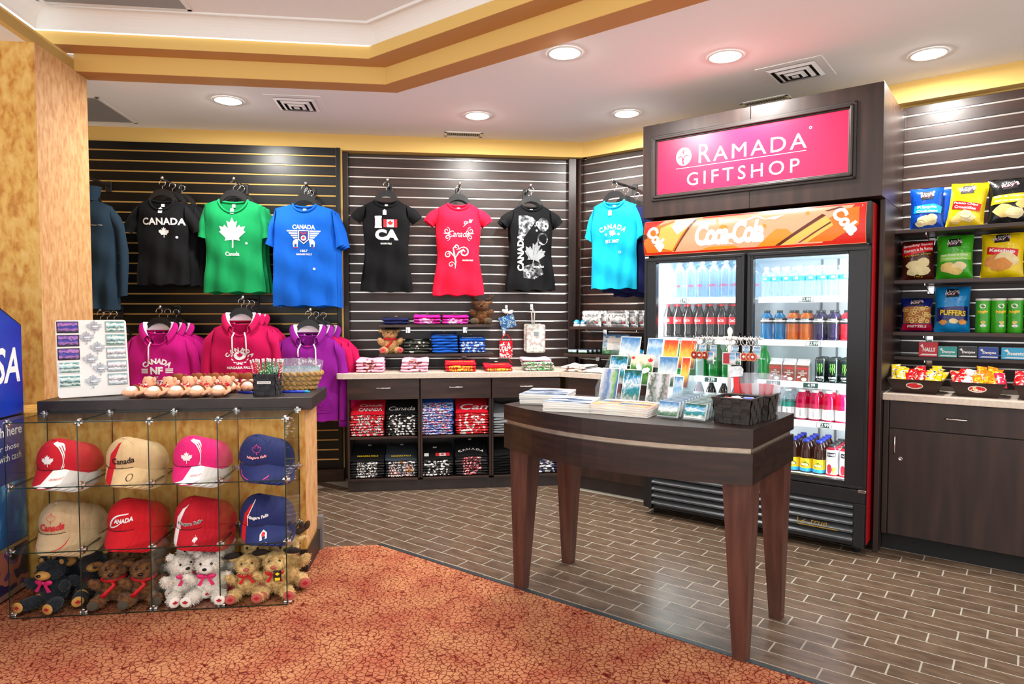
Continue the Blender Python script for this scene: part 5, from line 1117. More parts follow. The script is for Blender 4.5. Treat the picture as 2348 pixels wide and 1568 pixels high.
U(.06, 'pr_flag', 7, 'black T-shirt with flag and CA print', 'in lower middle cubby, left pile', flagtop, z=ZL, w=.245)
U(.335, 'pr_totem', 8, 'black T-shirt with red and white emblem', 'in lower middle cubby, right pile', toptext(('CANADA',0,.085,.22,.03,'ink_white',{'bold':.03,'spacing':1.3,'arc':.14})), z=ZL)
U(.62, 'tee_black', 8, 'plain black T-shirt', 'in lower right cubby, left pile', z=ZL, w=.25); U(.89, 'pr_navyscript', 8, 'navy T-shirt with white script', 'in lower right cubby, right pile', None, z=ZL, w=.25)
def S(u, n, z, mt, c, w, desc, where, top=None, d=.2, h=.024, F=AB, tilt=1.2): stack(F, u, n, z, mt, c, w, d, h, tilt, desc, where, top, None, TM.get(mt))
S(-.258, 5.36, 1.284, 'tee_navy', 2, .21, 'navy shirt with pink lettering', 'at the left end of the upper shelf', toptext(('CANADA',0,.03,.1,.018,'ink_pink',{})))
S(-.006, 5.36, 1.284, 'pr_mag', 3, .215, 'magenta shirt', 'in the left pile on the upper shelf', WH('CANADA',.06,.11,.03)); S(.22, 5.36, 1.284, 'pr_mag', 3, .212, 'magenta shirt', 'in the pile beside the moose', WH('CANADA',.06,.11,.03))
S(-.094, 5.36, 1.051, 'pr_olive', 4, .205, 'dark olive shirt', 'on the lower shelf beside the bear'); S(.13, 5.36, 1.051, 'f_royal', 6, .21, 'royal blue shirt', 'in the taller blue pile on the lower shelf', toptext(('CANADA',0,.04,.13,.03,'ink_white',{'shear':.1}))); S(.355, 5.36, 1.051, 'pr_roy', 5, .21, 'royal blue shirt', 'in the right blue pile on the lower shelf', toptext(('CANADA',0,.05,.17,.04,'ink_white',{'bold':.02})))
ZK = .9155
S(-.445, 5.18, ZK, 'pr_pinkmoose', 4, .21, 'pale pink shirt with brown moose', 'at the left end of the worktop'); S(-.105, 5.18, ZK, 'pr_pinkmoose', 4, .21, 'pale pink shirt with brown moose', 'second pile along the worktop')
S(.248, 5.18, ZK, 'pr_redyel', 3, .24, 'red shirt with yellow lettering', 'in the left red pile on the worktop', toptext(('NIAGARA FALLS',0,.035,.19,.03,'lab_yellow',{'bold':.03}))); S(.548, 5.18, ZK, 'pr_redyel', 2, .22, 'red shirt with yellow lettering', 'in the right red pile on the worktop', toptext(('CANADA',0,.04,.12,.03,'lab_yellow',{'bold':.03})))
S(.87, 5.17, ZK, 'pr_green', 3, .24, 'cream shirt with green print', 'under the pink shirt near the corner'); S(.86, 5.18, ZK+.073, 'f_pink', 1, .235, 'pale pink shirt lying', 'over the cream pile near the corner', tilt=4)
q = conv(AB, 1.10, 5.02, AR); 
S(-2.78, 4.36, ZK, 'pr_whitepile', 2, .22, 'white shirt with yellow and blue print', 'on the corner worktop', F=AR); S(-2.60, 4.37, ZK, 'f_white', 1, .2, 'crumpled white shirt', 'on the corner worktop right of the print', F=AR, tilt=3); S(-2.43, 4.36, ZK, 'lab_yellow', 1, .14, 'small yellow shirt', 'on the corner worktop beside the rack', F=AR)
# ---------------------------------------------------------------- plush toys
for nm, c, c2 in (('fur_black','#0A0D12','#1C2630'),('fur_brown','#4A2410','#8A5A24'),('fur_white','#D8D0C4','#F4EEE4'),('fur_tan','#B08648','#E8CC8C'),('fur_gold','#C89048','#EAC890')):
    mat(nm, c, .95, col2=c2, scale=45, sheen=.2)
mat('muzzle_tan','#C8924A',.8); mat('felt_brown','#3A2A1E',.9); mat('felt_dark','#1E1614',.9); mat('felt_choc','#4A352A',.9); mat('pad_rose','#B85A52',.9); mat('pad_grey','#4A4236',.9); mat('ribbon_pink','#D8246A',.5); mat('ribbon_red','#C80A1A',.6); mat('eye_black','#050505',.08); mat('nose_rose','#B05A50',.7); mat('pad_white','#EDE6DE',.8); mat('stitch_red','#B00E1E',.8)
def plush(label, F, u, n, z, rz, sc, fur, muz, ears='round', antler=None, bow=None, pad='muzzle_tan', nose='eye_black', name='teddy_bear', snout=1.0, scarf=None, dens=1.0, tagc=None, group='plush toys in the glass cubes', tilt=0.0):
    t = thing(name, label, 'plush toy', F, u, n, z, (tilt,0,rz), group); t.scale = (1.14*sc,1.05*sc,sc*.98)
    L = .0095
    E = lambda c, r, k, rot=None: MB().ell(c, r, 16, 10, rot=rot).fur(c, r, int(k*dens*1.7), L, .0026, rot=rot)
    part('body', t, E((0,.0,.085),(.064,.055,.082),420), fur); part('head', t, E((0,-.018,.192),(.06,.054,.054),420), fur)
    for sx in (-1,1):
        part('arm', t, E((sx*.075,-.03,.115),(.024,.027,.052),150,(.6,sx*.55,0)), fur); part('leg', t, E((sx*.058,-.075,.034),(.033,.062,.033),200,(0,0,sx*.25)), fur)
        dx = sx*.073; part('foot_pad', t, MB().ell((dx,-.135,.036),(.026,.007,.028),14,8), pad)
        part('pad_stitch', t, poly(MB(), pos(LEAF,dx,.036,.014), lambda x, z: (x,-.1428,z)), 'stitch_red') if pad != 'pad_grey' else None
        if ears == 'round':
            part('ear', t, E((sx*.05,-.004,.24),(.02,.012,.021),60), fur); part('inner_ear', t, MB().ell((sx*.05,-.014,.239),(.013,.006,.014),10,6), muz if muz != fur else 'pad_white')
        else: part('ear', t, E((sx*.066,.0,.222),(.03,.012,.014),50,(0,sx*-.3,0)), fur)
        part('eye', t, MB().ell((sx*.024,-.066,.21),(.006,.005,.007),8,6), 'eye_black')
        if antler:
            a = MB().ell((sx*.062,.0,.262),(.034,.011,.017),12,8,rot=(0,sx*-.45,0)).ell((sx*.095,.0,.288),(.013,.010,.026),10,8,rot=(0,sx*.3,0)).ell((sx*.072,.0,.29),(.012,.010,.022),10,8) if antler != 'floppy' else MB().ell((sx*.075,-.01,.245),(.043,.012,.019),12,8,rot=(0,sx*.25,.3*sx))
            part('antler', t, a, 'felt_dark' if antler == 'floppy' else 'felt_brown')
    mz = E((0,-.066,.182),(.033*snout,.028*snout,.024*snout),120) if muz == fur else MB().ell((0,-.066,.182),(.034*snout,.03*snout,.025*snout),14,10)
    part('muzzle', t, mz, muz); part('nose', t, MB().ell((0,-.066-.03*snout,.19),(.011*snout,.008,.008*snout),10,6), nose)
    if bow:
        part('bow', t, MB().ell((-.022,-.066,.142),(.024,.008,.014),10,6,rot=(0,.3,0)).ell((.022,-.066,.142),(.024,.008,.014),10,6,rot=(0,-.3,0)).ell((0,-.07,.142),(.008,.008,.009),8,6), bow)
        for sx in (-1,1): part('ribbon_tail', t, MB().prism([(sx*.004,.138),(sx*.016,.136),(sx*.04,.098),(sx*.024,.092)], -.074, -.070), bow)
    if scarf:
        part('scarf', t, MB().tube([(.05*math.cos(a),-.01+.058*math.sin(a),.145) for a in [2*PI*i/16 for i in range(16)]], .011, 8, closed=True).tube([(.0,-.068,.142),(.012,-.078,.12),(-.02,-.085,.085),(-.04,-.09,.06)], [.012,.011,.012,.014], 8, flat=.5).tube([(-.02,-.085,.085),(-.045,-.09,.07)], .012, 8, flat=.5), scarf)
    if tagc: part('hang_tag', t, MB().box(-.0,.036,-.104,-.102,.11,.17), 'black_plastic'); part('tag_print', t, poly(poly(MB(), pos(LEAF,.018,.15,.012), lambda x,z:(x,-.1046,z)), [(.006,.114),(.03,.114),(.03,.13),(.006,.13)], lambda x,z:(x,-.1046,z)), tagc)
    return t
plush('brown plush moose with tan antlers sitting on upper wall shelf', AB, .44, 5.46, 1.284, R(-8), .80, 'fur_brown', 'fur_brown', 'side', 'palm', pad='pad_grey', name='plush_moose', snout=1.15, group='plush toys on the wall shelves')
plush('tan plush bear with dark hat and red scarf on lower shelf', AB, -.31, 5.46, 1.051, R(10), .82, 'fur_gold', 'fur_gold', 'side', None, pad='pad_rose', nose='nose_rose', scarf='ribbon_red', group='plush toys on the wall shelves')
solo('plush_hat', 'dark felt hat with wide brim on the tan shelf bear', 'hat', MB().lathe([(.001,.05),(.03,.048),(.038,.02),(.04,.006),(.07,.004),(.072,0),(.0,0.0)], 18), 'felt_dark', AB, -.305, 5.444, 1.242)
# ---------------------------------------------------------------- hanging goods on the back slatwall
def hook(F, u, n, z, label):
    t = thing('peg_hook', label, 'hook', F, u, n, z, group='small peg hooks on the slatwall'); part('plate', t, MB().rbox(-.012,.012,-.004,0,-.02,.03,.002), 'chrome'); part('wire', t, MB().tube([(0,-.004,0),(0,-.08,-.004),(0,-.10,.008)], .003, 6), 'chrome')
printmat('bootie_print','#1E5C9A',['#9CC8E0','#0E3A6A','#E8F0F4'],40,.5); printmat('pouch_print','#C80E22',['#F4E8E8'],60,.52,tex='noise'); printmat('pack_print','#ECE6DE',['#B8D8D0','#E0A8A0','#9CB4CC','#ECE6DE'],34,.5,detail=3)
hook(AB, .665, 5.653, 1.415, 'chrome peg hook holding the blue pot holder'); hook(AB, .645, 5.653, 1.20, 'chrome peg hook holding the red pouch'); hook(AB, .885, 5.653, 1.425, 'chrome peg hook holding the white pack')
t = thing('oven_mitt', 'blue and white quilted pot holder hanging with white ribbon', 'pot holder', AB, .665, 5.56, 1.40)
part('pad', t, MB().grid(lambda a,b: ((-.065+.13*a)*math.cos(.3)-(-.055+.11*b)*math.sin(.3), -.012*math.sin(PI*a)*math.sin(PI*b)*(1+.3*math.sin(20*a)), -.10+(-.055+.11*b)*math.cos(.3)+(-.065+.13*a)*math.sin(.3)), 12, 12), 'bootie_print')
part('bow', t, MB().ell((-.025,-.01,-.01),(.028,.01,.016),10,6,rot=(0,.5,0)).ell((.025,-.01,-.015),(.028,.01,.016),10,6,rot=(0,-.5,0)).tube([(0,0,.012),(0,-.004,-.04)],.004), 'white_paper')
t = thing('drawstring_pouch', 'red and white patterned pouch hanging on a red cord', 'pouch', AB, .652, 5.57, 1.19)
part('pouch_body', t, MB().grid(lambda a,b: (-.055+.11*a, -.014*math.sin(PI*a)**.5, -.06-.13*b), 10, 10), 'pouch_print'); part('pouch_top', t, MB().rbox(-.055,.055,-.012,.0,-.075,-.05,.004), 'f_red'); part('cord', t, MB().tube([(-.05,-.006,-.05),(-.01,-.01,.005),(.01,-.01,.005),(.05,-.006,-.05)], .004).tube([(.02,-.01,-.19),(.035,-.01,-.22),(.055,-.01,-.24)], .003), 'f_red')
lt = MB(); text(lt,'Canada',0,-.063,.05,lambda x,z:(x,-.0128,z),height=.012,shear=.2); part('lettering', t, lt, 'print_white')
t = thing('cosmetic_bag', 'white floral zip bag hanging from white strap', 'bag', AB, .905, 5.56, 1.40)
part('bag_body', t, MB().rbox(-.085,.08,-.03,.0,-.36,-.12,.03), 'pack_print'); part('bag_back', t, MB().rbox(-.10,.06,.0,.03,-.35,-.115,.03), 'pack_print'); part('strap', t, MB().tube([(-.03,0,-.12),(-.035,0,-.02),(-.02,0,.012),(-.01,0,-.02),(-.015,0,-.12)], .006, 6), 'white_paper'); part('patch', t, MB().rbox(-.02,.02,-.033,-.028,-.22,-.18,.002), 'lab_grey')
# ---------------------------------------------------------------- goods on the corner shelves (cooler-wall frame)
mat('mylar','#C8CACC',.22,.75,var=.2,scale=30,bump=.3,bscale=25)
scenic('bag_photo',['#2A3032','#8A9092','#D8DAD8','#F2F2F0','#6A7072','#E8E8E6'],noise=1.1,nsc=5)
for i, (u, n) in enumerate(((-2.80,4.66),(-2.755,4.72),(-2.715,4.78),(-2.55,4.66),(-2.50,4.72),(-2.46,4.78))):
    t = thing('gift_bag', 'silver foil picture pouch standing on the corner shelf, %s' % (nth(i,6,'of six')), 'pouch', AR, u, n, 1.2655, (R(-12),0,R(14)), group='silver foil pouches')
    part('foil_body', t, MB().grid(lambda a,b: ((-.085+.17*a)*(1-.06*b), -.016*math.sin(PI*a)**.6*math.sin(PI*min(1,b*1.08))**.6+.004*math.sin(a*30+b*20), .132*b), 14, 12), 'mylar'); part('picture', t, poly(MB(), [(-.055,.02),(.06,.02),(.055,.105),(-.05,.105)], lambda x,z:(x,-.0205,z)), 'bag_photo'); part('leaf_mark', t, poly(MB(), pos(LEAF,.045,.03,.011), lambda x,z:(x,-.0215,z)), 'ink_redp')
for i, (u, n, z) in enumerate(((-2.93,4.65,1.2655),(-2.865,4.65,1.2655),(-2.36,4.65,1.0425),(-2.31,4.66,1.0425))):
    t = thing('snow_globe', ('small blue souvenir dome at the left end of the silver pouches','small blue souvenir dome next to the silver pouches','small blue souvenir dome right of the photo frame','small blue souvenir dome near the cooler side')[i], 'snow globe', AR, u, n, z, group='small blue souvenir domes')
    part('base', t, MB().lathe([(.029,0),(.03,.012),(.024,.02)], 16), 'white_plastic'); part('dome', t, MB().ell((0,0,.03),(.027,.024,.026),14,10), 'lab_cyan'); part('scene', t, MB().ell((0,-.012,.03),(.02,.014,.012),10,8), 'print_white')
t = thing('heart_tin', 'pinkish white heart-shaped gift at the right end of upper corner shelf', 'gift', AR, -2.25, 4.67, 1.2655)
part('box', t, MB().prism([(-.05,.06),(-.035,.10),(-.01,.105),(0,.09),(.01,.105),(.035,.10),(.05,.06),(0,0)], -.02, .02), 'f_pink'); part('leaf', t, poly(MB(), pos(LEAF,.01,.04,.025), lambda x,z:(x,-.0208,z)), 'ink_redp')
scenic('scenic',['#2E5C34','#5A8A6A','#D8E6EC','#6EA8C8','#EEF4F4','#4A84B8'],noise=.8)
for i in range(10):
    c, r_ = i % 2, i // 2
    t = thing('souvenir_tin', 'small flat scenic tin on the lower corner shelf, %s column, row %s' % (('left','right')[c], ('one','two','three','four','five')[r_]), 'tin', AR, -2.955+.10*c+.012*r_, 4.635+.05*r_, 1.0425, (R(-8),0,R(8)), group='small scenic tins')
    part('tin_body', t, MB().rbox(-.042,.042,-.02,.02,0,.034,.006), 'black_plastic'); part('lid_print', t, MB().box(-.037,.037,-.0215,-.020,.006,.03), 'scenic')
t = thing('photo_frame', 'white tilted photo frame with scenic border on lower corner shelf', 'photo frame', AR, -2.60, 4.70, 1.0425, (R(-14),0,R(12)))
part('frame', t, MB().rbox(-.11,.11,-.006,.006,0,.165,.004), 'scenic'); part('mat_board', t, MB().box(-.07,.065,-.0085,-.006,.035,.135), 'white_paper'); lt = MB(); text(lt,'Photo Frame',0,.10,.05,lambda x,z:(x,-.0092,z),height=.008); text(lt,'4 x 6',0,.075,.03,lambda x,z:(x,-.0092,z),height=.008); part('lettering', t, lt, 'lab_grey'); part('strut', t, MB().box(-.02,.02,.006,.05,0,.1), 'lab_grey')
# ================================================================ CAPS IN THE GLASS CUBES
CA_, CB_, CHh = .088, .098, .118
def cr_(v, c): return math.cos(v)**(.95-.33*max(0,c))
def crown_mb():
    def fn(a, b):
        v = b*PI/2*.995; z = CHh*math.sin(v)**.92; an = 2*PI*a
        k = 1 + .012*abs(math.sin(3*an)); return (CA_*math.cos(v)**.95*k*math.sin(an), -CB_*cr_(v, math.cos(an))*k*math.cos(an), z)
    mb = MB().grid(fn, 48, 14, closeu=True); return mb
def seam_mb():
    mb = MB()
    for s in range(6):
        an = 2*PI*s/6; P = []
        for j in range(12):
            v = PI/2*.99*j/11; r = math.cos(v)**.95; P.append((CA_*(r*1.004)*math.sin(an), -CB_*cr_(v, math.cos(an))*1.004*math.cos(an), CHh*math.sin(v)**.92+.0005))
        mb.tube(P, .0011, 4)
    return mb
def CF(off=.0022):
    def f(x, z):
        z = min(max(z, 0), CHh*.985); sv = (z/CHh)**(1/.92); v = math.asin(min(1, sv)); r = math.cos(v)**.95
        q = max(-.98, min(.98, x/(CA_*r+1e-6))); c_ = math.sqrt(1-q*q); return (CA_*r*q*1.012, -CB_*cr_(v, c_)*c_*1.012-off, z+off*.4)
    return f
def bpt(a, e, off=0.0):
    an = R(70)*a; ix, iy = CA_*math.sin(an)*1.0, -CB_*math.cos(an)
    ext = .104*max(0,math.cos(PI/2*a))**.55
    x = ix*(1+.03*e); y = iy - ext*e
    return (x, y, .002 - 4.2*x*x*(.35+.65*e) - .042*e*max(0,math.cos(PI/2*a))**.5 + off)
def brim_mb():
    mb = MB().grid(lambda a, b: bpt(-1+2*a, b), 24, 6); mb.grid(lambda a, b: bpt(1-2*a, b, -.0035), 24, 6)
    return mb.grid(lambda a, b: bpt(-1+2*a, 1, -.0035*b), 24, 1)
def BF(off=.0016): return lambda a, e: bpt(a, e, off)
for nm, c in (('cap_redc','#C40A24'),('cap_tan','#D8B88A'),('cap_pink','#E81A78'),('cap_navy','#1A2660'),('cap_khaki','#CDB088'),('cap_scarlet','#D00A1E')): mat(nm, c, .85, var=.05, scale=30, bump=.3, bscale=220)
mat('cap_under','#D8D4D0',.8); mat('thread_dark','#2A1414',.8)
def lines(mb, f, side=1):
    for k in range(3): stroke(mb, dense([(side*(.006+.005*k), .119-.002*k),(side*(.034+.006*k),.100),(side*(.052+.005*k),.066),(side*(.055+.006*k),.03),(side*(.046+.006*k),.002)],6), .003, f)
def d1(t, m='cap_redc'):
    f = CF(); mb = MB(); poly(mb,pos(LEAF,-.005,.05,.03),f,sub=.012); part('leaf_patch', t, mb, 'print_white'); mb = MB(); lines(mb, f); part('piping', t, mb, 'print_white')
    mb = MB(); g = BF(); poly(mb,[(.15,.02),(.9,.05),(.95,.9),(.7,1),(.2,1),(-.5,1),(-.1,.75)],g,sub=.15); part('brim_panel', t, mb, 'print_white')
    mb = MB(); text(mb,'NIAGARA FALLS',.42,.62,.5,lambda a,e: bpt(a,e,.003),height=.13,rot=.25,sub=.1); part('brim_text', t, mb, 'ink_redp')
def d2(t):
    f = CF(.0014); mb = MB(); poly(mb,[(-.062,.0),(-.03,.0),(-.028,.06),(-.012,.105),(-.006,.116),(-.018,.112),(-.05,.07)],f,sub=.012); part('red_panel', t, mb, 'cap_scarlet'); mb = MB(); text(mb,'Canada',.004,.04,.095,CF(.0036),height=.03,bold=.02,sub=.012); part('lettering', t, mb, 'thread_dark')
    g = BF(); mb = MB(); poly(mb,[(-.75,0),(-.36,0),(-.36,1),(-.75,1)],g,sub=.15); part('brim_panel', t, mb, 'cap_scarlet'); mb = MB(); ring2d(mb,.14,.22,.03,.35,.6,BF(.002)); part('badge', t, mb, 'thread_dark')
def d4(t):
    f = CF(); mb = MB(); P = pos(LEAF,0,.078,.024); stroke(mb, P+[P[0]], .002, f); part('leaf_outline', t, mb, 'ink_pink'); mb = MB(); text(mb,'Niagara Falls',0,.04,.095,CF(.002),height=.019,shear=.3,bold=.06,sub=.012); part('lettering_edge', t, mb, 'ink_redp'); mb = MB(); text(mb,'Niagara Falls',0,.04,.093,CF(.0034),height=.016,shear=.3,bold=.0,sub=.012); part('lettering', t, mb, 'print_white')
    g = BF(); mb = MB(); stroke(mb,dense([(-.8,.5),(-.7,.82),(-.35,.9)],6),[.02+.06*math.sin(PI*i/12) for i in range(13)],g); stroke(mb,dense([(.25,.9),(.6,.82),(.75,.5)],6),[.02+.06*math.sin(PI*i/12) for i in range(13)],g); part('brim_piping', t, mb, 'ink_pink')
def d5(t):
    f = CF(); mb = MB(); P = pos(LEAF,0,.08,.022); stroke(mb, P+[P[0]], .0016, f); part('leaf_outline', t, mb, 'ink_redp'); mb = MB(); text(mb,'Canada',0,.038,.105,CF(.003),height=.036,shear=.4,bold=.03,sub=.012); part('lettering', t, mb, 'ink_redp')
    g = BF(); mb = MB(); stroke(mb,dense([(-.8,.5),(-.72,.82),(-.4,.9)],6),[.02+.06*math.sin(PI*i/12) for i in range(13)],g); stroke(mb,dense([(.2,.9),(.6,.85),(.78,.5)],6),[.02+.06*math.sin(PI*i/12) for i in range(13)],g); part('brim_piping', t, mb, 'ink_redp')
def d6(t):
    f = CF(); mb = MB(); text(mb,'ANADA',.012,.055,.082,f,height=.022,bold=.05,shear=.15,sub=.012); stroke(mb,dense([(.035,.082),(-.005,.082),(-.034,.063),(-.048,.032),(-.044,.02),(-.02,.03),(.0,.044)],4),[.004+.004*math.sin(PI*i/24) for i in range(25)],f); part('lettering', t, mb, 'print_white')
def d7(t):
    mb = MB(); poly(mb,[(-.066,0),(-.042,0),(-.04,.05),(-.018,.10),(-.002,.116),(-.03,.10),(-.056,.06)],CF(.0014),sub=.012); part('white_panel', t, mb, 'print_white'); mb = MB(); text(mb,'Niagara Falls',.002,.034,.11,CF(.002),height=.024,bold=.06,sub=.012); part('lettering_edge', t, mb, 'print_white'); mb = MB(); text(mb,'Niagara Falls',.002,.034,.108,CF(.0034),height=.02,bold=.01,sub=.012); part('lettering', t, mb, 'thread_dark')
    g = BF(); mb = MB(); poly(mb,[(-.8,0),(-.5,0),(-.5,1),(-.8,1)],g,sub=.15); part('brim_panel', t, mb, 'print_white'); part('brim_patch', t, poly(MB(),pos(LEAF,.3,.55,.13,.22),g), 'print_white')
def d8(t):
    mb = MB(); poly(mb,[(-.07,0),(-.045,0),(-.043,.05),(-.02,.10),(-.004,.116),(-.03,.10),(-.058,.06)],CF(.0014),sub=.012); part('red_panel', t, mb, 'cap_scarlet'); mb = MB(); stroke(mb,dense([(-.044,0),(-.042,.05),(-.019,.10),(-.003,.122)]),.003,CF(.0026)); text(mb,'Niagara Falls',.004,.046,.10,CF(.0034),height=.021,bold=.04,sub=.012); part('lettering', t, mb, 'print_white')
    g = BF(); mb = MB(); poly(mb,[(-.8,0),(-.52,0),(-.52,1),(-.8,1)],g,sub=.15); part('brim_panel', t, mb, 'cap_scarlet'); mb = MB(); poly(mb,pos([(-1,1),(1,1),(1,-.2),(0,-1),(-1,-.2)],.3,.55,.16,.28),g); part('badge', t, mb, 'print_white'); mb = MB(); poly(mb,pos(disc(12),.3,.53,.09,.14),BF(.0026)); part('badge_leaf', t, mb, 'ink_redp')
CM, SM, BM_ = {}, None, {}
def capset(cell, row, m, des, look, backs, yaw=-24, pitch=30, du=0.0, bmc=None):
    u = -1.85 + CW*(cell+.5) + du; z = .008 + CH*(1 if row else 2) + .005
    if m not in CM: CM[m] = (crown_mb().mesh('crown', m), brim_mb().mesh('brim', m), seam_mb().mesh('seams', m), MB().ell((0,0,CHh+.001),(.008,.008,.005),10,6).mesh('button', m))
    for i in range(backs+1):
        t = thing('baseball_cap', look if i == 0 else '%s cap stacked %s behind the %s' % (look.split(' ')[0], ('first','second','third','fourth','fifth','sixth','seventh')[i-1], look), 'cap', AB, u - .016 + (.018 if backs > 4 else .020)*i, 3.315 + .016*i, z + .080 - .009*i, (R(pitch - 14 - .5*i),0,R(yaw + 1.5*i)), group='caps in the glass cubes')
        t.scale = (.93,.93,.93)
        part('crown', t, CM[m][0], None); part('brim', t, bmc if (bmc and i) else CM[m][1], None); part('button', t, CM[m][3], None)
        if i == 0:
            part('seams', t, CM[m][2], None); part('brim_crease_shade', t, MB().tube([bpt(-1+2*k/16,.02,.0022) for k in range(17)], .0016, 5), 'thread_dark'); des(t)  # dark tube at the brim joint paints in the crease shade
wb = brim_mb().mesh('brim','cap_under')
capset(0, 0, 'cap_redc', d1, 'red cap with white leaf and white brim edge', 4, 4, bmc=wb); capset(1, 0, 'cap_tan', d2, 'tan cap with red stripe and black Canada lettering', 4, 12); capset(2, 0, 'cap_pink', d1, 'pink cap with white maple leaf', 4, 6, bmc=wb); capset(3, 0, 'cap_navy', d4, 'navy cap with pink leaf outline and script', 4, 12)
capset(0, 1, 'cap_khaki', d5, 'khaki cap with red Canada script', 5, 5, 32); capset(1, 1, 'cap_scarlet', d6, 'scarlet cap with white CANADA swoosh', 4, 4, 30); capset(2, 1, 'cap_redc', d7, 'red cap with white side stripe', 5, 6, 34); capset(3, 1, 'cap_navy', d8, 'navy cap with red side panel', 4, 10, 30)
# ---------------------------------------------------------------- plush toys in the bottom cubes
ZP = .0145
plush('black plush bear with pink bow at the left of the bottom cubes', AB, -1.735, 3.285, ZP, R(-14), .88, 'fur_black', 'muzzle_tan', bow='ribbon_pink')
plush('black plush bear leaning behind the bow-tied black bear', AB, -1.60, 3.36, ZP, R(30), .88, 'fur_black', 'muzzle_tan', dens=.7)
plush('black plush bear at the back of the first bottom cube', AB, -1.71, 3.415, ZP, R(5), 1.0, 'fur_black', 'muzzle_tan', dens=.6)
plush('brown plush moose with red scarf on the left of the second bottom cube', AB, -1.475, 3.29, ZP, R(14), .82, 'fur_brown', 'fur_brown', 'side', None, pad='pad_grey', name='plush_moose', snout=1.2, scarf='ribbon_red')
plush('brown plush moose with red scarf on the right of the second bottom cube', AB, -1.335, 3.28, ZP, R(10), .82, 'fur_brown', 'fur_brown', 'side', None, pad='pad_grey', name='plush_moose', snout=1.2, scarf='ribbon_red')
plush('brown plush moose with wide antlers behind, second bottom cube left', AB, -1.46, 3.41, ZP, R(5), .95, 'fur_brown', 'fur_brown', 'side', 'palm', pad='pad_grey', name='plush_moose', dens=.6); plush('brown plush moose with wide antlers behind, second bottom cube right', AB, -1.33, 3.41, ZP, R(-5), .95, 'fur_brown', 'fur_brown', 'side', 'palm', pad='pad_grey', name='plush_moose', dens=.6)
plush('white plush bear turned sideways in the third bottom cube', AB, -1.175, 3.29, ZP, R(38), .86, 'fur_white', 'fur_white', bow='ribbon_pink', pad='pad_white'); plush('white plush bear with pink bow facing the front', AB, -1.04, 3.275, ZP, R(2), .88, 'fur_white', 'pad_white', bow='ribbon_pink', pad='pad_white', nose='felt_dark')
plush('white plush bear at the back left of the third bottom cube', AB, -1.165, 3.41, ZP, R(15), 1.0, 'fur_white', 'fur_white', pad='pad_white', dens=.6); plush('white plush bear at the back right of the third bottom cube', AB, -1.02, 3.41, ZP, R(-25), 1.0, 'fur_white', 'pad_white', pad='pad_white', dens=.6)
plush('tan plush moose with dark floppy antlers, left in the fourth bottom cube', AB, -.868, 3.28, ZP, R(10), .82, 'fur_tan', 'fur_tan', 'side', 'floppy', pad='pad_rose', nose='nose_rose', name='plush_moose', snout=1.35, bow='ribbon_red'); plush('tan plush moose with black hang tag, right in the fourth bottom cube', AB, -.735, 3.28, ZP, R(4), .86, 'fur_tan', 'fur_tan', 'side', 'floppy', pad='pad_rose', nose='nose_rose', name='plush_moose', snout=1.35, bow='ribbon_red', tagc='lab_yellow')
plush('tan plush moose with upright dark antlers, back left of fourth cube', AB, -.85, 3.41, ZP, R(-10), .98, 'fur_tan', 'fur_tan', 'side', 'palm', pad='pad_rose', name='plush_moose', dens=.6); plush('tan plush moose with upright dark antlers, back right of fourth cube', AB, -.72, 3.41, ZP, R(15), .98, 'fur_tan', 'fur_tan', 'side', 'palm', pad='pad_rose', name='plush_moose', dens=.6)
# ---------------------------------------------------------------- on the service counter
ZT_ = .9385
bl = (-1.705, 3.645, ZT_+.004); br = (R(-13), 0, R(31))
t = thing('magnet_board', 'white leaning display board covered with souvenir magnets', 'display board', AB, *bl, rot=br)
part('board', t, MB().prism(pos(rrect(.315,.40,.014),0,.20,1), -.004, .004), 'white_plastic'); part('easel_back', t, MB().prismx([(.004,.30),(.09,.01),(.10,.01),(.012,.31)], -.05, .05), 'white_plastic')
MW = Matrix.Translation(W(AB,*bl[:2],bl[2])) @ Euler((br[0],0,br[2]+AB)).to_matrix().to_4x4()
def onboard(nm, label, cat, x, z, grp):
    o = bpy.data.objects.new(nm, None); o.empty_display_size = .02; COL.objects.link(o); o.location = MW @ Vector((x,-.0045,z)); o.rotation_euler = (br[0],0,br[2]+AB); return tag(o, label, cat, grp)
scenic('mag_purple',['#20184A','#B070B8','#3A3AA0','#2A2A90','#C080C0','#6A48A8'],noise=.7); scenic('mag_teal',['#2E6A58','#D8ECEC','#1E4A40','#A8D4D8','#F0F6F4','#4A9C98'],noise=.6); scenic('mag_winter',['#8AA0AC','#F0F4F6','#5A6A74','#E0D4DC','#F4F8FA','#8CB0BC'],noise=.6)
rows = ('top','second','middle','fourth','bottom')
for k in range(5):
    m_ = 'mag_purple' if k < 3 else 'mag_teal'
    o = onboard('fridge_magnet', '%s scenic magnet in the left column, %s one' % ('purple' if k < 3 else 'teal', rows[k]), 'magnet', -.105, .362-.070*k, 'rectangular scenic magnets'); part('magnet_base', o, MB().rbox(-.047,.047,-.004,.0,-.030,.030,.002), 'print_white' if k > 2 else 'thread_dark'); part('picture', o, MB().box(-.043,.043,-.0048,-.004,-.026,.026), m_)
    m_ = 'mag_teal' if k < 2 else 'mag_winter'
    o = onboard('fridge_magnet', '%s scenic magnet in the right column, %s one' % ('teal' if k < 2 else 'pale winter', rows[k]), 'magnet', .105, .362-.070*k, 'rectangular scenic magnets'); part('magnet_base', o, MB().rbox(-.045,.045,-.004,.0,-.030,.030,.002), 'lab_grey'); part('picture', o, MB().box(-.041,.041,-.0048,-.004,-.026,.026), m_)
mat('crystal','#C4CCD8',.12,.6,var=.35,scale=90)
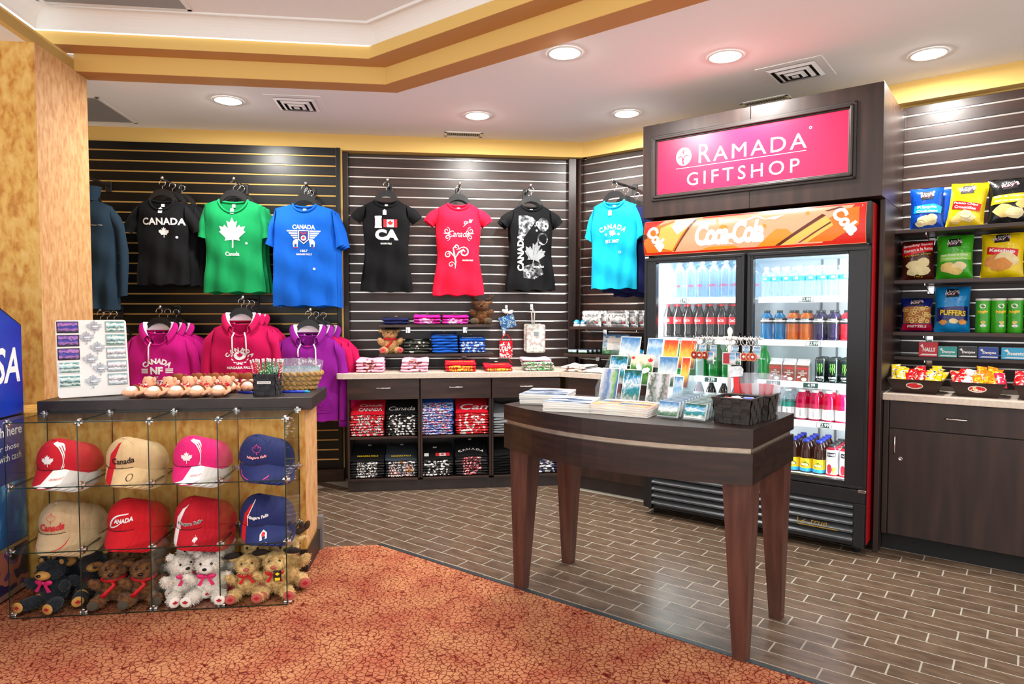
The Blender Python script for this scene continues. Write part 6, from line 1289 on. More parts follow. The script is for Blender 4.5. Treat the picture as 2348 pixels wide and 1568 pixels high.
for k, (x, z) in enumerate(((.012,.362),(-.025,.305),(.022,.250),(-.012,.190),(.03,.140),(-.005,.075))):
    o = onboard('leaf_magnet', 'glittery crystal maple leaf magnet, %s down the board' % ('first','second','third','fourth','fifth','sixth')[k], 'magnet', x, z, 'crystal leaf magnets'); part('leaf', o, MB().prism(pos(LEAF,0,0,.038,.036), -.007, 0), 'crystal'); part('gem', o, MB().ell((0,-.007,-.004),(.016,.005,.011),10,6), 'mag_winter')
# plush dolls
mat('doll_peach','#F0B490',.9,var=.05,scale=30); mat('doll_white','#F2E4DC',.9); mat('doll_brown','#8A4A1E',.9); printmat('bow_redwhite','#D01A2A',['#F4E4E4'],80,.55)
def doll(i, u, n, rz, back):
    lab = ('peach plush slipper doll with red bow, %s in the front row' if not back else 'plush doll with brown head and white bow, %s in the rear row') % nth(i, 5, 'one')
    t = thing('plush_doll', lab, 'plush toy', AB, u, n, ZT_, (0,0,rz), 'small plush dolls on the counter')
    part('body', t, MB().grid(lambda a,b: (.036*math.sin(PI*b)**.6*math.cos(2*PI*a), -.085+.17*b, .028+.027*math.sin(PI*b)**.5*math.sin(2*PI*a)), 16, 12, closeu=True), 'doll_peach'); part('belly', t, MB().ell((0,-.028,.036),(.028,.042,.024),14,10), 'doll_white')
    part('belt', t, MB().tube([(.037*math.cos(a), -.012+.006*math.sin(a), .03+.03*math.sin(a)) for a in [2*PI*k/16 for k in range(16)]], .006, 6, closed=True, flat=.5), 'doll_brown')
    hd = 'doll_brown' if back else 'doll_peach'
    part('head', t, MB().ell((0,.07,.066),(.034,.032,.036),16,12), hd)
    for sx in (-1,1): part('ear', t, MB().ell((sx*.034,.075,.085),(.013,.008,.014),8,6), hd); part('arm', t, MB().tube([(sx*.03,.03,.04),(sx*.046,.0,.03),(sx*.04,-.04,.02)], [.011,.011,.009], 8), 'doll_peach'); part('eye', t, MB().ell((sx*.012,.041,.072),(.003,.002,.003),6,4), 'eye_black')
    bw = 'doll_white' if back else 'bow_redwhite'
    part('bow', t, MB().ell((-.017,.035,.056),(.018,.007,.011),8,6,rot=(0,.3,0)).ell((.017,.035,.056),(.018,.007,.011),8,6,rot=(0,-.3,0)).ell((0,.031,.056),(.006,.006,.007),6,5), bw)
for i, (u, n) in enumerate(((-1.485,3.60),(-1.375,3.585),(-1.275,3.60),(-1.175,3.595),(-1.075,3.60))): doll(i, u, n, R(-32+6*i), False)
for i, (u, n) in enumerate(((-1.385,3.77),(-1.28,3.785),(-1.18,3.78),(-1.075,3.785),(-.985,3.775))): doll(i, u, n, R(-20+8*i), True)
# woven boxes and baskets: every strap its own part
def woven(name, label, F, u, n, z, w, d, h, nx, ny, nz, rz=0.0, flare=0.0, m='weave_black', cat='basket'):
    t = thing(name, label, cat, F, u, n, z, (0,0,rz))
    part('liner', t, MB().add([(-w/2+.004,-d/2+.004,.003),(w/2-.004,-d/2+.004,.003),(w/2-.004,d/2-.004,.003),(-w/2+.004,d/2-.004,.003)] + [(sx*(w/2+flare-.004), sy*(d/2+flare-.004), h-.004) for sx,sy in ((-1,-1),(1,-1),(1,1),(-1,1))], [(0,1,2,3),(0,1,5,4),(1,2,6,5),(2,3,7,6),(3,0,4,7)]), 'black_matte')
    hz = h/nz
    for k in range(nz):
        zc_ = hz*(k+.5); P = []; fl = flare*zc_/h
        loop = [(-1,-1,1,-1,nx),(1,-1,1,1,ny),(1,1,-1,1,nx),(-1,1,-1,-1,ny)]
        cnt = 0; Q = []
        for sx0, sy0, sx1, sy1, c in loop:
            for i in range(c):
                f = (i+.5)/c; x = (sx0+(sx1-sx0)*f)*(w/2+fl); y = (sy0+(sy1-sy0)*f)*(d/2+fl)
                o = .0048 if (cnt+k) % 2 == 0 else -.0006
                nxn = 0 if sx0 != sx1 else sx0; nyn = 0 if sy0 != sy1 else sy0
                Q.append((x + nxn*o, y + nyn*o)); cnt += 1
        vs = [(x,y,zc_-hz*.46) for x,y in Q] + [(x,y,zc_+hz*.46) for x,y in Q]; nq = len(Q)
        part('weft_strap', t, MB().add(vs, [(i,(i+1)%nq,(i+1)%nq+nq,i+nq) for i in range(nq)]), m)
    cnt = 0
    for sx0, sy0, sx1, sy1, c in loop:
        for i in range(c):
            f = (i+.5)/c; hw_ = .46/c; nxn = 0 if sx0 != sx1 else sx0; nyn = 0 if sy0 != sy1 else sy0
            V = []
            for k in range(nz+1):
                zz = hz*(k+.0) if k < nz else h
                zz = min(h, hz*(k+.5)) if k < nz else h
                o = -.0006 if (cnt+min(k,nz-1)) % 2 == 0 else .0050; fl = flare*zz/h
                for e in (-1,1):
                    ff = f + e*hw_; V.append(((sx0+(sx1-sx0)*ff)*(w/2+fl) + nxn*o, (sy0+(sy1-sy0)*ff)*(d/2+fl) + nyn*o, zz if k else 0.0))
            part('warp_strap', t, MB().add(V, [(2*k,2*k+1,2*k+3,2*k+2) for k in range(nz)]), m); cnt += 1
    fl = flare; part('rim', t, MB().tube([(sx*(w/2+fl), sy*(d/2+fl), h-.003) for sx, sy in ((-1,-1),(1,-1),(1,1),(-1,1))], .005, 6, closed=True), m)
    return t
mat('weave_black','#26262A',.6,bump=.4,bscale=300); mat('weave_brown','#2E2826',.6,bump=.4,bscale=300)
cup = woven('pencil_box', 'black woven pencil box with white label on the counter', AB, -.848, 3.645, ZT_, .11, .11, .112, 4, 4, 5, R(-4), cat='pencil box')
part('label_plate', cup, MB().box(-.035,.035,-.0632,-.062,.062,.076), 'white_paper'); lt = MB(); text(lt,'PENCILS $1.99',0,.069,.056,lambda x,z:(x,-.0636,z),height=.007); part('lettering', cup, lt, 'print_black')
printmat('pencil_green','#0E7A38',['#E8F0E8'],160,.6); printmat('pencil_red','#C01428',['#F0E8E8'],160,.58); mat('pencil_tip','#D8D8D4',.4,.5); mat('eraser','#E89090',.8)
for i in range(16):
    c, r_ = i % 4, i // 4; gx = -.036+.024*c; gy = -.036+.024*r_
    m_ = 'pencil_red' if c == 0 or (c == 3 and r_ % 2) else 'pencil_green'
    t = thing('pencil', '%s patterned pencil in the black box, %s of row %s' % ('red' if 'red' in m_ else 'green', nth(c,4,'one'), ('front','second','third','back')[r_]), 'pencil', AB, -.848+gx, 3.645+gy, ZT_+.006, (R(-5+3*r_+rnd.uniform(-4,4)), R(-10+6.5*c+rnd.uniform(-5,5)), 0), 'pencils in the black box')
    part('shaft', t, MB().lathe([(.0045,0),(.0045,.165)], 6), m_); part('ferrule', t, MB().lathe([(.0046,.165),(.0046,.175)], 8), 'pencil_tip'); part('eraser', t, MB().lathe([(.0044,.175),(.0042,.185)], 8), 'white_plastic')
# wicker basket: rows of braid
mat('wicker','#B08A50',.8,var=.25,scale=40,bump=.3)
t = thing('wicker_basket', 'round-ended braided wicker basket holding clear gift packs', 'basket', AB, -.775, 3.87, ZT_)
for k in range(4):
    fl = 1 + .10*k; N_ = 30; V = MB()
    for i in range(N_):
        a = 2*PI*(i+.5*(k%2))/N_; x = .135*fl*math.cos(a); y = .085*fl*math.sin(a)
        tn = math.atan2(.085*math.cos(a), -.135*math.sin(a)); V.ell((x,y,.015+.026*k),(.024,.009,.011),8,6,rot=(0,.5,tn))
    part('wicker_row', t, V, 'wicker', kind='stuff')
part('basket_floor', t, MB().prismz([(.13*math.cos(2*PI*i/24),.08*math.sin(2*PI*i/24)) for i in range(24)], .002, .006), 'wicker')
clear('cello', '#F4F6FA', 2.2, .12, body=.12, bcol='#E8ECF4')
for i in range(6):
    t = thing('gift_pack', 'clear plastic souvenir pack in the wicker basket, %s' % nth(i,6,'one'), 'packet', AB, -.84+.034*i, 3.85+.006*i, ZT_+.012, (R(-8),R(-6+4*i),R(6*i-10)), 'clear gift packs in the wicker basket')
    part('bag', t, MB().grid(lambda a,b: (-.045+.09*a, -.012*math.sin(PI*a)*(1-.8*b)+.004*math.sin(12*a+9*b), .165*b), 10, 10), 'cello'); part('card', t, MB().rbox(-.034,.034,.004,.006,.01,.12,.001), 'mag_teal' if i % 2 else 'mag_winter')
for i, (u, n, r_) in enumerate(((-.735,3.72,3),(-.72,3.70,-2),(-.95,3.70,-22))):
    t = thing('blue_pen', ('blue pen lying behind the pencil box, rear one','blue pen lying beside the pencil box, front one','blue pen lying left of the pencil box')[i], 'pen', AB, u, n, ZT_+.0055, (0,0,R(r_)), 'blue pens on the counter'); part('barrel', t, MB().lathe([(.0055,-.075),(.0055,.05)], 10).copy(Matrix.Rotation(PI/2,4,'Y')), 'cap_royal'); part('pen_cap', t, MB().lathe([(.0055,.05),(.005,.08)], 10).copy(Matrix.Rotation(PI/2,4,'Y')), 'lab_cyan')
# ================================================================ ON THE DISPLAY TABLE
ZD = .9225
ramp3('mag_cover', ['#F2F0F0','#E8ECF2','#8AA0BC','#2A4468','#1E1A2A'], [.3,.42,.52,.62,.78], scale=(3,9,1), detail=4, rough=.25, oinfo=4, nscale=2.2)
ramp3('mag_cover_b', ['#F6F2EC','#F0D890','#E88A5A','#4A9AB8','#F2F2F2'], [.3,.42,.52,.62,.78], scale=(4,7,1), detail=4, rough=.25, nscale=2.0)
mat('page_edge','#EFEDE6',.8,var=.04,scale=200,stretch=(1,1,40)); mat('cover_red','#D8232E',.3)
def magstack(u, n, rz, w, d, th, cnt, where, cov, title):
    for i in range(cnt):
        pl = 'topmost' if i == cnt-1 else ('bottom' if i == 0 else ORD[i]+' from bottom').replace('leftmost','first')
        t = thing('magazine', 'travel magazine, %s in the %s' % (pl, where), 'magazine', AR, u+rnd.uniform(-.004,.004), n+rnd.uniform(-.004,.004), ZD+i*th, (0,0,rz+rnd.uniform(-.02,.02)), 'magazines in the ' + where)
        bw = .003
        pg = MB().grid(lambda a,b: ((-w/2+w*a), -d/2+d*b, th*.93+bw*math.sin(PI*a)*.5), 6, 6, smooth=True); pg.grid(lambda a,b: ((w/2-w*a), -d/2+d*b, .0006), 1, 1)
        pg.grid(lambda a,b: ((-w/2+w*a), -d/2, .0006+(th*.93-.0006+bw*math.sin(PI*a)*.5)*b), 6, 1).grid(lambda a,b: ((w/2-w*a), d/2, .0006+(th*.93-.0006+bw*math.sin(PI*a)*.5)*b), 6, 1).grid(lambda a,b: (-w/2, d/2-d*a, .0006+(th*.93-.0006)*b), 1, 1).grid(lambda a,b: (w/2, -d/2+d*a, .0006+(th*.93-.0006)*b), 1, 1)
        part('pages', t, pg, 'page_edge')
        f = lambda o: (lambda x, y: (x, y, th*.93+.0005+o+bw*math.sin(PI*(x+w/2)/w)*.5))
        part('cover', t, poly(MB(), [(-w/2,-d/2),(w/2,-d/2),(w/2,d/2),(-w/2,d/2)], f(0), sub=.05), cov)
        if i == cnt-1:
            mb = MB(); poly(mb, [(-w/2,d*.30),(w/2,d*.30),(w/2,d*.485),(-w/2,d*.485)], f(.0008), sub=.05); part('title_band', t, mb, 'print_white')
            mb = MB(); poly(mb, [(-w/2,d*.485),(w/2,d*.485),(w/2,d/2),(-w/2,d/2)], f(.0009), sub=.05); text(mb, title, 0, d*.39, w*.88, f(.0016), height=d*.10, spacing=1.1, sub=.03); part('title', t, mb, 'cover_red')
            mb = MB(); poly(mb, [(-w*.1,-d*.05),(w*.45,-d*.02),(w*.45,-d*.1),(-w*.05,-d*.12)], f(.0008), sub=.05); poly(mb, [(-w*.45,.12*d),(0,.2*d),(.1*w,.16*d),(-.4*w,.07*d)], f(.0008), sub=.05); part('photo_strip', t, mb, 'ink_navy')
magstack(-1.895, 2.745, R(22), .23, .27, .0085, 6, 'left magazine pile', 'mag_cover', 'ATTRACTIONS')
magstack(-1.665, 2.605, R(20), .215, .25, .0085, 5, 'middle magazine pile', 'mag_cover', 'ATTRACTIONS')
magstack(-1.405, 2.645, R(6), .27, .20, .0085, 5, 'right magazine pile', 'mag_cover_b', 'NIAGARA')
# acrylic postcard rack with three tiers
clear('acrylic', '#F2F8FA', 1.6, .03, body=.05, bcol='#E8F2F6')
t = thing('postcard_rack', 'clear acrylic tiered rack full of postcards on the table', 'rack', AR, -1.475, 2.88, ZD)
RW = .46
part('end_panel', t, MB().prismx([(0,0),(.26,0),(.26,.25),(.20,.28),(.0,.075)], -RW/2, -RW/2+.004), 'acrylic'); part('end_panel', t, MB().prismx([(0,0),(.26,0),(.26,.25),(.20,.28),(.0,.075)], RW/2-.004, RW/2), 'acrylic'); part('floor_panel', t, MB().box(-RW/2+.004,RW/2-.004,0,.26,0,.004), 'acrylic')
for k in range(3): part('tier_panel', t, MB().add([(-RW/2+.004,.005+.075*k,.004+.085*k),(RW/2-.004,.005+.075*k,.004+.085*k),(RW/2-.004,.005+.075*k,.05+.085*k),(-RW/2+.004,.005+.075*k,.05+.085*k)], [(0,1,2,3)]), 'acrylic')
scenic('card_falls',['#3A6A4A','#7A9A8A','#F0F4F6','#C4D8E4','#8AB4D8','#4A84C0']); scenic('card_teal',['#E8EEF0','#1E7A6A','#2A9AB8','#F0F6F6','#3AA0D0','#155A4A'],noise=.7); scenic('card_leaf',['#2E7A2A','#5AA03A','#2A6A28','#4E9A3A','#E8E0C8','#EFE8D4'],noise=.4); scenic('card_city',['#D8DCE4','#A8B4CC','#5A84B8','#C8D0E0','#8AC060','#4A78B0'],axis=0,noise=.5); scenic('card_warm',['#C83A2A','#F0A030','#F6D860','#F4B84A','#E87A2A','#D84830'],noise=.5); scenic('card_rock',['#E0E4E8','#4A5A44','#A8B0B4','#D8DCE4','#5A6A4C','#C0B8C8'],axis=0,noise=.7); scenic('card_sky',['#D8C8D0','#F4F6F8','#B8D8F0','#7AB4E0','#C8E0F0','#5A94CC'],noise=.5)
cards = [(-.175,.02,.02,.10,.17,'card_city','tall postcard with monument in the front tier, leftmost'),(-.05,.02,.02,.10,.17,'card_teal','teal waterfall postcard in the front tier, second from left'),(.09,.02,.02,.115,.16,'card_rock','grey rock waterfall postcard in the front tier, third from left'),(.19,.02,.02,.05,.15,'card_sky','narrow pale postcard at the right of the front tier'),
         (-.165,.095,.105,.10,.145,'card_teal','teal waterfall postcard in the middle tier, leftmost'),(-.035,.095,.105,.125,.155,'card_leaf','white flower and red leaf postcard in the middle tier'),(.105,.095,.105,.10,.15,'card_falls','blue framed waterfall postcard in the middle tier'),(.195,.095,.105,.045,.15,'card_warm','narrow orange postcard in the middle tier'),
         (-.14,.17,.19,.115,.155,'card_falls','tall pale blue waterfall postcard in the rear tier, leftmost'),(.0,.17,.19,.085,.15,'card_sky','blue sky postcard in the rear tier, second'),(.085,.17,.19,.08,.145,'card_warm','yellow postcard in the rear tier, third'),(.175,.17,.19,.085,.145,'card_warm','orange postcard in the rear tier, rightmost')]
for x, y, z, w_, h_, m_, lb in cards:
    p = conv(AR, -1.475+x, 2.88+y, AR); o = thing('postcard', lb, 'postcard', AR, -1.475+x, 2.88+y, ZD+z-.014, (R(-16),0,0), 'postcards in the acrylic rack')
    part('card', o, MB().box(-w_/2,w_/2,-.0012,.0012,0,h_), 'white_paper'); part('picture', o, MB().box(-w_/2+.004,w_/2-.004,-.0019,-.0012,.004,h_-.004), m_)
    if m_ == 'card_leaf':
        for lx, lz, lr in ((.045,h_-.03,.016),(-.05,h_-.02,.012)): part('leaf_print', o, poly(MB(), pos(LEAF,lx,lz,lr), lambda a,b:(a,-.0024,b)), 'ink_redp')
        for an in (20, 120, 250): part('petal_print', o, poly(MB(), pos([(0,0),(.016,.014),(.042,.012),(.052,0),(.042,-.012),(.016,-.014)],0,.065,1,rot=R(an)), lambda a,b:(a,-.0026,b)), 'print_white')
        part('flower_eye', o, poly(MB(), pos(disc(10),0,.065,.008), lambda a,b:(a,-.003,b)), 'lab_yellow')
    if m_ == 'card_teal': mb = MB(); text(mb,'Niagara Falls',-w_*.32,h_*.45,h_*.75,lambda a,b:(a,-.0026,b),height=.016,rot=R(82),shear=.2); part('lettering', o, mb, 'print_white')
# rows of acrylic-framed magnets
for c in range(2):
    for k in range(9):
        o = thing('framed_magnet', 'clear framed scenic magnet, %s in the %s row' % ('frontmost' if k == 0 else ('rearmost' if k == 8 else ORD[k]+' from front'), ('left','right')[c]), 'magnet', AR, -1.19+.118*c-.004*k, 2.60+.042*k, ZD, (R(-24),0,R(-3)), 'clear framed magnets on the table')
        part('acrylic_frame', o, MB().rbox(-.054,.054,-.006,.006,0,.085,.005), 'acrylic'); part('picture', o, MB().box(-.044,.044,-.0075,-.0062,.012,.073), ('card_falls','card_teal')[c]); part('back_edge', o, MB().box(-.048,.048,.0005,.003,.008,.078), 'white_paper')
# dark woven baskets
b1 = woven('woven_basket', 'dark woven basket at the front right corner of the table', AR, -.925, 2.70, ZD, .135, .125, .105, 4, 4, 4, R(0), .012, 'weave_brown'); b2 = woven('woven_basket', 'dark woven basket behind the front one, holding red-topped packets', AR, -.905, 2.865, ZD, .135, .125, .105, 4, 4, 4, R(0), .012, 'weave_brown')
for i, (x, y, m_, r_) in enumerate(((-.03,-.02,'cap_red',0),(.01,-.03,'lab_white',40),(.04,.0,'cap_royal',80),(.035,.03,'cap_royal',10),(-.02,.03,'lab_white',60))):
    o = thing('keyring', '%s trinket lying in the front basket, %s' % (('red','white','blue','dark blue','pale')[i], ('left','middle front','right','right back','back')[i]), 'trinket', AR, -.925+x, 2.70+y, ZD+.085, (R(20),0,R(r_)), 'trinkets in the front basket'); part('tab', o, MB().rbox(-.02,.02,-.009,.009,0,.016,.004), m_); part('ring', o, MB().tube([(.028+.01*math.cos(a),.01*math.sin(a),.01) for a in [2*PI*k/10 for k in range(10)]], .0015, 5, closed=True), 'chrome')
for i in range(6):
    o = thing('souvenir_packet', 'clear packet with red souvenir in the rear basket, %s' % nth(i,6,'one'), 'packet', AR, -.95+.018*i, 2.83+.014*i, ZD+.02, (R(-6),R(-8+4*i),R(8)), 'packets in the rear basket'); part('bag', o, MB().grid(lambda a,b: (-.04+.08*a, -.008*math.sin(PI*a)+.003*math.sin(9*a+7*b), .17*b), 8, 8), 'cello'); part('souvenir', o, MB().rbox(-.02,.02,.003,.007,.01,.125,.003), 'cap_red' if i % 3 != 2 else 'white_plastic')
o = thing('souvenir_spoon', 'red souvenir with silver spade top standing in the rear basket', 'souvenir', AR, -.965, 2.81, ZD+.06, (R(-8),R(-6),0)); part('blade', o, MB().prism(pos([(-.028,.0),(.028,.0),(.033,.03),(.022,.045),(-.022,.045),(-.033,.03)],0,.115,1), -.002, .002), 'mylar'); part('handle', o, MB().rbox(-.012,.012,-.004,.004,0,.115,.003), 'cap_red')
# key-ring stand
t = thing('keyring_stand', 'white pole stand with cross bars for key rings on the table', 'stand', AR, -1.068, 3.0, ZD)
part('pole', t, MB().lathe([(.008,0),(.008,.345)], 12), 'white_plastic'); part('foot', t, MB().lathe([(.05,0),(.05,.004),(.012,.008)], 20), 'white_plastic'); part('finial', t, MB().ell((0,0,.362),(.012,.012,.02),12,8), 'white_plastic'); part('hub', t, MB().rbox(-.03,.03,-.01,.01,.325,.34,.004), 'white_plastic')
for dy in (-.05, .05): part('cross_bar', t, MB().rbox(-.145,.135,dy-.004,dy+.004,.326,.334,.002), 'white_plastic')
part('spine_bar', t, MB().rbox(-.006,.006,-.05,.05,.327,.333,.002), 'white_plastic')
xs = (-.135,-.11,-.085,-.06,.015,.04,.065,.09,.115,.13)
for dy in (-.05,.05):
    for x in xs: part('peg', t, MB().tube([(x,dy,.33),(x,dy-.035,.328),(x,dy-.042,.342)], .0022, 5), 'chrome')
mat('enamel_red','#B01420',.3); mat('gold_m','#B87A4A',.25,.9)
for i, x in enumerate(xs):
    kind = 'oval' if i in (0,1,2,7,8,9) else 'tag'
    o = thing('hanging_keyring', '%s key ring hanging on the front bar, %s' % ('round copper' if kind == 'oval' else 'rectangular picture', nth(i,10,'one')), 'key ring', AR, -1.068+x, 3.0-.05-.03, ZD+.328, (0,0,R(rnd.uniform(-25,25))), 'key rings on the white stand')
    part('split_ring', o, MB().tube([(.014*math.cos(a),0,-.012+.014*math.sin(a)) for a in [2*PI*k/12 for k in range(12)]], .0016, 5, closed=True), 'chrome'); part('chain', o, MB().tube([(0,0,-.026),(.002,.001,-.036),(-.001,0,-.046),(0,0,-.055)], .0022, 5), 'chrome')
    if kind == 'oval': part('fob_rim', o, MB().lathe([(.018,-.003),(.019,0),(.018,.003)], 16).copy(Matrix.Translation((0,0,-.074)) @ Matrix.Rotation(PI/2,4,'X')), 'gold_m'); part('fob_face', o, poly(MB(), pos(disc(12),0,-.074,.013,.015), lambda a,b:(a,-.0036,b)), 'enamel_red'); part('fob_leaf', o, poly(MB(), pos(LEAF,0,-.074,.008), lambda a,b:(a,-.0042,b)), 'print_white')
    else: part('fob', o, MB().rbox(-.018,.018,-.002,.002,-.112,-.056,.003), 'chrome'); part('picture', o, MB().box(-.015,.015,-.0027,-.002,-.108,-.06), ('card_falls','enamel_red','card_sky')[i % 3])
for i, x in enumerate(xs[::2]):
    o = thing('hanging_keyring', 'silver picture key ring hanging on the rear bar, %s' % nth(i,5,'one'), 'key ring', AR, -1.068+x, 3.0+.05-.03, ZD+.328, (0,0,R(rnd.uniform(-25,25))), 'key rings on the white stand')
    part('split_ring', o, MB().tube([(.014*math.cos(a),0,-.012+.014*math.sin(a)) for a in [2*PI*k/12 for k in range(12)]], .0016, 5, closed=True), 'chrome'); part('fob', o, MB().rbox(-.017,.017,-.002,.002,-.09,-.03,.003), 'mylar'); part('picture', o, MB().box(-.014,.014,-.0027,-.002,-.086,-.034), 'card_sky')
# ================================================================ SNACKS ON THE RIGHT
for nm, c in (('bag_blue','#0A4AB8'),('bag_yellow','#F0CE10'),('bag_black','#121416'),('bag_brown','#4A1A12'),('bag_green','#3AA81E'),('bag_cyan','#1488CC'),('bag_navy','#141E6A')): mat(nm, c, .22, var=.08, scale=14, bump=.6, bscale=16)
mat('chip','#E8C878',.7,var=.12,scale=30); mat('chip_pale','#EEDCA8',.7,var=.1,scale=30); mat('chip_red','#E0964A',.7,var=.12,scale=30); mat('swoosh_cyan','#12A4DC',.3); mat('band_red','#D8141E',.3); mat('band_yellow','#F0CC1E',.3); mat('band_lime','#8ED04A',.3); mat('pretzel','#A8642A',.6); mat('ink_plum','#8A1A4A',.4); mat('bag_crimson','#B80E38',.25)
class Bag:
    def __init__(s, w, h, T=.035, seed=0): s.w, s.h, s.T, s.sd = w, h, T, seed
    def yf(s, x, z, off=0.0):
        a = min(1,abs(2*x/s.w)); b = min(1,abs(2*z/s.h-1))
        return -s.T*(max(0,1-a**3))**.7*(max(0,1-b**4))**.8 + .004*math.sin(x*60+z*35+s.sd)*(b**2+.2) - off
    def xs(s, x, z): b = abs(2*z/s.h-1); return x*(1-.06*(1-b**2)) 
    def mesh(s): 
        mb = MB().grid(lambda a,b: (s.xs((-.5+a)*s.w, b*s.h), s.yf((-.5+a)*s.w, b*s.h), b*s.h), 16, 20)
        return mb.grid(lambda a,b: (s.xs((.5-a)*s.w, b*s.h), -s.yf((.5-a)*s.w, b*s.h)*.7, b*s.h), 12, 14)
    def on(s, off=.002): return lambda x, z: (s.xs(x,z), s.yf(x, z, off), z)
def blob(cx, cz, r, n=9, k=.35, seed=0): g = random.Random(seed); return [(cx+r*(1-k*g.random())*math.cos(2*PI*i/n), cz+r*.72*(1-k*g.random())*math.sin(2*PI*i/n)) for i in range(n)]
def chipbag(label, u, n, z, w, h, mt, items, rz=0.0, T=.046, tilt=-8, ry=0.0):
    b = Bag(w, h, T, u*40); t = thing('chip_bag', label, 'snack bag', AR, u, n, z+.001, (R(tilt),R(ry),rz), 'snack bags on the right shelves')
    part('bag_body', t, b.mesh(), mt); k = 0
    for it in items:
        k += .0005; f = b.on(.0014+k); mb = MB()
        if it[0] == 'p': poly(mb, [(x*w, y*h) for x, y in it[1]], f, sub=.02); part(it[3] if len(it) > 3 else 'panel_print', t, mb, it[2])
        elif it[0] == 't': text(mb, it[1], it[2]*w, it[3]*h, it[4]*w, f, height=it[5]*h, sub=.02, **(it[7] if len(it) > 7 else {})); part('lettering', t, mb, it[6])
        elif it[0] == 'c':
            for i, (cx, cz, r_) in enumerate(it[1]):
                m2 = MB(); poly(m2, blob(cx*w, cz*h, r_*w, 10, .3, i+int(abs(u)*100)), b.on(.0016+k+.0006*i), sub=.02); part('chip_print', t, m2, it[2] if i % 2 == 0 else 'chip_pale')
    return t
def logo(z=.82, col='print_white'): return [('p',[(-.18,z-.10),(.18,z-.08),(.16,z+.1),(-.15,z+.1)],'print_black','logo_block'),('t','Uncle',0,z+.05,.36,.06,col,{'rot':.12}),('t',"Ray's",0,z-.01,.42,.09,'ink_plum',{'rot':.16,'bold':.05}),('t',"Ray's",0,z-.008,.41,.08,col,{'rot':.16,'bold':.0})]
NB = 4.715
chipbag('blue wavy chip bag on the top right shelf', -.49, NB, 1.868, .175, .26, 'bag_blue', logo(.78) + [('p',[(-.42,.38),(.42,.36),(.46,.52),(.2,.58),(-.4,.55)],'swoosh_cyan'),('t','Ripple',-.02,.505,.6,.085,'print_white',{'bold':.02}),('t','Ondulees',-.02,.415,.65,.06,'print_white',{'bold':.02}),('c',[(-.1,.2,.26),(.1,.17,.22),(.12,.26,.2),(-.2,.14,.18)],'chip_pale')], R(10))
chipbag('blue chip bag tucked behind the front blue bag', -.42, NB+.09, 1.868, .17, .26, 'bag_blue', [], R(10))
chipbag('yellow chip bag with red band on the top right shelf', -.305, NB, 1.868, .19, .265, 'bag_yellow', logo(.82) + [('p',[(-.38,.40),(.40,.34),(.42,.50),(-.36,.58)],'band_red'),('t','Potato Chips',.01,.50,.68,.06,'print_white',{'bold':.02,'rot':-.12}),('t','Croustilles',.0,.42,.6,.06,'print_white',{'bold':.02,'rot':-.12}),('c',[(-.05,.22,.28),(.12,.2,.22),(-.2,.15,.2),(.05,.28,.2)],'chip')], R(-8), ry=5)
chipbag('black chip bag with yellow band on the top right shelf', -.09, NB, 1.868, .205, .27, 'bag_black', logo(.82) + [('p',[(-.46,.42),(.46,.46),(.46,.64),(-.42,.6)],'band_yellow'),('t','Salt & Vinegar',0,.575,.8,.055,'print_white',{'bold':.02}),('t','Sel et vinaigre',0,.485,.75,.055,'print_white',{'bold':.02}),('c',[(-.15,.28,.28),(.1,.22,.26),(.3,.4,.2)],'chip')], R(6))
chipbag('black chip bag at the right frame edge of the top shelf', .13, NB, 1.868, .20, .27, 'bag_black', logo(.82), R(0))
chipbag('brown bacon chip bag on the second right shelf', -.53, NB, 1.568, .175, .245, 'bag_brown', [('p',[(-.48,.58),(.46,.72),(.46,.98),(-.48,.84)],'band_red'),('t','Smokey Bacon',.0,.86,.9,.085,'print_white',{'rot':.12,'bold':.02}),('t','Bacon a la fume',.0,.75,.9,.08,'print_white',{'rot':.12,'bold':.02}),('t','Potato chips',-.02,.61,.8,.05,'band_yellow',{'rot':.12}),('c',[(-.15,.35,.28),(.15,.42,.26),(.1,.22,.28),(-.2,.18,.2)],'chip_pale'),('t','140 g',0,.07,.25,.04,'band_yellow')], R(14))
chipbag('green chip bag on the second right shelf', -.345, NB, 1.568, .185, .265, 'bag_green', logo(.80) + [('p',[(-.4,.38),(.46,.42),(.46,.58),(-.4,.54)],'band_lime'),('t','Sour Cream & Onion',0,.525,.75,.045,'print_white',{'bold':.02}),('t','Creme sure et oignon',0,.44,.7,.04,'print_white',{'bold':.02}),('c',[(-.15,.24,.28),(.15,.28,.24),(.05,.16,.22)],'chip')], R(2))
chipbag('yellow ketchup chip bag with red band on the second right shelf', -.12, NB, 1.568, .205, .26, 'bag_yellow', logo(.86) + [('c',[(-.15,.36,.32),(.12,.38,.34),(.0,.28,.3)],'chip_red'),('p',[(-.36,.52),(.38,.44),(.4,.60),(-.34,.68)],'band_red'),('t','Ketchup',.02,.57,.62,.09,'print_white',{'rot':-.11,'bold':.04})], R(-6))
chipbag('yellow chip bag at the frame edge of the second right shelf', .11, NB, 1.568, .20, .26, 'bag_yellow', logo(.86), R(0))
chipbag('navy and crimson pretzel bag on the third right shelf', -.53, NB, 1.258, .17, .205, 'bag_navy', logo(.85) + [('p',[(-.44,.22),(.44,.22),(.44,.72),(-.44,.72)],'pretzel'),('p',[(-.47,.02),(.47,.02),(.47,.20),(-.47,.20)],'bag_crimson'),('t','PRETZELS',0,.13,.6,.06,'print_white',{'bold':.03})], R(10))
b_ = [o for o in bpy.data.objects if o.get('label','').startswith('navy and crimson')][0]
bg = Bag(.17,.205,.046,-.53*40); mb = MB(); g_ = random.Random(3)
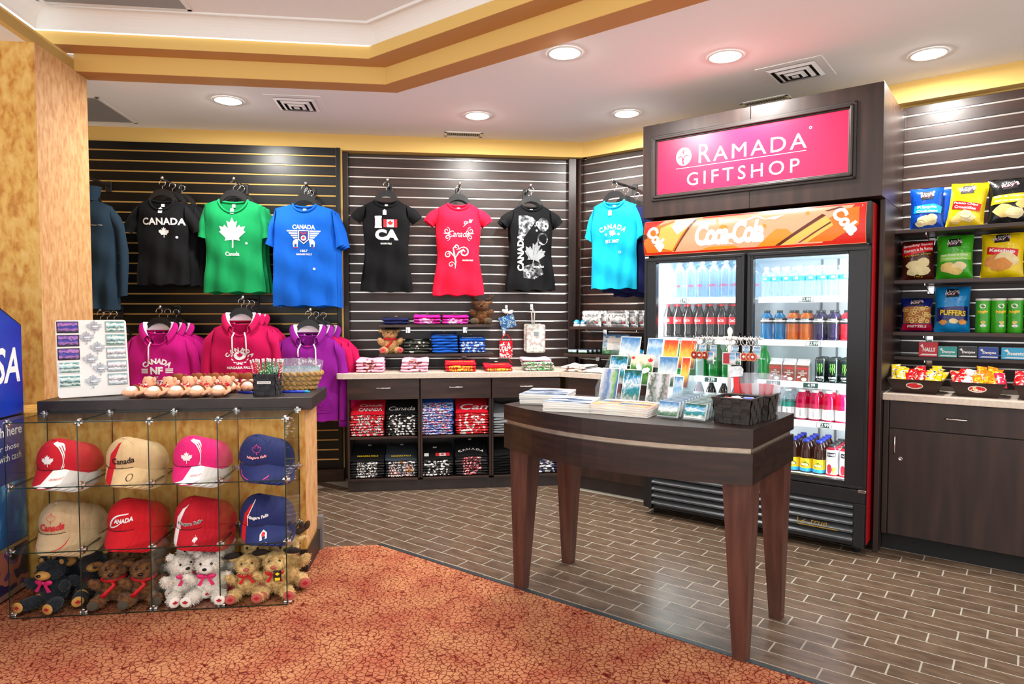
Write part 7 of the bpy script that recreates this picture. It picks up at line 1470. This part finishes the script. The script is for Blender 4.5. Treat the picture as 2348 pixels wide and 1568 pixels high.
for i in range(40):
    x, z = g_.uniform(-.42,.42)*.17, g_.uniform(.25,.69)*.205; ring2d(mb, .011, .010, .0035, x, z, bg.on(.0062+.0001*i), n=10)
part('pretzel_print', b_, mb, 'chip', kind='stuff')
chipbag('cyan corn puff bag on the third right shelf', -.35, NB, 1.258, .18, .27, 'bag_cyan', logo(.84) + [('p',[(-.45,.22),(.45,.24),(.45,.55),(-.45,.52)],'bag_navy'),('t','PUFFERS',.02,.40,.75,.13,'print_black',{'bold':.1,'rot':-.06}),('t','PUFFERS',.02,.40,.74,.12,'band_yellow',{'bold':.03,'rot':-.06}),('c',[(-.25,.2,.14),(.05,.22,.16),(.3,.2,.14)],'chip_red')], R(4))
# chip tubes
for i, u in enumerate((-.20,-.126,-.050,.026)):
    t = thing('chip_tube', 'green chip tube with white lid, %s' % nth(i,4,'of the row'), 'chip tube', AR, u, 4.70, 1.259, (0,0,R((0,20,-8,5)[i])), 'green chip tubes')
    part('tube', t, MB().lathe([(.0355,0),(.0365,.003),(.0365,.182),(.0355,.185)], 24), 'bag_green'); part('lid', t, MB().lathe([(.0375,.183),(.0375,.194),(.034,.196)], 24), 'white_plastic')
    f = cyl(.0365,.0012); mb = MB(); poly(mb, pos(disc(16),0,.152,.016,.013), f, sub=.01); part('oval_print', t, mb, 'print_white'); mb = MB(); text(mb,'Pringles',0,.118,.052,cyl(.0365,.002),height=.022,bold=.05,rot=.12,sub=.015); part('lettering', t, mb, 'band_yellow'); mb = MB(); stroke(mb,[(-.009,.147),(-.004,.151),(0,.148),(.004,.151),(.009,.147)],[.001,.004,.003,.004,.001],cyl(.0365,.002)); part('oval_mark', t, mb, 'doll_brown')
    mb = MB(); poly(mb, blob(.004,.058,.016,9,.3,i), f, sub=.01); part('chip_print', t, mb, 'chip'); mb = MB(); poly(mb, pos(disc(12),.004,.04,.015,.008), cyl(.0365,.0018), sub=.01); part('bowl_print', t, mb, 'print_white')
# gum and mint boxes
mat('box_red','#C81428',.35); mat('box_teal','#1E9C96',.3); mat('box_black','#16181C',.3); mat('box_royal','#14409C',.3); mat('box_sky','#28A8D8',.3)
for i, (u, w_, h_, m_, tx, lb, tc) in enumerate(((-.463,.098,.088,'box_red','HALLS','red cough drop box on the lowest right shelf','print_white'),(-.365,.096,.064,'box_teal','Dentyne','teal gum box on the lowest right shelf','print_white'),(-.267,.096,.066,'box_black','Dentyne','black gum box on the lowest right shelf','print_white'),(-.169,.096,.066,'box_royal','Dentyne','royal blue gum box on the lowest right shelf','print_white'),(-.04,.14,.066,'box_sky','mentos','sky blue mint box on the lowest right shelf','print_white'),(.10,.12,.066,'box_sky','mentos','sky blue mint box at the right frame edge','print_white'))):
    t = thing('gum_box', lb, 'sweet box', AR, u, 4.70, 1.109, (0,0,R(2)), 'gum and mint boxes'); part('carton', t, MB().rbox(-w_/2,w_/2,-.03,.05,0,h_,.002), m_); f = lambda x,z: (x,-.0306,z)
    mb = MB(); text(mb, tx, .004, h_*.5, w_*.66, f, height=h_*.28, shear=.15, bold=.04); part('lettering', t, mb, tc); mb = MB(); poly(mb, [(-w_*.45,h_*.1),(w_*.45,h_*.1),(w_*.45,h_*.2),(-w_*.3,h_*.2)], f); poly(mb, [(-w_*.42,h_*.75),(-w_*.2,h_*.5),(-w_*.3,h_*.88)], f); part('flash_print', t, mb, 'print_white'); part('top_flap', t, MB().box(-w_/2+.003,w_/2-.003,-.028,.048,h_,h_+.001), 'lab_grey')
# candy trays
mat('tray_brown','#2A1712',.45)
cz = [('candy_yellow','#F2CC14',['#E8E8E8','#3A2A6A']),('candy_red','#D01420',['#F4F0E8','#F0C020']),('candy_orange','#F08A14',['#F6E020','#D83A14']),('candy_white','#F0ECE4',['#D01828','#C89020']),('candy_pink','#E0244A',['#F6E6E6','#A01030'])]
for nm, c, ink in cz: printmat(nm, c, ink, 55, .58, rough=.25)
for k, (u0, u1, mix, lb) in enumerate(((-.625,-.355,[0,0,1,1,0,0],'leftmost'),(-.325,-.075,[1,3,3,2,2,4],'middle'),(-.045,.205,[1,0,0,1,3,2],'rightmost'))):
    uc = (u0+u1)/2; w_ = u1-u0; t = thing('candy_tray', 'dark brown flared candy tray on the right worktop, %s of three' % lb, 'tray', AR, uc, 4.44, .9155, group='candy trays on the right worktop')
    wb_, wt_ = w_/2-.035, w_/2; db, dt = .085, .115; h = .092
    V = [(-wb_,-db,0),(wb_,-db,0),(wb_,db,0),(-wb_,db,0),(-wt_,-dt,h-.012),(wt_,-dt,h-.012),(wt_,dt,h),(-wt_,dt,h)]; I = [(x*.965,y*.95,z+.004) for x,y,z in V[:4]] + [(x*.97,y*.955,z) for x,y,z in V[4:]]
    part('tray_shell', t, MB().add(V+I, [(3,2,1,0),(0,1,5,4),(1,2,6,5),(2,3,7,6),(3,0,4,7),(8,9,10,11),(12,13,9,8),(13,14,10,9),(14,15,11,10),(15,12,8,11),(4,5,13,12),(5,6,14,13),(6,7,15,14),(7,4,12,15)]), 'tray_brown')
    f = lambda o: (lambda x,z: (x, -db-(dt-db)*z/(h-.012)-o, z)); mb = MB(); ring2d(mb,.042,.019,.005,0,.046,f(.003)); part('label_ring', t, mb, 'chrome'); mb = MB(); poly(mb,pos(disc(18),0,.046,.037,.014),f(.0015)); part('label_window', t, mb, 'candy_red')
    n_ = 0
    for r_ in range(3):
        for c in range(6):
            cm = cz[mix[c]][0]; x = uc - w_*.40 + w_*.8*c/5; n_ += 1
            nmz = cm.split('_')[1]; o = thing('candy_bar', '%s candy bar in the %s tray, %s of the %s row' % (nmz, lb, nth(c,6,'one').replace(' one',''), ('front','middle','back')[r_]), 'candy', AR, x+rnd.uniform(-.008,.008), 4.345+.062*r_, .9155+.058+.012*r_, (R(-58+rnd.uniform(-10,10)),R(rnd.uniform(-14,14)),R(rnd.uniform(-16,16))), 'candy bars in the trays')
            part('wrapper', o, MB().grid(lambda a,b: (.024*math.copysign(abs(math.cos(2*PI*a))**.6, math.cos(2*PI*a))*(1 if .08 < b < .92 else 1.08), .012*math.sin(2*PI*a)*min(1,6*b,6*(1-b))+.001, .115*b), 14, 10, closeu=True), cm)
# ---------------------------------------------------------------- tidy: every label at most 16 words
